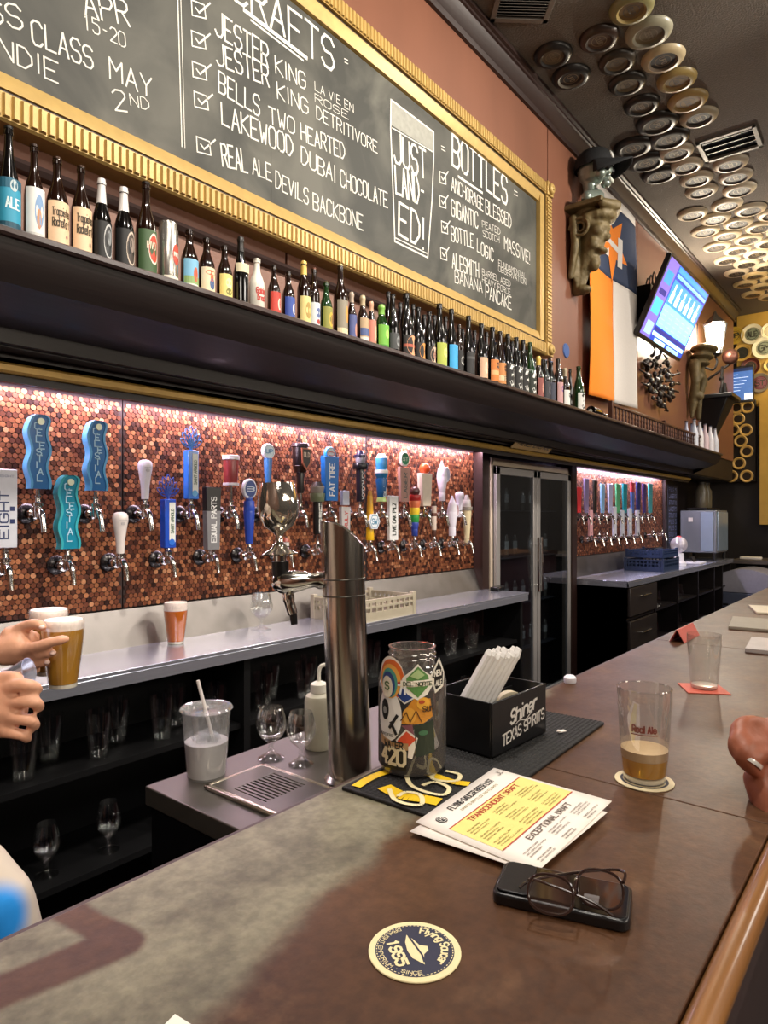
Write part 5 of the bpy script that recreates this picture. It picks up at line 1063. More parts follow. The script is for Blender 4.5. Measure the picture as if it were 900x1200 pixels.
# ------------------------------------------------------------------ back counter with steel top, splash and open shelving
def counter(x0, x1, yf, name_lab, zc=ZC):
    o = thing('back_counter', name_lab, 'counter', ((x0+x1)/2, (yf+YP)/2, 0)); cx, cy = (x0+x1)/2, (yf+YP)/2
    b = MB(); b.bx(x0-cx, x1-cx, yf-cy, 2.27-cy, zc-.012, zc); b.bx(x0-cx, x1-cx, yf-cy, yf+.012-cy, zc-.05, zc-.012); b.bx(x1-cx-.012, x1-cx, yf-cy, 2.27-cy, zc-.05, zc-.012); b.bx(x0-cx, x0-cx+.012, yf-cy, 2.27-cy, zc-.05, zc-.012); b.build('steel_top', steel, o, bevel=.0015)
    b = MB(); b.add([(x0-cx, 2.268-cy, zc), (x1-cx, 2.268-cy, zc), (x1-cx, YP-.004-cy, 1.155), (x0-cx, YP-.004-cy, 1.155), (x0-cx, 2.3-cy+.05, zc), (x1-cx, 2.3-cy+.05, zc), (x1-cx, YP+.02-cy, 1.157), (x0-cx, YP+.02-cy, 1.157)], [(0, 1, 2, 3), (3, 2, 6, 7), (1, 5, 6, 2), (0, 3, 7, 4)]); b.build('splashback', steel_dk, o)
    return o, cx, cy
cab_m = mat('black_cabinet', '08080a', .6, 0, .4, 12, .02, 0, spec=.2)
o, cx, cy = counter(-.6, 3.86, 1.945, 'long steel-topped back counter with open black shelving below the near taps')
b = MB()
for z in (.08, .40, .72): b.bx(-.6-cx, 3.84-cx, 2.0-cy, 2.32-cy, z-.02, z)
b.build('shelf', cab_m, o)
b = MB(); b.bx(-.6-cx, 3.84-cx, 2.31-cy, 2.33-cy, 0, .96); b.bx(-.6-cx, 3.84-cx, 2.02-cy, 2.06-cy, 0, .06); b.build('back_board', cab_m, o)
for x in (-.6, .55, 1.6, 2.7, 3.81):
    b = MB(); b.bx(x-cx, x+.03-cx, 1.98-cy, 2.33-cy, 0, .965); b.build('upright', cab_m, o)
# glasses on the shelving below
gp = None
def pint_mesh(r, h, n=20): return [(0, .004), (r*.66, .0), (r*.7, .006), (r*.97, h*.72), (r, h*.8), (r*.985, h), (r*.95, h), (r*.95, h*.8), (r*.65, .014), (0, .014)]
for i in range(26):
    x = .62+i*.115; row = i % 2
    if abs(x-1.6) < .06 or abs(x-2.7) < .06: continue
    if gp is None:
        gp = thing('pint_glass', 'empty pint glass on the upper black shelf under the near counter, first from the left', 'glass', (x, 2.07, .722), 'glasses stored under the near counter'); b = MB(); b.lathe(pint_mesh(.042, .15), 16); b.build('glass_wall', glass, gp)
    else: c = copyobj(gp, loc=(x, 2.07+.09*row, .722)); c['label'] = 'empty pint glass on the upper black shelf under the near counter, %s from the left' % ORD[i]
sp_ = None
def snifter_prof(r, h): return [(0, 0), (r*.85, 0), (r*.87, .003), (r*.3, h*.08), (r*.13, h*.14), (r*.12, h*.22), (r*.2, h*.27), (r*.62, h*.36), (r*.95, h*.52), (r, h*.64), (r*.9, h*.82), (r*.72, h), (r*.70, h), (r*.87, h*.82), (r*.97, h*.64), (r*.92, h*.53), (r*.6, h*.38), (0, h*.3)]
for i in range(14):
    x = .72+i*.2
    if abs(x-1.6) < .06 or abs(x-2.7) < .06: continue
    if sp_ is None:
        sp_ = thing('stemmed_glass', 'empty stemmed glass on the middle shelf under the near counter, first from the left', 'glass', (x, 2.08, .402), 'stemmed glasses stored under the near counter'); b = MB(); b.lathe(snifter_prof(.04, .16), 16); b.build('glass_wall', glass, sp_)
    else: c = copyobj(sp_, loc=(x, 2.08, .402)); c['label'] = 'empty stemmed glass on the middle shelf under the near counter, %s from the left' % ORD[i]
# ------------------------------------------------------------------ pints, snifter, rack on the counter
foam_m = mat('beer_foam', 'f2e2d8', .8, 0, .05, 90, .1)
def pint(loc, r, h, beer, fill, foam, label, gm=None, haze=True, group=None):
    o = thing('pint_glass', label, 'glass', loc, group)
    b = MB(); b.lathe([(r*.66, .0), (r*.68, .004), (r*.97, h*.72), (r, h*.8), (r*.985, h)], 28); b.lathe([(0, .002), (r*.66, .002)], 28); b.build('glass_wall', glass, o)
    rr_ = lambda z: r*(.66+.31*min(1, z/(h*.72))) if z < h*.72 else r*.97
    f0 = fill*h; f1 = (fill+foam)*h; q = MB(); q.lathe([(0, .010), (rr_(.01)-.002, .010)]+[(rr_(z)-.002, z) for z in [.02+(f0-.02)*i/5 for i in range(6)]]+[(0, f0)], 28); q.build('beer', beer, o)
    if foam: q = MB(); q.lathe([(0, f0)]+[(rr_(z)-.0018, z) for z in (f0, (f0+f1)/2, f1)]+[(rr_(f1)*.9, f1+.004), (0, f1+.005)], 28); q.build('foam', foam_m, o)
    q = MB(); q.lathe([(r*.3, .001), (rr_(0)*.98, .001), (rr_(0)*.98, .009), (r*.3, .009)], 28); q.build('glass_base', mat('thick_glass', 'd8d0c0', .1, 0, .1, 30), o)
    return o
amber = mat('amber_beer', 'c2661c', .25, 0, .12, 14); hazy = mat('hazy_beer', 'b5822f', .3, 0, .12, 14)
P = atZ(182, 749, ZC); k_ = (P-CAM).dot(D)/F
pint((P.x, min(P.y, 2.2), ZC), 13.6*k_, 47*k_, amber, .80, .17, 'full pint of amber beer with white foam standing alone on the steel counter')
P = atZ(300, 736, ZC); k_ = (P-CAM).dot(D)/F
o = thing('snifter_glass', 'empty tulip snifter standing on the steel back counter', 'glass', (P.x, min(P.y, 2.2), ZC)); b = MB(); b.lathe(snifter_prof(13.5*k_, 42*k_), 24); b.build('glass_wall', glass, o)
def rack(loc, rz, w_, d_, h, col, label, cat='rack', cells=6, name='glass_rack'):
    o = thing(name, label, cat, loc, rz=rz); m_ = mm(col, .5); t = .012
    b = MB()
    for s_ in (-1, 1):
        for (z0, z1) in ((0, h*.42), (h*.60, h*.70), (h*.86, h)):
            b.box((0, s_*(d_/2-t/2), (z0+z1)/2), (w_, t, z1-z0)); b.box((s_*(w_/2-t/2), 0, (z0+z1)/2), (t, d_, z1-z0))
        n = 10
        for i in range(n+1):
            u = -w_/2+t/2+(w_-t)*i/n; b.box((u, s_*(d_/2-t/2), h*.7), (.012, t*.9, h*.56)); u = -d_/2+t/2+(d_-t)*i/n; b.box((s_*(w_/2-t/2), u, h*.7), (t*.9, .012, h*.56))
    b.build('side_walls', m_, o)
    b = MB()
    for i in range(1, cells): b.box((-w_/2+w_*i/cells, 0, h*.35), (.004, d_-.02, h*.6)); b.box((0, -d_/2+d_*i/cells, h*.35), (w_-.02, .004, h*.6))
    b.box((0, 0, .004), (w_-.02, d_-.02, .006)); b.build('grid', m_, o)
    for sx_ in (-1, 1):
        for sy_ in (-1, 1): b = MB(); b.box((sx_*(w_/2-.01), sy_*(d_/2-.01), h/2+.006), (.026, .026, h+.014)); b.build('corner_post', m_, o, bevel=.003)
    return o
A = atZ(487, 719, ZC)
rack((A.x-.215, 2.105, ZC), 0, .43, .30, .10, 'a89f8c', 'beige-grey plastic glass rack on the back counter behind the steel tower')
# ------------------------------------------------------------------ cooler with two glass doors
cr_ = thing('glass_cooler', 'tall built-in cooler with two glass doors between the tap panels', 'cooler', ((XF0+XF1)/2, 2.26, 0)); cx = (XF0+XF1)/2; hw = (XF1-XF0)/2
alu = mat('cooler_aluminium', 'c4b4a0', .35, .25, .1, 10); cz = 1.90
b = MB(); b.bx(-hw, -hw+.03, -.02, .6, 0.1, cz); b.bx(hw-.03, hw, -.02, .6, .1, cz); b.bx(-hw, hw, -.02, .6, cz-.05, cz); b.bx(-hw, hw, -.02, .6, 0, .12); b.build('door_frame', alu, cr_, bevel=.004)
b = MB(); b.bx(-hw+.03, hw-.03, .58, .6, .1, cz); b.bx(-hw+.03, -hw+.035, .03, .58, .1, cz); b.bx(hw-.035, hw-.03, .03, .58, .1, cz); b.build('interior', black_m, cr_)
for z in (.5, .85, 1.2, 1.55):
    b = MB(); b.bx(-hw+.04, hw-.04, .08, .56, z-.006, z); b.build('wire_shelf', mat('shelf_wire', '55555a', .4, .6), cr_)
for s_ in (-1, 1):
    d_ = MB(); x0, x1 = (-hw+.035, -.005) if s_ < 0 else (.005, hw-.035)
    for a in ((x0, x0+.05), (x1-.05, x1)): d_.bx(a[0], a[1], -.045, -.02, .13, cz-.06)
    d_.bx(x0, x1, -.045, -.02, cz-.11, cz-.06); d_.bx(x0, x1, -.045, -.02, .13, .2); dd = d_.build('door', mat('dark_aluminium', 'a8a4a2', .3, .45, .1, 10), cr_, bevel=.003)
    g_ = MB(); g_.bx(x0+.05, x1-.05, -.038, -.030, .2, cz-.11); g_.build('door_pane', glass_cab, dd)
    h_ = MB(); hx = x1-.025 if s_ < 0 else x0+.025; h_.cyl((hx, -.07, .95), (hx, -.07, 1.35), .008, n=10); h_.cyl((hx, -.045, 1.0), (hx, -.07, 1.0), .006); h_.cyl((hx, -.045, 1.3), (hx, -.07, 1.3), .006); h_.build('door_handle', chrome, dd)
kb = None
cb_l = 'dim bottle inside the cooler, first from the left on the first shelf up'
for zi, z in enumerate((.5, .85, 1.2, 1.55)):
    for i in range(9):
        x = XF0+.12+i*.13
        if (i+zi) % 4 == 3: continue
        if kb is None:
            kb = thing('cooler_bottle', cb_l, 'bottle', (x, 2.45, z), 'bottles inside the cooler'); b = MB(); b.lathe([(a*.034, q*.24) for a, q in SHP['long']], 12); b.build('glass_bottle', mm('4a4640', .15), kb); b = MB(); b.lathe([(.035, .06), (.035, .12)], 12); b.build('paper_label', mm('8a8a86', .5), kb)
        else: c = copyobj(kb, loc=(x, 2.42+.06*((i*3) % 3), z)); c['label'] = 'dim bottle inside the cooler, %s from the left on the %s shelf up' % (ORD[i], ORD[zi])
b = MB(); b.bx(XF0-.09, XF0-.005, 2.25, 2.34, 0, 1.93); struct(b.build('trim_5', wood_trim)); b = MB(); b.bx(XF1+.005, XF1+.10, 2.22, 2.34, 0, 1.93); struct(b.build('trim_6', wood_trim)); b = MB(); b.bx(7.96, 8.02, 2.29, 2.34, 0, 1.93); struct(b.build('trim_7', wood_trim))

# ------------------------------------------------------------------ far counter
Y2 = 1.80; Z2 = .99
o, cx, cy = counter(5.28, 9.05, Y2, 'far steel-topped counter with black drawers and cubbies beyond the cooler', Z2)
b = MB(); b.bx(5.29-cx, 5.32-cx, Y2+.03-cy, 2.3-cy, 0, Z2-.05); b.bx(5.29-cx, 9.03-cx, 2.27-cy, 2.3-cy, 0, Z2-.05)
for x in (5.29, 6.05, 6.75, 7.5, 8.2, 8.6, 9.0): b.bx(x-cx, x+.03-cx, Y2+.03-cy, 2.3-cy, 0, Z2-.05)
for z in (.08, .38, .68): b.bx(5.3-cx, 9.03-cx, Y2+.04-cy, 2.28-cy, z-.02, z)
b.build('carcass', mat('black_brown_cabinet', '171213', .4, 0, .3, 10), o)
for z in (.1, .4, .7):
    b = MB(); b.bx(5.34-cx, 6.03-cx, Y2+.005-cy, Y2+.03-cy, z, z+.26 if z < .6 else Z2-.06); d_ = b.build('drawer', mat('dark_drawer_front', '2c2622', .35, 0, .3, 6, 0, .3, (1, 9, 9)), o, bevel=.004)
    b = MB(); b.cyl((5.58-cx, Y2-.02-cy, z+.15), (5.78-cx, Y2-.02-cy, z+.15), .007); b.cyl((5.58-cx, Y2-.02-cy, z+.15), (5.58-cx, Y2+.01-cy, z+.15), .006); b.cyl((5.78-cx, Y2-.02-cy, z+.15), (5.78-cx, Y2+.01-cy, z+.15), .006); b.build('handle', chrome, d_)
for i, (x, z) in enumerate(((6.2, .68), (6.32, .68), (6.5, .68), (6.95, .68), (7.1, .68), (7.25, .68), (7.65, .68), (7.8, .68), (6.25, .38), (6.45, .38), (7.0, .38), (7.2, .38), (7.7, .38), (8.35, .68), (8.45, .68))):
    if i == 0: fg = thing('stored_glass', 'upside-down glass in the far counter cubbies, first on their upper shelf', 'glass', (x, 1.95, z+.001), 'glasses in the far cubbies'); b = MB(); b.lathe([(.042, 0), (.04, .05), (.03, .13), (0, .13)], 14); b.build('glass_wall', glass, fg)
    else: c = copyobj(fg, loc=(x, 1.95, z+.001)); c['label'] = 'upside-down glass in the far counter cubbies, %s on their %s shelf' % (ORD[i if i < 8 else (i-8 if i < 13 else i-5)], 'upper' if z > .5 else 'lower')
A = atZ(800, 652, Z2); 
rack((6.62, 2.03, Z2), 0, .5, .36, .11, '20304e', 'navy blue plastic glass rack on the far counter, lower of two stacked')
rack((6.66, 2.04, Z2+.126), 0, .5, .34, .07, '24365a', 'navy blue plastic glass rack on the far counter, stacked on top', )
# steel box appliance, clear dispenser, items
P = atY(822, 600, 2.05)
o = thing('glass_washer', 'boxy grey metal appliance standing at the end of the far counter', 'appliance', (8.68, 2.05, Z2)); mgrey = mat('grey_coated_metal', '83878c', .4, .4, .1, 8)
b = MB(); b.box((0, 0, .34), (.55, .40, .5)); b.build('body', mgrey, o, bevel=.01)
b = MB(); b.box((-.283, -.10, .34), (.016, .14, .46)); b.box((0, -.206, .34), (.5, .012, .46)); b.build('door', mat('pale_blue_metal', 'a9bcd0', .25, .5, .1, 8), o, bevel=.004)
b = MB(); b.box((-.284, .08, .48), (.006, .05, .05)); b.build('paper_note', paper, o)
for x in (-.24, .24):
    for y in (-.17, .17): b = MB(); b.cyl((x, y, 0), (x, y, .1), .02); b.build('foot', black_m, o)
o = thing('clear_dispenser', 'clear domed dispenser with white foot on the far counter', 'dispenser', (7.35, 1.98, Z2)); b = MB(); b.ball((0, 0, .22), .085, 20); b.build('dome', thin_glass('milky_glass', (.9, .9, .92), .15, .7, .05, .35, (.8, .75, .78)), o); b = MB(); b.lathe([(0, 0), (.07, 0), (.075, .03), (.05, .05), (.045, .13), (0, .135)], 20); b.build('foot', white_pl, o); b = MB(); b.lathe([(0, .30), (.03, .298), (.02, .31), (0, .315)], 16); b.build('lid', mm('c83c3c', .3), o)
o = thing('white_tray', 'small white tray with cards near the edge of the far counter', 'tray', (7.75, 1.92, Z2)); b = MB(); b.box((0, 0, .012), (.28, .16, .02)); b.build('tray', white_pl, o, bevel=.005); b = MB(); b.box((.02, .02, .05), (.12, .01, .06), rot=Matrix.Rotation(-.5, 3, 'X')); b.build('card_holder', black_pl, o)
# two dim jars on the ledge above the appliance, chalk list beside the far panel
b = MB()
P = atY(787, 600, 2.25)
o = thing('chalk_list', 'narrow black chalk list standing upright beside the far penny panel', 'sign', (8.26, 2.30, 1.1)); b = MB(); b.box((0, 0, .38), (.42, .02, .8)); b.build('board', mat('blue_black_slate', '161828', .5), o, bevel=.004)
b = MB(); ff = front((0, -.0105, 0), .0008)
for i in range(9): b.text(R.choice(['PILS 5', 'IPA 7', 'STOUT 8', 'LAGER 5', 'WHEAT 6']), lambda u, v: ff(u-.17, v+.70-.075*i), .045, .3, .14, 0, jit=.04)
b.build('chalk_writing', mm('8c94c4', .9), o, smooth=False)
for i, x in enumerate((9.2, 9.4)):
    o = thing('storage_jar', ('left' if i == 0 else 'right')+' dusty jar of the pair on the dark ledge beyond the far panel', 'jar', (x, 2.2, 1.62)); b = MB(); b.lathe([(0, 0), (.07, 0), (.075, .02), (.075, .22), (.05, .26), (.045, .3), (0, .3)], 18); b.build('jar_body', mm('6a6250', .3), o); b = MB(); b.lathe([(.048, .3), (.05, .33), (0, .335)], 18); b.build('lid', mm('3a342c', .5), o)
o = thing('wall_shelf', 'dark ledge carrying the two dusty jars', 'shelf', (9.3, 2.2, 1.6)); b = MB(); b.box((0, 0, .008), (.7, .24, .02)); b.build('board', wood_dark, o, bevel=.002); 
for x in (-.25, .25): b = MB(); b.hexa([(x-.01, .1, -.15), (x+.01, .1, -.15), (x+.01, .12, -.15), (x-.01, .12, -.15)], [(x-.01, -.1, -.003), (x+.01, -.1, -.003), (x+.01, .12, -.003), (x-.01, .12, -.003)]); b.build('bracket', wood_dark, o)
# cross counter at the far end with bin and arched panel
o = thing('cross_counter', 'dark counter running across the far end behind the bar', 'counter', (9.75, .9, 0)); b = MB(); b.box((0, 0, .45), (.6, 1.9, .9)); b.build('body', cab_m, o); b = MB(); b.box((-.02, 0, .93), (.68, 2.0, .05)); b.build('worktop', mat('grey_brown_worktop', '5c5450', .4), o, bevel=.005)
P = atX(876, 680, 9.0)
o = thing('ice_bin', 'grey ice bin with rounded sloping lid in front of the far cross counter', 'bin', (9.1, P.y, 0)); b = MB(); b.box((0, 0, .3), (.6, .9, .6)); b.build('bin_body', mm('565c70', .4), o, bevel=.02)
b = MB(); pr = [(-.45, .6)]+[(-.45+.9*i/12, .6+.28*math.sin(PI*(.12+.76*i/12))) for i in range(13)]+[(.45, .6)]; k_ = len(pr); b.add([(-.3, y, z) for y, z in pr]+[(.3, y, z) for y, z in pr], [tuple(range(k_)), tuple(range(k_, 2*k_))[::-1]]+[(i, k_+i, k_+(i+1) % k_, (i+1) % k_) for i in range(k_)]); b.build('lid', mm('9a98a4', .4), o)
for i in range(3): b = MB(); b.box((-.304, -.25+.25*i, .45), (.006, .16, .02)); b.build('vent_slot', black_m, o)
o = thing('folded_cloth', 'folded white cloth on the dark far cross counter', 'cloth', (9.55, atX(880, 631, 9.55).y, .955)); b = MB(); b.box((0, 0, .02), (.14, .24, .035)); b.build('fold', paper, o, bevel=.01)
for i, (y, h_, c_) in enumerate(((1.25, .3, '5a3c24'), (1.1, .34, '2c3a2c'), (.95, .28, '6a4c2c'), (.5, .32, '3a2a24'), (.35, .3, '4a4438'))):
    o = thing('liquor_bottle', 'dim liquor bottle on the far cross counter, %s from the left' % ORD[i], 'bottle', (9.9, y, .955), 'liquor bottles on the far cross counter'); b = MB(); b.lathe([(a*.042, q*h_) for a, q in SHP['long']], 14); b.build('glass_bottle', mm(c_, .12), o); b = MB(); b.lathe([(.043, .05), (.043, .14)], 14); b.build('paper_label', mm('8a8070', .5), o)
# ------------------------------------------------------------------ the bar itself
YI, YO = .7236, .162      # inner and customer-side edges
def lerp2(Q, u, v):   # bilinear patch A(0,0) B(1,0) C(1,1) D(0,1)
    A, B, C_, D_ = Q; return A*(1-u)*(1-v)+B*u*(1-v)+C_*u*v+D_*(1-u)*v
bar = thing('bar_counter', 'long stained stone-topped bar running from the foreground to the far right', 'bar', (0, 0, 0))
sa, sb = atZ(633, 897, ZB), atZ(855, 954, ZB); sl = (sb.x-sa.x)/(sb.y-sa.y)
def seamx(y): return sa.x+sl*(y-sa.y)
offs = [-3.2, -1.8, -.0, 1.35, 2.7, 4.05, 5.4, 7.0]; g_ = .0012
for a, c in zip(offs, offs[1:]):
    x0i, x0o, x1i, x1o = seamx(YI)+a+g_, seamx(YO)+a+g_, seamx(YI)+c-g_, seamx(YO)+c-g_
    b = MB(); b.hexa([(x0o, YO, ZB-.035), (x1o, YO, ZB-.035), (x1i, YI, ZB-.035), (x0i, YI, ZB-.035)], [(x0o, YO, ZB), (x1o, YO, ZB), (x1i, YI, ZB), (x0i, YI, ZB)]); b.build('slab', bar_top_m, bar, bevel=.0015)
b = MB(); b.bx(-2.2, 8.2, YO, YI+.006, ZB-.06, ZB-.036); b.build('substrate', wood_trim, bar)
b = MB(); b.bx(-2.2, 8.2, YI+.001, YI+.009, ZB-.06, ZB-.002); b.build('edge_strip', mat('brown_edge_strip', '3c2a20', .45, 0, .3, 20), bar, bevel=.001)
b = MB(); b.bx(-2.2, 8.2, YI-.06, YI-.02, 0, ZB-.06); b.bx(-2.2, 8.2, YO+.05, YO+.08, 0, ZB-.06); b.build('bar_front', mat('red_brown_bar_front', '3a1f1c', .35, 0, .3, 6, 0, .2, (8, 1, 1)), bar)
b = MB(); pr = []
for i in range(20):
    a = 2*PI*i/20; pr.append((YO-.015+.015*math.cos(a), ZB-.010+.013*math.sin(a)))
b.sweep(pr, -2.2, 8.2); b.build('arm_rail', mat('worn_honey_wood', '84592f', .36, 0, .45, 5, .04, .4, (1.2, 26, 26)), bar, ang=1.2)
b = MB(); b.bx(-2.2, 8.2, YO+.0, YO+.05, ZB-.14, ZB-.045); b.build('apron_moulding', mat('dark_mahogany', '3c1f1b', .3, 0, .3, 6, .02, .4, (1, 12, 12)), bar, bevel=.004)
# ------------------------------------------------------------------ service ledge below the tower
A = atZ(170, 921, ZL); x0 = A.x; y1 = A.y; x1 = 1.62
lg = thing('service_ledge', 'low dark steel ledge behind the bar carrying the tower, cup and glasses', 'counter', (x0, YI+.012, 0)); W_, D2 = x1-x0, y1-YI-.012
led_m = mat('dull_dark_steel', '67635c', .40, .85, .25, 9, .05, rv=.12)
b = MB(); b.bx(0, W_, 0, D2, ZL-.035, ZL); b.build('ledge_top', led_m, lg, bevel=.002)
b = MB(); b.bx(.006, W_-.01, .01, D2-.01, .1, ZL-.036); b.bx(.03, W_-.03, .03, D2-.04, 0, .1); b.build('cabinet', mat('black_cooler_cabinet', '0b0b0e', .25, 0, .3, 10), lg, bevel=.003)
# printed horned head mark on the cabinet end
b = MB(); ff = frame((.0052, D2*.16, ZL-.155), (0, -1, 0), (0, 0, 1)); s = .028
for q in ([(-.2, 0), (.2, 0), (.45, .6), (.3, 1.0), (-.3, 1.0), (-.45, .6)], [(-.5, .8), (-.9, 1.7), (-.25, 1.05)], [(.5, .8), (.9, 1.7), (.25, 1.05)]): b.poly([(u*s, v*s) for u, v in q], lambda u, v: ff(u, v, .0006))
b.poly([(-.2*s, .55*s), (-.05*s, .5*s), (-.15*s, .75*s)], lambda u, v: ff(u, v, .001), 1); b.poly([(.2*s, .55*s), (.05*s, .5*s), (.15*s, .75*s)], lambda u, v: ff(u, v, .001), 1)
b.text('FERNET', lambda u, v: ff(u, v, .0006), .011, .055, .18, 0, center=True, y0=-.025); b.build('printed_mark', [mm('c8c8cc', .4), black_m], lg, smooth=False)
# drip tray
Q = [atZ(240, 924, ZL), atZ(325, 962, ZL), atZ(385, 925, ZL), atZ(305, 902, ZL)]
ctr = sum(Q, Vector())/4
dx0, dy0 = min(q.x for q in Q), max(YI+.02, min(q.y for q in Q)); dx1, dy1 = max(q.x for q in Q), max(q.y for q in Q)
dt = thing('drip_tray', 'steel drip tray with slotted grille set in the ledge', 'tray', ((dx0+dx1)/2, (dy0+dy1)/2, ZL)); hw, hd = (dx1-dx0)/2, (dy1-dy0)/2
b = MB(); 
for s_ in (-1, 1): b.box((s_*(hw-.006), 0, .004), (.012, hd*2, .008)); b.box((0, s_*(hd-.006), .004), (hw*2, .012, .008))
b.build('raised_rim', mat('bright_steel_rim', 'b0a898', .25, .9, .1, 20), dt, bevel=.003, seg=3)
b = MB(); b.box((0, 0, .0015), (hw*2-.02, hd*2-.02, .003)); b.build('tray_base', led_m, dt)
n = 11; gx = hw*1.1
gr = MB(); pts_x = [-gx*.75+gx*1.5*i/n for i in range(n+1)]
gr.box((0, hd*.68, .0055), (hw*1.8, hd*.5, .004)); gr.box((0, -hd*.68, .0055), (hw*1.8, hd*.5, .004)); gr.box((-hw*.78-.0, 0, .0055), (hw*.25, hd*.9, .004)); gr.box((hw*.78, 0, .0055), (hw*.25, hd*.9, .004))
gr.build('grille_plate', led_m, dt, bevel=.0008)
for i in range(n+1):
    b = MB(); b.box((pts_x[i]*.86, 0, .0052), (gx*1.5/n*.5, hd*.88, .004)); b.build('grille_bar', led_m, dt)
b = MB(); b.box((0, 0, .0032), (hw*1.4, hd*.9, .0006)); b.build('dark_well', black_m, dt)
# ------------------------------------------------------------------ leaning steel tower with faucet and glass topper
T = atZ(411, 914, ZL); tw = thing('beer_tower', 'tall slant-topped steel tower with a faucet and a snifter-shaped topper', 'tower', (T.x, T.y, ZL))
lean = -RT*math.sin(.036)+Vector((0, 0, 1))*math.cos(.030); rotm = Vector((0, 0, 1)).rotation_difference(lean).to_matrix()
TX = rotm.to_4x4(); Ht = .480; r_ = .0405
fd = (-RT)  # faucet points to the drip tray
fdir = Vector((-RT.x, -RT.y, 0)).normalized()
b = MB(); b.X = TX; n = 48
slant = lambda a: Ht+.014-.050*((1-math.cos(a-math.atan2(fdir.y, fdir.x)))/2)**2.3
vs = []; rings = [0, .02, .2, Ht*.80]
for z in rings:
    for i in range(n): a = 2*PI*i/n; vs.append((r_*math.cos(a), r_*math.sin(a), z))
for i in range(n): a = 2*PI*i/n; vs.append((r_*math.cos(a), r_*math.sin(a), slant(a)))
m_ = len(rings)+1; b.add(vs, [(j*n+i, j*n+(i+1) % n, (j+1)*n+(i+1) % n, (j+1)*n+i) for j in range(m_-1) for i in range(n)])
b.add(vs[-n:], [tuple(range(n))]); b.build('column', steel_v, tw)
for z in (Ht*.735, Ht*.80): b = MB(); b.X = TX; b.lathe([(r_+.0005, z-.0012), (r_+.0012, z), (r_+.0005, z+.0012)], 48); b.build('seam_ring', mat('seam_steel', '6a6660', .3, .9), tw)
b = MB(); b.lathe([(0, .0), (.05, 0), (.05, .006), (.046, .010), (.041, .012), (.04, .02)], 40); b.build('base_flange', steel_v, tw)
zf = Ht*.765+.013
b = MB(); b.X = TX; fdl = rotm.inverted() @ fdir; up = Vector((0, 0, 1))
o0 = fdl*(r_-.004)+up*zf
b.tube([o0, o0+fdl*.01, o0+fdl*.018, o0+fdl*.035, o0+fdl*.055-up*.002, o0+fdl*.075-up*.004, o0+fdl*.09-up*.007, o0+fdl*.098-up*.012], [.017, .017, .013, .0165, .021, .0225, .019, .008], 20)
sp0 = o0+fdl*.066-up*.012; b.tube(smoothpts([sp0, sp0+fdl*.004-up*.012, sp0+fdl*.002-up*.03, sp0-fdl*.004-up*.052], 4), [.014]*4+[.0115]*4+[.010]*4+[.0095], 16); b.build('faucet', chrome, tw, ang=1.2)
b = MB(); b.X = TX; b.cyl(sp0-fdl*.004-up*.05, sp0-fdl*.006-up*.072, .0075, .0065); b.build('spout_tip', black_pl, tw)
h0 = o0+fdl*.083-up*.004; b = MB(); b.X = TX; b.tube([h0-up*.004, h0+up*.006, h0+up*.008, h0+up*.040], [.010, .010, .0155, .0165], 20); b.build('handle_grip', black_pl, tw)
b = MB(); b.X = TX; b.tube([h0+up*.040, h0+up*.052], [.0125, .0125], 20); b.build('ferrule', chrome, tw)
b = MB(); b.X = TX; hr = .0395; hh = .137; s0 = h0+up*.052
b.lathe([(0, 0), (.033, .001), (.034, .003), (.018, .012), (.008, .024), (.0065, .036), (.012, .044), (.027, .055), (.037, .075), (hr, .092), (.038, .11), (.033, .135), (.0325, hh), (.031, hh), (.0315, .134), (.0365, .11), (.038, .092), (.0355, .076), (.026, .058), (0, .05)], 32, 0, s0)
b.build('snifter_topper', mat('silvered_glass', 'd6d0c6', .07, .92, .12, 25, .1), tw)
# ------------------------------------------------------------------ things on the ledge
def at_ledge(px, py): P = atZ(px, py, ZL); return P, (P-CAM).dot(D)/F
P, k_ = at_ledge(242, 908)
o = thing('plastic_cup', 'clear lidded plastic cup half full of cloudy drink with a straw', 'cup', P); h = 78*k_; r1, r0 = 28.5*k_, 22*k_
b = MB(); b.lathe([(0, .001), (r0, 0), (r0*1.02, .004), (r1*.97, h*.96), (r1, h*.97), (r1, h)], 30); b.build('cup_wall', cup_pl, o)
b = MB(); b.lathe([(0, .003), (r0*.97, .003), (r0+(r1-r0)*.5-.001, h*.52), (0, h*.52)], 30); b.build('cloudy_drink', mat('cloudy_white_drink', 'b9b4b2', .35, 0, .08, 30), o)
b = MB(); b.lathe([(r1*1.02, h-.004), (r1*1.07, h), (r1*1.02, h+.004), (r1*.9, h+.003), (r1*.86, h-.004), (r1*.5, h-.003), (r1*.12, h-.002)], 30); b.build('lid', cup_pl, o)
for i in range(6): a = i; b = MB(); b.box((r0*.3*math.cos(a*2.4), r0*.5*math.sin(a*2.4), h*.54), (.02, .02, .018), rot=Matrix.Rotation(a, 3, (1, .5, .3))); b.build('ice_cube', cup_pl, o)
b = MB(); sv = -RT*.012+Vector((0, 0, 1)); b.tube([Vector((0, 0, h*.5))+RT*.014, Vector((0, 0, h*.5))+RT*.014+(Vector((0, 0, 1))-RT*.26)*(h*.92)], .0035, 10); b.build('straw', mat('translucent_straw', 'cfc8c4', .3, 0, .05), o)
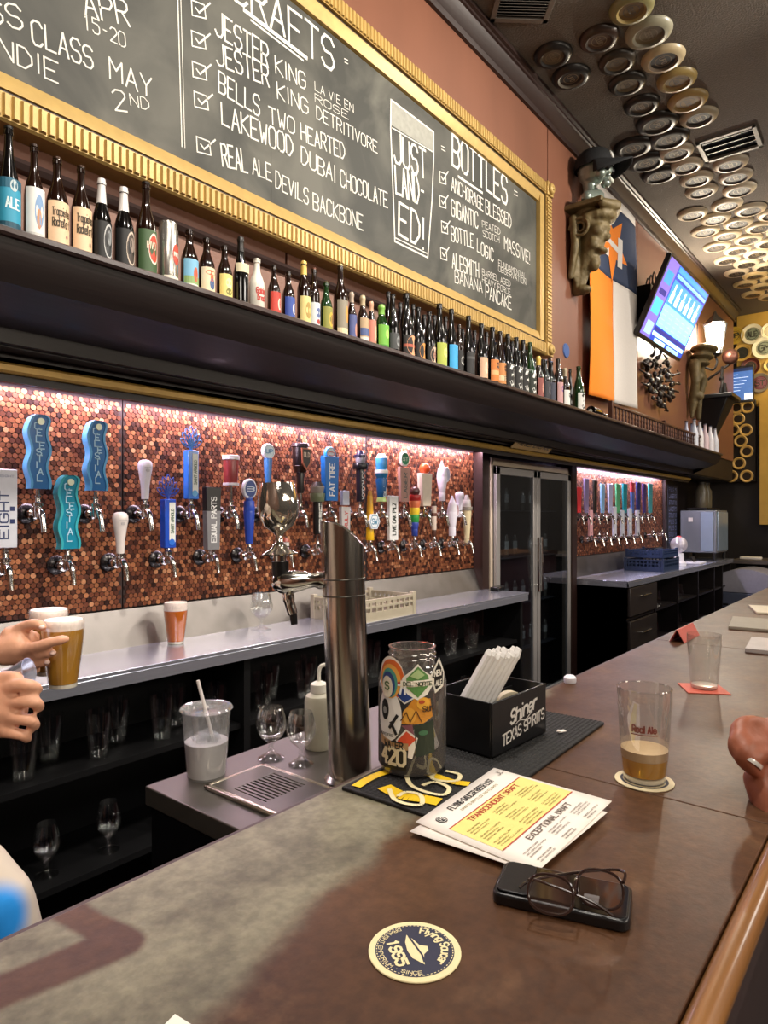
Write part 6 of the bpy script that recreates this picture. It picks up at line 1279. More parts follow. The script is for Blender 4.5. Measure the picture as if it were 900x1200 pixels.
for i, (px, py, hp, wp, lab) in enumerate(((318, 889, 60, 36, 'empty stemmed snifter on the ledge beside the cup, left one of two'), (353, 896, 62, 35, 'empty stemmed snifter partly in front of the squeeze bottle'))):
    P, k_ = at_ledge(px, py); o = thing('snifter_glass', lab, 'glass', P); b = MB(); b.lathe([(0, 0), (.85*wp/2*k_, 0), (.86*wp/2*k_, .003), (.34*wp/2*k_, .012), (.16*wp/2*k_, .018), (.2*wp/2*k_, .024), (.14*wp/2*k_, .03)]+[(a*wp/2*k_, z*hp*k_) for a, z in ((.3, .34), (.7, .44), (.96, .58), (1, .68), (.92, .85), (.74, 1), (.72, 1), (.9, .85), (.97, .68), (.93, .59), (.66, .46), (0, .40))], 28); b.build('glass_body', glass, o)
P, k_ = at_ledge(373, 878); P = P+D*.015
o = thing('squeeze_bottle', 'milky squeeze bottle with bent nozzle half hidden by the steel tower', 'bottle', P); r1 = 17*k_; h = 68*k_
b = MB(); b.lathe([(0, 0), (r1*.95, 0), (r1, .006), (r1, h*.82), (r1*.9, h*.9), (r1*.5, h*.96), (r1*.5, h)], 26); b.build('bottle_body', mat('milky_plastic', 'b4b09c', .4, 0, .06, 20, spec=.4), o)
b = MB(); b.lathe([(r1*.56, h*.95), (r1*.6, h*.96), (r1*.58, h*1.1), (r1*.3, h*1.14), (0, h*1.15)], 20); b.tube(smoothpts([(0, 0, h*1.13), -RT*-.0+Vector((0, 0, h*1.3)), RT*.004+Vector((0, 0, h*1.4)), RT*.014+Vector((0, 0, h*1.43))], 4), .0042, 10); b.build('nozzle_cap', mat('milky_cap', 'cfccc0', .4), o)
# ------------------------------------------------------------------ bar mat with yellow and cream lettering
mt = [atZ(400, 926, ZB), atZ(493, 958, ZB), atZ(686, 856, ZB), atZ(590, 818, ZB)]
ctr = sum(mt, Vector())/4; U = ((mt[2]-mt[1])+(mt[3]-mt[0])).normalized(); V = Vector((-U.y, U.x, 0)); Lm = ((mt[2]-mt[1]).length+(mt[3]-mt[0]).length)/2
V_ = YI-.004; Wm = .215
c0 = mt[0]+V*0; cc = mt[0]+U*(Lm/2)-V*(Wm/2); cc.z = ZB
mo = thing('bar_mat', 'black ribbed rubber bar mat with yellow and cream printing near the bar edge', 'mat', cc, rz=math.atan2(U.y, U.x))
b = MB(); b.bx(-Lm/2, Lm/2, -Wm/2, Wm/2, 0, .006); b.build('mat_base', rubber, mo, bevel=.002)
nb = MB(); nx_, ny_ = int(Lm/.009), int(Wm/.009)
for i in range(nx_):
    for j in range(ny_): 
        x, y = -Lm/2+.008+i*.009, -Wm/2+.008+j*.009; nb.add([(x-.003, y-.003, .006), (x+.003, y-.003, .006), (x+.003, y+.003, .006), (x-.003, y+.003, .006), (x, y, .0078)], [(0, 1, 4), (1, 2, 4), (2, 3, 4), (3, 0, 4)])
stuff(nb.build('rubber_nubs', rubber, mo, smooth=False))
loc = lambda px, py: (lambda P: ((P-cc).dot(U), (P-cc).dot(V)))(atZ(px, py, ZB+.008))
b = MB(); yel = mm('e8bf16', .5); crm = mm('e9dcae', .5)
def ribbon_px(pts, w0, mi, b=b, z=.0085):
    q = smoothpts([(*loc(x, y), 0) for x, y in pts], 5)
    for a, c in zip(q, q[1:]):
        t = (c-a).normalized(); nn = Vector((-t.y, t.x, 0))*w0/2
        b.add([(a.x-nn.x, a.y-nn.y, z), (c.x-nn.x, c.y-nn.y, z), (c.x+nn.x, c.y+nn.y, z), (a.x+nn.x, a.y+nn.y, z)], [(0, 1, 2, 3)], mi)
ribbon_px([(417, 922), (440, 909), (470, 902), (505, 908), (530, 916), (550, 919)], .017, 0)
ribbon_px([(450, 922), (470, 932), (495, 936), (515, 940)], .026, 0, z=.0085)
for P_ in ([(503, 904), (512, 903), (506, 912), (520, 916), (536, 915), (538, 908), (522, 904)], [(476, 909), (482, 921), (500, 929), (520, 932), (526, 924), (510, 917), (495, 921)], [(456, 925), (462, 937), (478, 943), (494, 943), (492, 932), (476, 929), (466, 934)]): ribbon_px(P_, .0075, 1, z=.0092)
o_ = b.build('printed_letters', [yel, crm], mo, smooth=False)
P = atZ(658, 858, ZB+.008); o = thing('paper_scrap', 'tiny torn scrap of white paper on the right corner of the black mat', 'scrap', P); b = MB(); b.box((0, 0, .002), (.018, .008, .002), rz=-.4); b.box((-.007, .002, .004), (.008, .006, .002), rz=.4); b.build('scrap', paper, o)
# ------------------------------------------------------------------ black caddy with straws
ZM = ZB+.0085
Lc, Nc, Rc = atZ(503, 868, ZM), atZ(577, 889, ZM), atZ(640, 858, ZM)
u_ = (Lc-Nc); v_ = (Rc-Nc); U = v_.normalized(); Vv = Vector((-U.y, U.x, 0)); lu = v_.length; lv = u_.dot(Vv); hb = .096
bx_ = thing('caddy_box', 'black straw caddy with white lettering on its side, on the rubber mat', 'caddy', (Nc.x, Nc.y, ZM), rz=math.atan2(U.y, U.x))
b = MB(); t = .004
b.bx(0, lu, 0, t, 0, hb); b.bx(0, lu, lv-t, lv, 0, hb); b.bx(0, t, t, lv-t, 0, hb); b.bx(lu-t, lu, t, lv-t, 0, hb); b.bx(0, lu, 0, lv, 0, .004); b.build('box_walls', black_pl, bx_, bevel=.0015)
b = MB(); b.bx(lu*.05, lu*.95, lv*.5, lv*.5+.003, .004, hb*.85); b.build('divider', black_pl, bx_)
b = MB(); b.bx(0, lu, lv, lv+.035, 0, .045); b.build('napkin_tray', black_pl, bx_, bevel=.002)
b = MB(); ff = frame((lu*.5, 0, 0), (1, 0, 0), (0, 0, 1)); fz = lambda u, v: Vector((lu*.56+u, -.0006, v+u*.12))
b.text('Shiner', fz, .024, lu*.5, .2, 0, center=True, y0=.052, slant=.15, jit=.02); b.text('TEXAS SPIRITS', fz, .019, lu*.78, .17, 0, center=True, y0=.022); b.strokes([[(-.03+.06*i/8, .046+.003*math.sin(i)) for i in range(9)]], fz, .0018)
b.build('lettering', mm('d8d4cc', .5), bx_, smooth=False)
base = Nc+U*lu*.28+Vv*lv*.40
sw_ = None; k_ = 0
topv = (atD(588, 760, (Nc-CAM).dot(D)+.01)-atD(553, 822, (Nc-CAM).dot(D)+.01)); lean_ = topv.normalized()
for i in range(21):
    rim_ = atZ(549+5.6*(i % 7), 812-3.4*(i//7), ZM+hb); c_ = rim_-lean_*(.030/lean_.z)
    ln_ = .115+R.uniform(-.004, .004)
    st = thing('wrapped_straw', 'paper-wrapped white straw in the caddy bundle, %s from the left in the %s rank' % (ORD[i % 7], ('front', 'middle', 'rear')[i//7]), 'straw', c_, 'wrapped straws in the caddy')
    dv = (lean_+RT*R.uniform(-.02, .02)+RT*(.0)).normalized()
    b = MB(); nn = RT; 
    b.tube([Vector((0, 0, 0)), dv*.006, dv*(ln_-.012), dv*(ln_-.004)], [.0045, .006, .006, .0068], 8); b.tube([dv*(ln_-.005), dv*(ln_+.004)], [.0068, .0045], 4); b.build('paper_wrapper', mat('straw_paper', 'dddad6', .7, 0, .06, 60), st)
o = thing('lid_stack', 'round cream lids standing on edge inside the caddy behind the straws', 'lid', Nc+U*lu*.66+Vv*lv*.28+Vector((0, 0, .047))); b = MB(); b.cyl((0, 0, 0), (.006, .012, 0), .038, n=30); b.cyl((.004, .008, 0), (.010, .020, 0), .033, n=30); b.build('lids', mm('d8ccb0', .4), o)
# ------------------------------------------------------------------ sticker covered jar
P = atZ(484, 893, ZB); k_ = 1.16/F; jx = atY(483, 900, YI-.054)
jr = thing('sticker_jar', 'large screw-neck clear jar covered in bright stickers beside the caddy', 'jar', (jx.x, jx.y, ZB+.0105)); rj = .0575; hj = .202
prof = [(0, .002), (rj*.92, 0), (rj, .01), (rj, hj*.72), (rj*.95, hj*.78), (rj*.72, hj*.84), (rj*.68, hj*.86)]
b = MB(); b.lathe(prof, 40); jar_m = thin_glass('jar_glass', (.8, .77, .74), .04, .45, .04, .10, (.45, .42, .4)); b.build('jar_wall', jar_m, jr)
b = MB(); b.lathe([(rj*.68, hj*.86), (rj*.67, hj*.9), (rj*.71, hj*.905), (rj*.67, hj*.92), (rj*.67, hj*.94), (rj*.71, hj*.945), (rj*.67, hj*.96), (rj*.67, hj*.99), (rj*.7, hj), (rj*.62, hj), (rj*.62, hj*.86)], 40); b.build('screw_neck', jar_m, jr)
b = MB(); b.lathe([(0, .003), (rj*.9, .002), (rj*.985, .010), (rj*.985, hj*.68), (0, hj*.68)], 36); b.build('contents', mm('2a221e', .7), jr)
a0 = math.atan2(-jx.y, -jx.x)   # towards the camera
def JS(r2): return lambda u, v: Vector((math.cos(a0+u/rj)*r2, math.sin(a0+u/rj)*r2, v))
def sticker(name, shapes, lv=0):
    b = MB(); ms = []
    for i, s_ in enumerate(shapes):
        m_ = mm(s_[1], .4)
        if m_ not in ms: ms.append(m_)
        mi = ms.index(m_); f = JS(rj+.0006+.00045*i+.0003*lv)
        if s_[0] == 'p':
            pts = s_[2]; cx_ = sum(p[0] for p in pts)/len(pts); cy_ = sum(p[1] for p in pts)/len(pts)
            for a, c in zip(pts, pts[1:]+pts[:1]):
                for k in range(3):
                    q0 = (a[0]+(c[0]-a[0])*k/3, a[1]+(c[1]-a[1])*k/3); q1 = (a[0]+(c[0]-a[0])*(k+1)/3, a[1]+(c[1]-a[1])*(k+1)/3)
                    m0 = ((q0[0]+cx_)/2, (q0[1]+cy_)/2); m1 = ((q1[0]+cx_)/2, (q1[1]+cy_)/2)
                    b.add([f(*q0), f(*q1), f(*m1), f(*m0)], [(0, 1, 2, 3)], mi); b.add([f(*m0), f(*m1), f(cx_, cy_)], [(0, 1, 2)], mi)
        elif s_[0] == 't':
            _, c, tx, x, y, h, w_ = s_[:7]; b.text(tx, lambda u, v: f(u, v), h, w_, s_[7] if len(s_) > 7 else .2, mi, center=True, y0=y, x0=x)
        elif s_[0] == 's': b.strokes([s_[2]], lambda u, v: f(u, v), s_[3], mi)
    b.build(name, ms, jr, smooth=False)
C2 = lambda cx_, cy_, r, ry=None, n=20: circ(cx_, cy_, r, n, ry)
J = lambda px, py: ((px-480)*.00152, hj+.008-(py-760)/148*hj*1.02-.004)
def JP(*q): return [J(*p) for p in q]
sticker('rainbow_sticker', [('p', 'e8e0d4', C2(*J(455, 795), .026, .036)), ('p', 'd8682c', C2(*J(456, 796), .024, .033)), ('p', 'e8a84c', C2(*J(455, 798), .020, .028)), ('p', '4c9c8c', C2(*J(454, 800), .016, .024)), ('p', '2c4480', C2(*J(453, 802), .0135, .021)), ('p', 'e4dcc8', C2(*J(452, 805), .011, .018)), ('t', '4c6a3c', 'S', *J(452, 808), .012, .008)])
sticker('shield_sticker', [('p', 'dcdcd8', JP((461, 797), (480, 792), (488, 800), (488, 812), (472, 823), (460, 812))), ('p', '223c80', JP((462, 802), (487, 802), (486, 811), (472, 821), (462, 812))), ('p', 'c04038', JP((463, 798), (480, 794), (487, 800), (463, 801))), ('t', 'e4e4e4', '71', *J(470, 811), .014, .014, .24)], 1)
sticker('hop_sticker', [('p', 'e8e4d8', JP((470, 792), (480, 783), (486, 776), (492, 784), (500, 790), (504, 800), (496, 812), (486, 818), (476, 812), (468, 802))), ('p', '5c8c4c', JP((474, 793), (486, 779), (497, 790), (499, 800), (486, 815), (474, 803))), ('p', 'a8c088', JP((478, 790), (486, 782), (493, 789), (486, 794))), ('p', 'e8e0d0', JP((468, 796), (504, 794), (504, 801), (468, 803))), ('t', '3a4a30', 'DEL NORTE', *J(486, 801), .006, .045)], 3)
sticker('black_lettered_sticker', [('p', 'dcd8cc', JP((500, 790), (512, 771), (522, 790), (520, 806), (506, 812))), ('p', '161616', JP((502, 792), (511, 776), (519, 790), (518, 803), (507, 808))), ('t', 'dcd8cc', 'NEW', *J(510, 792), .009, .016), ('t', 'dcd8cc', 'ALE', *J(511, 803), .008, .014)], 2)
sticker('white_egg_sticker', [('p', 'e4e2de', C2(*J(453, 838), .0245, .042, 24)), ('p', '181818', C2(*J(448, 832), .0085, .017)), ('p', '9a9a98', C2(*J(448, 833), .004, .006)), ('s', '181818', [J(455, 852), J(464, 837)], .005), ('s', '181818', [J(457, 846), J(463, 858)], .005), ('t', '4a4a4a', 'BREWERS', *J(452, 862), .004, .022)], 2)
sticker('orange_figure_sticker', [('p', 'c8862c', JP((466, 846), (472, 830), (482, 816), (500, 817), (503, 838), (492, 845), (480, 846))), ('p', 'dca040', C2(*J(477, 836), .011, .013)), ('p', 'e4a83c', C2(*J(492, 822), .011, .010)), ('s', '5a3418', [J(468, 842), J(474, 832), J(478, 843), J(484, 830), J(490, 843)], .0015), ('p', 'b04a28', C2(*J(490, 820), .005, .003)), ('t', '3a2414', 'SUN', *J(497, 831), .008, .018)])
sticker('orange_square_sticker', [('p', 'e4dcd0', JP((462, 866), (474, 851), (486, 862), (480, 886), (474, 884))), ('p', 'cc4c2c', JP((464, 866), (474, 854), (484, 863), (472, 876)))])
sticker('water_sticker', [('p', 'a8845c', JP((441, 862), (458, 868), (476, 868), (476, 876), (456, 878), (441, 872))), ('t', '1c1c1a', 'WATER', *J(459, 875), .010, .034)], 3)
sticker('number_sticker', [('p', '161412', JP((441, 874), (458, 878), (476, 876), (474, 900), (441, 900))), ('t', 'd8ccaa', '420', *J(458, 894), .026, .044, .2)], 2)
sticker('dark_patch_sticker', [('p', '20242c', JP((462, 818), (474, 824), (468, 846), (460, 830))), ('p', '7a4a54', JP((468, 848), (480, 846), (482, 858), (474, 852)))])
sticker('lower_dark_sticker', [('p', '1c2a20', JP((482, 848), (504, 842), (506, 880), (484, 884))), ('p', '3c6a4c', C2(*J(492, 856), .008, .004))])
# ------------------------------------------------------------------ menu sheets
def sheet(Q, z, name, label, deco=None):
    cc = sum(Q, Vector())/4; o = thing(name, label, 'menu', (cc.x, cc.y, z)); b = MB(); n = 8
    f = lambda u, v, k=0: (lambda p: Vector((p.x-cc.x, p.y-cc.y, .0006+k+.004*max(0, (abs(u-.5)*2-.8))*max(0, v-.6))))(lerp2(Q, u, v))
    vs = [f(i/n, j/n) for j in range(n+1) for i in range(n+1)]; b.add(vs, [(j*(n+1)+i, j*(n+1)+i+1, (j+1)*(n+1)+i+1, (j+1)*(n+1)+i) for j in range(n) for i in range(n)]); q = b.build('sheet', paper, o); md = q.modifiers.new('s', 'SOLIDIFY'); md.thickness = .0005
    return o, f
Q1 = [atZ(x, y, ZB+.01) for x, y in ((480, 972), (575, 915), (712, 950), (626, 1021))]
sheet(Q1, ZB+.0065, 'menu_sheet', 'lower white menu sheet showing only its edges under the printed one')
Q = [atZ(x, y, ZB+.012) for x, y in ((487, 961), (579, 898), (717, 937), (629, 1020))]
o, f = sheet(Q, ZB+.0085, 'menu_sheet', 'printed menu sheet with a yellow panel and red lines, lying uppermost on the bar')
b = MB(); ux = (Q[1]-Q[0]).length; vy = (Q[3]-Q[0]).length
T_ = lambda u, v: f(u/ux, 1-(v/vy), .0012)
def put(t, u0, u1, vb, h, mi, wt=.16): b.text(t, lambda a, c: f(u0+a/ux, vb-c/vy, .0013), h*vy, (u1-u0)*ux, wt, mi)
def rect(u0, u1, v0, v1, mi, k=.0009):
    n = 8
    for i in range(n):
        for j in range(n): b.add([f(u0+(u1-u0)*(i+a)/n, v0+(v1-v0)*(j+c)/n, k) for a, c in ((0, 0), (1, 0), (1, 1), (0, 1))], [(0, 1, 2, 3)], mi)
rect(.06, .97, .26, .70, 1); rect(.06, .97, .255, .265, 2, .0012); rect(.06, .97, .70, .71, 2, .0012)
put('FLYING SAUCER BEER LIST', .26, .80, .13, .055, 0); put('DRAFTS BOTTLES AND FLIGHTS', .30, .76, .19, .022, 3); put('TRANSCENDENT DRAFT', .22, .84, .335, .045, 2, .2); put('EXCEPTIONAL DRAFT', .26, .80, .79, .045, 4, .2)
for blk, (v0, rows) in enumerate(((.38, 11), (.83, 6))):
    for col in range(3):
        for r2 in range(rows):
            v = v0+r2*(.028 if blk == 0 else .026)
            if r2 % 4 == 3: continue
            L2 = R.uniform(.12, .24); u0 = .10+col*.295; put(''.join(R.choice('ABCDEHILMNORST') for _ in range(14)), u0, u0+L2, v+.012, .011, 3 if blk == 0 else 4, .22)
cc0 = f(.12, .14, .0011); cxy = lambda r: [(cc0.x+r*math.cos(a), cc0.y+r*math.sin(a), cc0.z) for a in [2*PI*i/24 for i in range(24)]]
b.add(cxy(.0085), [tuple(range(24))], 0); b.add([(x, y, z+.0004) for x, y, z in cxy(.007)], [tuple(range(24))], 5); b.add([(x, y, z+.0006) for x, y, z in cxy(.0062)], [tuple(range(24))], 0)
b.text('FS', lambda a, c: Vector((cc0.x, cc0.y, cc0.z+.0009))+(f(.2, .1)-f(.1, .1)).normalized()*a+(f(.1, 0)-f(.1, .1)).normalized()*c, .006, .007, .2, 5, center=True, y0=-.003)
put('JC', .90, .97, .11, .05, 4, .14)
b.build('printing', [mm('1c1c20', .7), mm('eddc84', .7), mm('b03c2c', .7), mm('8a7c40', .7), mm('6a5c54', .7), mm('e8e4dc', .7)], o, smooth=False)
# ------------------------------------------------------------------ coaster in front
P = atZ(486, 1113, ZB+.002); rc_ = .0455
o = thing('coaster', 'round navy and cream coaster with a saucer emblem lying nearest the camera', 'coaster', (P.x, P.y, ZB+.0003)); b = MB(); b.lathe([(0, 0), (rc_, 0), (rc_+.0004, .0008), (rc_, .0016), (0, .0016)], 48); b.build('board', mm('e6d8a8', .6), o)
p0, p1 = atZ(470, 1113, ZB), atZ(502, 1107, ZB); up_ = (p1-p0).normalized(); ri = Vector((up_.y, -up_.x, 0))
f = lambda u, v, k=0: ri*u+up_*v+Vector((0, 0, .0018+k))
b = MB(); n = 48; cr2 = rc_*.86
b.add([f(0, 0)]+[f(cr2*math.cos(2*PI*i/n), cr2*math.sin(2*PI*i/n)) for i in range(n)], [(0, 1+i, 1+(i+1) % n) for i in range(n)], 0)
def arc_text(t, r, a_mid, span, h, mi, wt, inward=False):
    w_ = span*r
    def g(u, v):
        if not inward: a = a_mid-(u)/r; rr_ = r+v; return f(math.cos(a)*rr_, math.sin(a)*rr_, .0004)
        a = a_mid+u/r; rr_ = r-v; return f(math.cos(a)*rr_, math.sin(a)*rr_, .0004)
    b.text(t, g, h, w_, wt, mi, center=True)
arc_text('Flying Saucer', cr2*.68, PI/2, 2.1, rc_*.19, 1, .2)
arc_text('DRAUGHT EMPORIUM * SINCE', cr2*.92, -PI/2, 2.9, rc_*.09, 1, .16, True)
for i in range(60): a = PI*.06+2*PI*i/60; b.add([f(math.cos(a)*cr2*.975, math.sin(a)*cr2*.975, .0003), f(math.cos(a+.05)*cr2*.975, math.sin(a+.05)*cr2*.975, .0003), f(math.cos(a+.05)*cr2*.95, math.sin(a+.05)*cr2*.95, .0003), f(math.cos(a)*cr2*.95, math.sin(a)*cr2*.95, .0003)], [(0, 1, 2, 3)], 1)
b.text('1995', lambda u, v: f(u, v, .0004), rc_*.24, rc_*.82, .26, 1, center=True, y0=-rc_*.52)
S_ = rc_*.52
sau = [(-1, -.12), (-.55, -.32), (0, -.4), (.5, -.34), (1, .02), (.62, .12), (.4, .2), (.2, .46), (-.05, .5), (-.2, .2), (-.6, .08)]
b.add([f(S_*x, S_*y+rc_*.04, .0004) for x, y in sau], [tuple(range(len(sau)))], 1)
b.strokes([[(-.9*S_, .02*S_), (-.2*S_, .1*S_), (.45*S_, .18*S_), (.85*S_, .12*S_)]], lambda u, v: f(u, v, .0007), rc_*.04, 0)
b.build('printing', [mm('252840', .55), mm('e6d8a8', .6)], o, smooth=False)
# ------------------------------------------------------------------ phone in black case and glasses on it
Qp = [atZ(x, y, ZB+.006) for x, y in ((575, 1055), (742, 1089), (741, 1046), (590, 1012))]
ctr = sum(Qp, Vector())/4; U = ((Qp[1]-Qp[0])+(Qp[2]-Qp[3])).normalized(); V = Vector((-U.y, U.x, 0)); lu = ((Qp[1]-Qp[0]).length+(Qp[2]-Qp[3]).length)/2*.98; lv = .076
ph = thing('phone', 'phone in a thick black case lying face up on the bar under the glasses', 'phone', (ctr.x, ctr.y, ZB+.0003), rz=math.atan2(U.y, U.x))
def rrect(w_, h, r, n=6):
    P_ = []
    for cx_, cy_, a0_ in ((w_/2-r, h/2-r, 0), (-w_/2+r, h/2-r, PI/2), (-w_/2+r, -h/2+r, PI), (w_/2-r, -h/2+r, 1.5*PI)):
        P_ += [(cx_+r*math.cos(a0_+PI/2*i/n), cy_+r*math.sin(a0_+PI/2*i/n)) for i in range(n+1)]
    return P_
b = MB(); b.prism(rrect(lu, lv, .011), lambda u, v, n: Vector((u, v, n)), .013); b.build('case', black_pl, ph, bevel=.003, seg=3)
b = MB(); b.prism(rrect(lu-.008, lv-.008, .008), lambda u, v, n: Vector((u, v, .0128+n)), .0006); b.build('screen', mat('dark_phone_glass', '0a0a0c', .05, 0, .2, 10, 0, .6), ph)
b = MB(); b.prism(rrect(.035, lv-.01, .008), lambda u, v, n: Vector((u-lu/2+.022, v, .0134+n)), .002); b.build('camera_bump', black_pl, ph, bevel=.001)
b = MB(); b.box((lu*.22, -.012, .0139), (.016, .02, .0006)); b.build('card', mm('6c6a68', .5), ph)
gz = ZB+.0150
gs = thing('eyeglasses', 'folded dark tortoiseshell eyeglasses resting on the phone', 'glasses', (ctr.x, ctr.y, gz), rz=math.atan2(U.y, U.x))
tort = mat('tortoiseshell', '2c1c18', .2, 0, .6, 90, 0, .4)
def gp(px, py, z): P_ = atZ(px, py, gz+z)-ctr; return (P_.dot(U), P_.dot(V), z)
for k_, (cx_, cy_) in enumerate(((645, 1046), (703, 1040))):
    c0 = gp(cx_, cy_, .020); b = MB(); ring = []
    for i in range(28):
        a = 2*PI*i/28; e = .8; x = math.copysign(abs(math.cos(a))**e, math.cos(a))*.0235; zz = math.copysign(abs(math.sin(a))**e, math.sin(a))*.0165
        ring.append((c0[0]+x, c0[1]+zz*.5, .0185+zz*.98))
    b.tube(ring, .0015, 6, closed=True); b.build('lens_rim', tort, gs)
    b = MB(); b.add(ring, [tuple(range(28))]); b.build('lens', thin_glass('lens_glass', (.86, .86, .88), .12, .5) if k_ == 0 else M['lens_glass'], gs)
c0, c1 = gp(645, 1046, .02), gp(703, 1040, .02)
b = MB(); b.tube(smoothpts([(c0[0]+.0235, c0[1]+.003, .024), ((c0[0]+c1[0])/2, (c0[1]+c1[1])/2+.005, .028), (c1[0]-.0235, c1[1]+.003, .024)], 4), .0015, 6); b.build('bridge', tort, gs)
b = MB(); b.tube(smoothpts([(c0[0]-.0235, c0[1]+.004, .026), (c0[0]-.018, c0[1]+.022, .018), (c0[0]+.02, c0[1]+.022, .012), (c0[0]+.045, c0[1]+.018, .008), (c0[0]+.062, c0[1]+.010, .004)], 5), .0016, 6); b.build('temple', tort, gs)
b = MB(); b.tube(smoothpts([(c1[0]+.0235, c1[1]+.004, .028), (c1[0]+.024, c1[1]+.018, .032), (c1[0]+.008, c1[1]+.026, .028), (c1[0]-.04, c1[1]+.020, .016), (c1[0]-.075, c1[1]+.006, .008), (c1[0]-.085, c1[1]-.004, .003)], 5), .0016, 6); b.build('temple', tort, gs)
# ------------------------------------------------------------------ pint with lager on its round coaster
P = atZ(755, 913, ZB+.003)
o = thing('coaster', 'round cream-edged coaster under the pint with a little lager', 'coaster', (P.x, P.y, ZB+.0003)); b = MB(); b.lathe([(0, 0), (.0455, 0), (.0459, .0008), (.0455, .0016), (0, .0016)], 40); b.build('board', mm('e0d0aa', .6), o); b = MB(); b.lathe([(.037, .0018), (.033, .0018)], 40); b.lathe([(0, .0018), (.028, .0018)], 40); b.build('printing', mm('2c2a38', .6), o)
golden = bpy.data.materials.new('clear_golden_lager'); golden.use_nodes = True; q = golden.node_tree.nodes['Principled BSDF']; q.inputs['Base Color'].default_value = L('d89a20'); q.inputs['Transmission Weight'].default_value = .35; q.inputs['Roughness'].default_value = .12; q.inputs['IOR'].default_value = 1.33
nz = golden.node_tree.nodes.new('ShaderNodeTexNoise'); nz.inputs['Scale'].default_value = 40; cr = golden.node_tree.nodes.new('ShaderNodeValToRGB'); cr.color_ramp.elements[0].color = L('d89420'); cr.color_ramp.elements[1].color = L('f8c840'); golden.node_tree.links.new(nz.outputs[0], cr.inputs[0]); golden.node_tree.links.new(cr.outputs[0], q.inputs['Base Color'])
o = thing('pint_glass', 'nearly empty pint glass with a finger of golden lager and faint red print', 'glass', (P.x, P.y, ZB+.0023)); rg = .0425; hg = .150
b = MB(); b.lathe([(0, .001), (rg*.74, 0), (rg*.77, .003), (rg*.86, hg*.3), (rg*.96, hg*.75), (rg, hg*.82), (rg, hg)], 36); b.build('glass_wall', thin_glass('pint_glass_wall', (.93, .92, .9), .06, .65, .03, .05, (.6, .58, .55)), o)
b = MB(); b.lathe([(rg*1.0, hg-.001), (rg*1.015, hg+.0005), (rg*.985, hg+.002), (rg*.97, hg-.001)], 36); b.build('rim', glass, o)
b = MB(); b.lathe([(0, .002), (rg*.72, .002), (rg*.74, .009), (0, .011)], 36); b.build('glass_base', M['thick_glass'], o)
b = MB(); b.lathe([(0, .012), (rg*.76, .012), (rg*.83, .038), (0, .038)], 36); b.build('beer', golden, o)
b = MB(); b.lathe([(0, .0382), (rg*.83, .0382), (rg*.855, .052), (rg*.5, .046), (0, .045)], 36); b.build('foam', mat('thin_foam', 'c8ac84', .7, 0, .1, 60, .2), o)
b = MB(); r_ = rg*.955; aa = math.atan2(-P.y, -P.x); fg_ = lambda u, v: Vector((math.cos(aa+u/r_)*(r_+.0006), math.sin(aa+u/r_)*(r_+.0006), v)); ring = [(-.004+.02*math.cos(2*PI*i/20), .093+.008*math.sin(2*PI*i/20)) for i in range(20)]
b.text('Real Ale', fg_, .010, .036, .22, 0, center=True, y0=.088); b.strokes([[(-.02+.04*i/6, .084) for i in range(7)]], fg_, .0015); b.build('printed_logo', mm('7a3c30', .4), o, smooth=False)
# second empty pint on a red square coaster
P = atZ(825, 804, ZB+.002)
Qs = [atZ(x, y, ZB+.001) for x, y in ((798, 799), (806, 814), (853, 816), (842, 801))]; cc = sum(Qs, Vector())/4
o = thing('square_coaster', 'salmon red square coaster under the empty pint glass', 'coaster', (cc.x, cc.y, ZB+.0003)); b = MB(); an = math.atan2(Qs[2].y-Qs[1].y, Qs[2].x-Qs[1].x); b.box((0, 0, .001), (.098, .098, .0018), rz=an); b.build('board', mm('c9604c', .6), o)
o = thing('pint_glass', 'empty pint glass on the salmon red square coaster', 'glass', (cc.x+.006, cc.y, ZB+.0026)); rg2 = .040; hg2 = .135
b = MB(); b.lathe([(0, .001), (rg2*.74, 0), (rg2*.77, .003), (rg2*.86, hg2*.3), (rg2*.96, hg2*.75), (rg2, hg2*.82), (rg2, hg2)], 32); b.build('glass_wall', M['pint_glass_wall'], o); b = MB(); b.lathe([(0, .002), (rg2*.72, .002), (rg2*.74, .009), (0, .011)], 30); b.build('glass_base', M['thick_glass'], o)
P = atZ(800, 748, ZB)
o = thing('menu_holder', 'salmon red card standing folded on the inner edge of the bar', 'card', (P.x, min(P.y, YI-.05), ZB)); b = MB(); b.box((0, -.02, .022), (.2, .002, .048), rot=Matrix.Rotation(-.5, 3, 'X')); b.box((0, .005, .022), (.2, .002, .048), rot=Matrix.Rotation(.5, 3, 'X')); b.build('folded_card', mm('b8584c', .6), o)
def flat_card(px, py, w_, d_, h, rz, col, label, name='paper_menu'):
    P_ = atZ(px, py, ZB); o = thing(name, label, 'menu', (P_.x, P_.y, ZB+.0004)); b = MB(); b.box((0, 0, h/2), (w_, d_, h), rz=rz); b.build('sheet', mm(col, .6), o, bevel=min(.002, h*.3)); return o
flat_card(881, 733, .30, .15, .012, .15, '8f8878', 'grey closed booklet lying far along the bar')
flat_card(893, 759, .24, .08, .014, .1, 'b9b2ac', 'white narrow folded leaflet at the right frame edge of the bar')
flat_card(896, 716, .26, .10, .010, .3, 'd8ceb4', 'cream pointed paper lying farthest along the bar')
P = atZ(205, 1198, ZB); o = thing('paper_corner', 'corner of a white paper cut by the bottom edge of the picture', 'paper', (P.x, P.y, ZB+.0004)); b = MB(); c_ = [atZ(205, 1190, ZB)-P, atZ(224, 1202, ZB)-P, atZ(212, 1230, ZB)-P, atZ(180, 1215, ZB)-P]; b.hexa([(q.x, q.y, 0) for q in c_], [(q.x, q.y, .001) for q in c_]); b.build('sheet', paper, o)
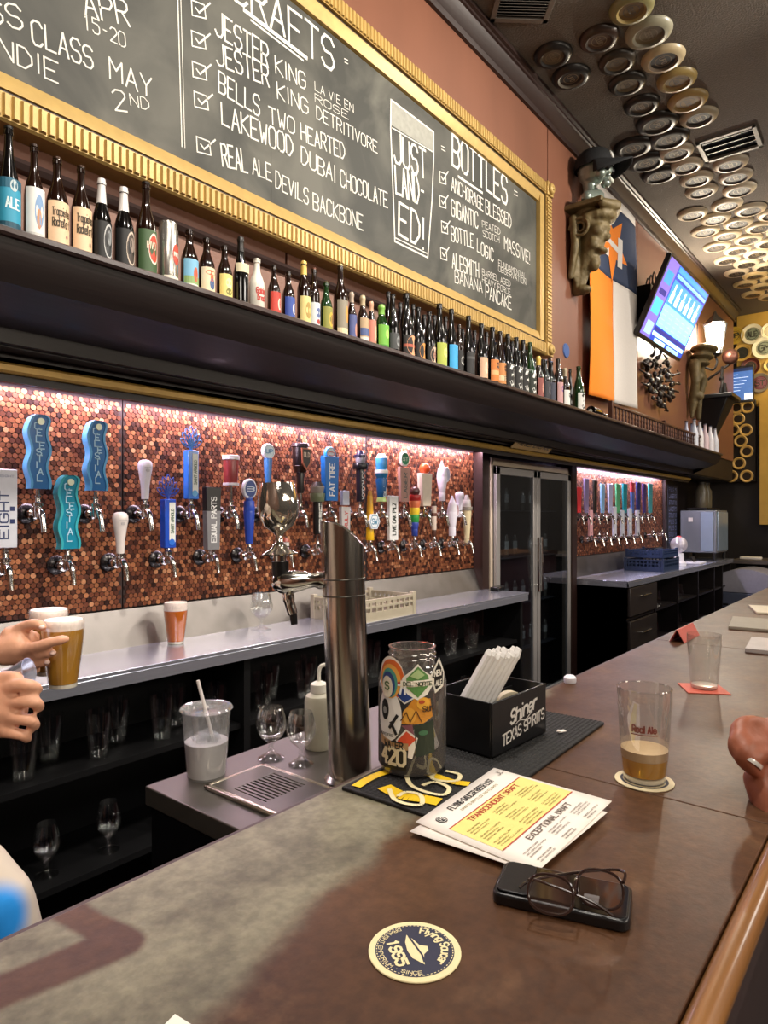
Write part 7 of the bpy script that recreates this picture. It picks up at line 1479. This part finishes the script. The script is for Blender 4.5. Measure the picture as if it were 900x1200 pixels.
P = atZ(666, 800, ZB); o = thing('plastic_stopper', 'small white plastic cap on the inner edge of the bar by the cooler', 'cap', (P.x, YI-.016, ZB+.0002)); b = MB(); b.lathe([(0, 0), (.014, 0), (.016, .004), (.016, .014), (.01, .020), (0, .021)], 18); b.build('cap', white_pl, o)
# small black remote on the near back counter
P = atZ(583, 692, ZC); o = thing('remote', 'small black handheld device near the right end of the back counter', 'device', (P.x, P.y, ZC+.0005)); b = MB(); b.box((0, 0, .014), (.13, .06, .026), rz=.2); b.build('body', black_pl, o, bevel=.006)
# ------------------------------------------------------------------ bartender at the left: body out of frame, two hands in it
bp_ = thing('person', 'bartender at the left edge, pale shirt with blue patch, holding two full pints', 'person', (.05, 1.12, 0))
bo = Vector((.05, 1.12, 0)); W2 = lambda *p: Vector(p)-bo
def hand(side_pts, palm, parts):
    for pts, rs in side_pts: parts.append(('t', pts, rs))
    for c, r, s in palm: parts.append(('b', c, r, s))
# far hand: wraps the near pint
dG = 1.44; G1 = atD(74, 805, dG); hold_z = G1.z
pA = lambda px, py, d: atD(px, py, d)-bo
body = [('t', [(0, 0, .95), (0, 0, 1.15), (.0, .02, 1.38)], [.15, .135, .15]), ('b', (0, 0, .98), .16, (1, .8, 1)), ('t', [(0, .17, 1.42), (0, -.17, 1.42)], [.07, .07]), ('t', [(0, 0, 1.4), (.02, 0, 1.56)], [.06, .055]),
 ('b', (.03, 0, 1.68), .1, (1, .82, 1.2)), ('b', (.125, 0, 1.66), .018, (1, .8, 1.1)), ('b', (.05, 0, 1.61), .065, (1, .8, .9)), ('b', (.03, .085, 1.67), .022, (.7, .5, 1.3)), ('b', (.03, -.085, 1.67), .022, (.7, .5, 1.3)),
 ('t', [(0, .09, .95), (.02, .1, .5), (0, .1, .08)], [.09, .065, .045]), ('t', [(0, -.09, .95), (.02, -.1, .5), (0, -.1, .08)], [.09, .065, .045]), ('t', [(0, .1, .04), (.16, .11, .03)], [.04, .035]), ('t', [(0, -.1, .04), (.16, -.11, .03)], [.04, .035])]
sh1 = Vector((0, .19, 1.41)); el1 = Vector((.10, .36, 1.17)); w1 = pA(-12, 766, 1.40)
sh2 = Vector((0, -.19, 1.41)); el2 = Vector((.08, -.16, 1.16)); w2 = pA(-22, 828, 1.12)
skinp = list(body)
skinp += [('t', [sh1, el1], [.055, .042]), ('t', [el1, w1], [.042, .028]), ('t', [sh2, el2], [.055, .042]), ('t', [el2, w2], [.042, .028])]
# hand one: palm behind the wrist of the glass, thumb up, index across, others behind the glass
pm = pA(22, 757, 1.40); skinp += [('t', [w1, pm], [.028, .031]), ('t', [pA(8, 765, 1.40), pA(34, 762, 1.405)], [.028, .024]), ('t', [pA(14, 746, 1.41), pA(36, 750, 1.42)], [.024, .021])]
skinp += [('t', smoothpts([pA(30, 762, 1.385), pA(46, 757, 1.368), pA(62, 752, 1.366), pA(77, 749, 1.372)], 3), [.0125]*3+[.0115]*3+[.0105]*3+[.0085]),
 ('t', smoothpts([pA(16, 742, 1.41), pA(30, 734, 1.40), pA(42, 731, 1.392), pA(50, 735, 1.39)], 3), [.014]*3+[.0125]*3+[.011]*3+[.009]),
 ('t', smoothpts([pA(30, 772, 1.40), pA(42, 768, 1.385), pA(52, 766, 1.378), pA(62, 765, 1.378)], 3), [.012]*3+[.0115]*3+[.0105]*3+[.0085]),
 ('t', smoothpts([pA(24, 781, 1.41), pA(36, 779, 1.395), pA(46, 777, 1.388), pA(55, 776, 1.388)], 3), [.0115]*3+[.0105]*3+[.0095]*3+[.008]),
 ('t', smoothpts([pA(18, 787, 1.42), pA(28, 787, 1.41), pA(37, 786, 1.402), pA(44, 785, 1.40)], 3), [.0105]*3+[.0095]*3+[.009]*3+[.0075])]
# hand two: loosely curled, four fingers stepping down, palm at left
q2 = pA(2, 830, 1.12); skinp += [('t', [w2, q2], [.027, .032]), ('t', [pA(-10, 815, 1.12), pA(14, 818, 1.115)], [.026, .021]), ('t', [pA(-12, 845, 1.12), pA(8, 850, 1.115)], [.026, .02]), ('b', pA(14, 832, 1.118), .026)]
for (a, b_, c_, d_, r_) in (((6, 808), (22, 802), (38, 804), (44, 808), .0112), ((8, 824), (26, 822), (41, 823), (46, 829), .0113), ((6, 842), (22, 842), (37, 845), (41, 851), .0108), ((0, 858), (14, 859), (28, 862), (32, 866), .0098)):
    skinp.append(('t', smoothpts([pA(*a, 1.11), pA(*b_, 1.098), pA(*c_, 1.102), pA(*d_, 1.118)], 3), [r_]*3+[r_*.95]*3+[r_*.9]*3+[r_*.78]))
skinp.append(('t', smoothpts([pA(-6, 800, 1.13), pA(10, 794, 1.12), pA(22, 796, 1.112)], 3), [.014]*3+[.012]*3+[.0095]))
body_o = organic('body', skinp, skin, bp_, .0045, sm=3)
# clothing
shirt = [('t', [(0, 0, .90), (0, 0, 1.15), (.0, .02, 1.38)], [.175, .158, .172]), ('b', (.0, 0, .96), .185, (1, .95, 1)), ('t', [(0, .16, 1.42), (0, -.16, 1.42)], [.09, .09]), ('t', [sh1, sh1*.3+el1*.7], [.075, .062]), ('t', [sh2, sh2*.3+el2*.7], [.075, .062])]
# the hem that flares out towards the bar in the lower left of the view
c1, c2, c3 = pA(-40, 1035, .93), pA(-5, 1060, .93), pA(10, 1120, .93)
shirt += [('t', [(0, -.02, 1.0), c1*.6+Vector((0, -.02, 1.0))*.4], [.16, .10]), ('t', [c1, c2], [.06, .05]), ('t', [c2, c3], [.05, .05]), ('t', [c2+Vector((0, 0, -.05)), c3+Vector((0, 0, -.15))], [.055, .07])]
sm_ = mat('pale_linen_shirt', 'c9bcae', .8, 0, .1, 6, .1); nt = sm_.node_tree; bsdf = nt.nodes['Principled BSDF']
g = nt.nodes.new('ShaderNodeNewGeometry'); dv = nt.nodes.new('ShaderNodeVectorMath'); dv.operation = 'DISTANCE'; bc = atD(-2, 1080, .88); dv.inputs[1].default_value = bc; nt.links.new(g.outputs['Position'], dv.inputs[0])
mr = nt.nodes.new('ShaderNodeMapRange'); mr.interpolation_type = 'SMOOTHSTEP'; mr.inputs[1].default_value = .028; mr.inputs[2].default_value = .06; mr.inputs[3].default_value = 1; mr.inputs[4].default_value = 0; nt.links.new(dv.outputs['Value'], mr.inputs[0])
mx = nt.nodes.new('ShaderNodeMix'); mx.data_type = 'RGBA'; src = bsdf.inputs['Base Color'].links[0].from_socket; nt.links.new(mr.outputs[0], mx.inputs[0]); nt.links.new(src, mx.inputs[6]); mx.inputs[7].default_value = L('1c90e8'); nt.links.new(mx.outputs[2], bsdf.inputs['Base Color'])
organic('shirt', shirt, sm_, bp_, .008, sm=3)
organic('trousers', [('t', [(0, .09, .92), (.02, .1, .5), (0, .1, .1)], [.115, .09, .075]), ('t', [(0, -.09, .92), (.02, -.1, .5), (0, -.1, .1)], [.115, .09, .075]), ('b', (0, 0, .9), .16, (1, 1, .7))], mm('1c2030', .8), bp_, .012)
organic('cuff', [('t', [w1+(el1-w1)*.14, w1+(el1-w1)*.5], [.034, .044])], mat('pale_blue_cuff', 'b8bcd8', .8, 0, .08, 30), bp_, .006)
organic('hair', [('b', (.0, 0, 1.73), .105, (1, .9, .85)), ('b', (-.04, 0, 1.66), .085, (.9, 1, 1.2))], mm('2a1c14', .8), bp_, .008)
for s_ in (-1, 1): b = MB(); b.ball((.118, s_*.032, 1.695), .011, 10); b.build('eye', mm('e8e4e0', .3), bp_); b = MB(); b.ball((.1275, s_*.032, 1.695), .005, 8); b.build('pupil', mm('1c1410', .3), bp_)
b = MB(); b.tube(smoothpts([(.112, -.022, 1.618), (.124, 0, 1.616), (.112, .022, 1.618)], 4), .005, 6); b.build('mouth', mm('9a5448', .5), bp_)
for s_ in (-1, 1): organic('shoe', [('t', [(-.03, s_*.1, .04), (.17, s_*.11, .035)], [.05, .04])], black_m, bp_, .01)
for (x, y, dd) in ((49, 735, 1.383), (62, 765, 1.370), (55, 776, 1.381)): c = pA(x, y, dd); b = MB(); b.ball(c, .0062, 10, 0, (1, 1, .8)); b.build('fingernail', mm('e8c8bc', .25), bp_)
b = MB(); m0, m1 = w2+(el2-w2)*.12, w2+(el2-w2)*.18; b.cyl(m0, m1, .033, .034, 20); b.build('bracelet', steel, bp_)
# the two pints held
h1 = .148
pint((G1.x, G1.y, G1.z), .0435, h1, hazy, .85, .12, 'full pint of hazy golden beer held in the bartender\'s hand in front')
G2 = atD(57, 790, 1.515); pint((G2.x, G2.y, G2.z), .0425, h1, hazy, .86, .12, 'second full pint with a tall foam cap held just behind the front one')
# steel cup held in the lower hand, blurred bright strip in the photograph
P = atD(8, 793, 1.14)
o = thing('jigger', 'small steel bar cup held above the lower hand at the left edge', 'cup', P); b = MB(); ax = (atD(30, 784, 1.14)-atD(-15, 797, 1.14)).normalized(); q = Vector((0, 0, 1)).rotation_difference(ax).to_matrix()
b.lathe([(0, -.04), (.018, -.04), (.019, -.036), (.012, -.004), (.012, .004), (.022, .04), (.0205, .04), (.010, .006), (0, .004)], 22, rot=q); b.build('cup_body', steel, o)
# ------------------------------------------------------------------ customer on the right edge: folded hand with a ring, forearms on the bar
zc_ = 1.02
cp = thing('person', 'customer at the right edge, ringed hand folded over a bare forearm', 'person', (1.5, -.32, 0)); co_ = Vector((1.5, -.32, 0)); pB = lambda px, py, d: atD(px, py, d)-co_
S = [('t', [(0, 0, .95), (0, 0, 1.15), (0, 0, 1.38)], [.16, .15, .16]), ('t', [(.18, 0, 1.41), (-.18, 0, 1.41)], [.07, .07]), ('t', [(0, 0, 1.4), (0, .03, 1.56)], [.06, .055]), ('b', (0, .05, 1.68), .1, (.82, 1, 1.2)), ('b', (0, .145, 1.66), .018, (.8, 1, 1.1)), ('b', (.085, .05, 1.67), .022, (.5, .7, 1.3)), ('b', (-.085, .05, 1.67), .022, (.5, .7, 1.3)),
 ('t', [(.09, 0, .95), (.1, .02, .5), (.1, 0, .08)], [.09, .065, .045]), ('t', [(-.09, 0, .95), (-.1, .02, .5), (-.1, 0, .08)], [.09, .065, .045]), ('t', [(.1, 0, .04), (.11, .16, .03)], [.04, .035]), ('t', [(-.1, 0, .04), (-.11, .16, .03)], [.04, .035])]
kn = pB(880, 872, 1.03)
wr = pB(955, 862, 1.10)
elL = Vector((-.27, .12, 1.115)); elR = Vector((.22, .18, 1.14))
fa0 = pB(884, 905, 1.0); fa1 = pB(912, 960, .96)
S += [('t', [(-.2, 0, 1.4), elL], [.055, .045]), ('t', [(.2, 0, 1.4), elR], [.055, .045]), ('t', [elR, wr], [.045, .032]), ('t', [wr, pB(905, 866, 1.055)], [.032, .034]), ('b', tuple(pB(896, 866, 1.045)), .036, (1, 1, .85)), ('b', tuple(pB(884, 864, 1.04)), .030, (1, 1, .9)),
 ('t', [elL, pB(915, 958, .975)], [.043, .034]), ('t', [pB(915, 958, .975), pB(893, 915, 1.01)], [.034, .027])]
for i, (a, b_, c_, d_) in enumerate((((892, 850, 1.045), (874, 848, 1.025), (864, 858, 1.018), (866, 872, 1.022)), ((890, 860, 1.03), (870, 862, 1.008), (862, 874, 1.003), (868, 886, 1.01)), ((893, 872, 1.015), (876, 874, .995), (869, 886, .992), (876, 896, 1.0)), ((900, 884, 1.005), (886, 886, .988), (880, 896, .986), (886, 903, .994)))):
    S.append(('t', smoothpts([pB(*a), pB(*b_), pB(*c_), pB(*d_)], 3), [.0135]*3+[.013]*3+[.012]*3+[.0105]))
organic('body', S, skin2, cp, .0045, sm=3)
organic('shirt', [('t', [(0, 0, .9), (0, 0, 1.15), (0, 0, 1.38)], [.19, .175, .18]), ('t', [(.17, 0, 1.42), (-.17, 0, 1.42)], [.09, .09]), ('t', [Vector((-.2, 0, 1.4)), Vector((-.2, 0, 1.4))*.5+elL*.5], [.075, .065]), ('t', [Vector((.2, 0, 1.4)), Vector((.2, 0, 1.4))*.5+elR*.5], [.075, .065])], mm('2c2c34', .85), cp, .01)
organic('trousers', [('t', [(.09, 0, .92), (.1, .02, .5), (.1, 0, .1)], [.115, .09, .075]), ('t', [(-.09, 0, .92), (-.1, .02, .5), (-.1, 0, .1)], [.115, .09, .075]), ('b', (0, 0, .9), .16, (1, 1, .7))], mm('22283a', .8), cp, .012)
organic('hair', [('b', (0, .02, 1.73), .105, (.9, 1, .85)), ('b', (0, -.01, 1.66), .085, (1, .9, 1.2))], mm('2a2018', .8), cp, .008)
for s_ in (-1, 1): b = MB(); b.ball((s_*.032, .138, 1.695), .011, 10); b.build('eye', mm('e8e4e0', .3), cp); organic('shoe', [('t', [(s_*.1, -.03, .04), (s_*.11, .17, .035)], [.05, .04])], black_m, cp, .01)
b = MB(); c0, c1 = pB(878, 886, .994), pB(871, 880, .992); ax = (pB(869, 886, .992)-pB(876, 874, .995)).normalized(); mid = (pB(869, 886, .992)+pB(876, 874, .995))/2
mid = pB(881, 893, .987); q = Vector((0, 0, 1)).rotation_difference((pB(880, 896, .986)-pB(886, 886, .988)).normalized()).to_matrix(); b.lathe([(.0135, -.003), (.0152, -.003), (.0156, 0), (.0152, .003), (.0135, .003)], 22, 0, mid, rot=q); b.build('ring', mm('e8e4dc', .2, .3), cp)
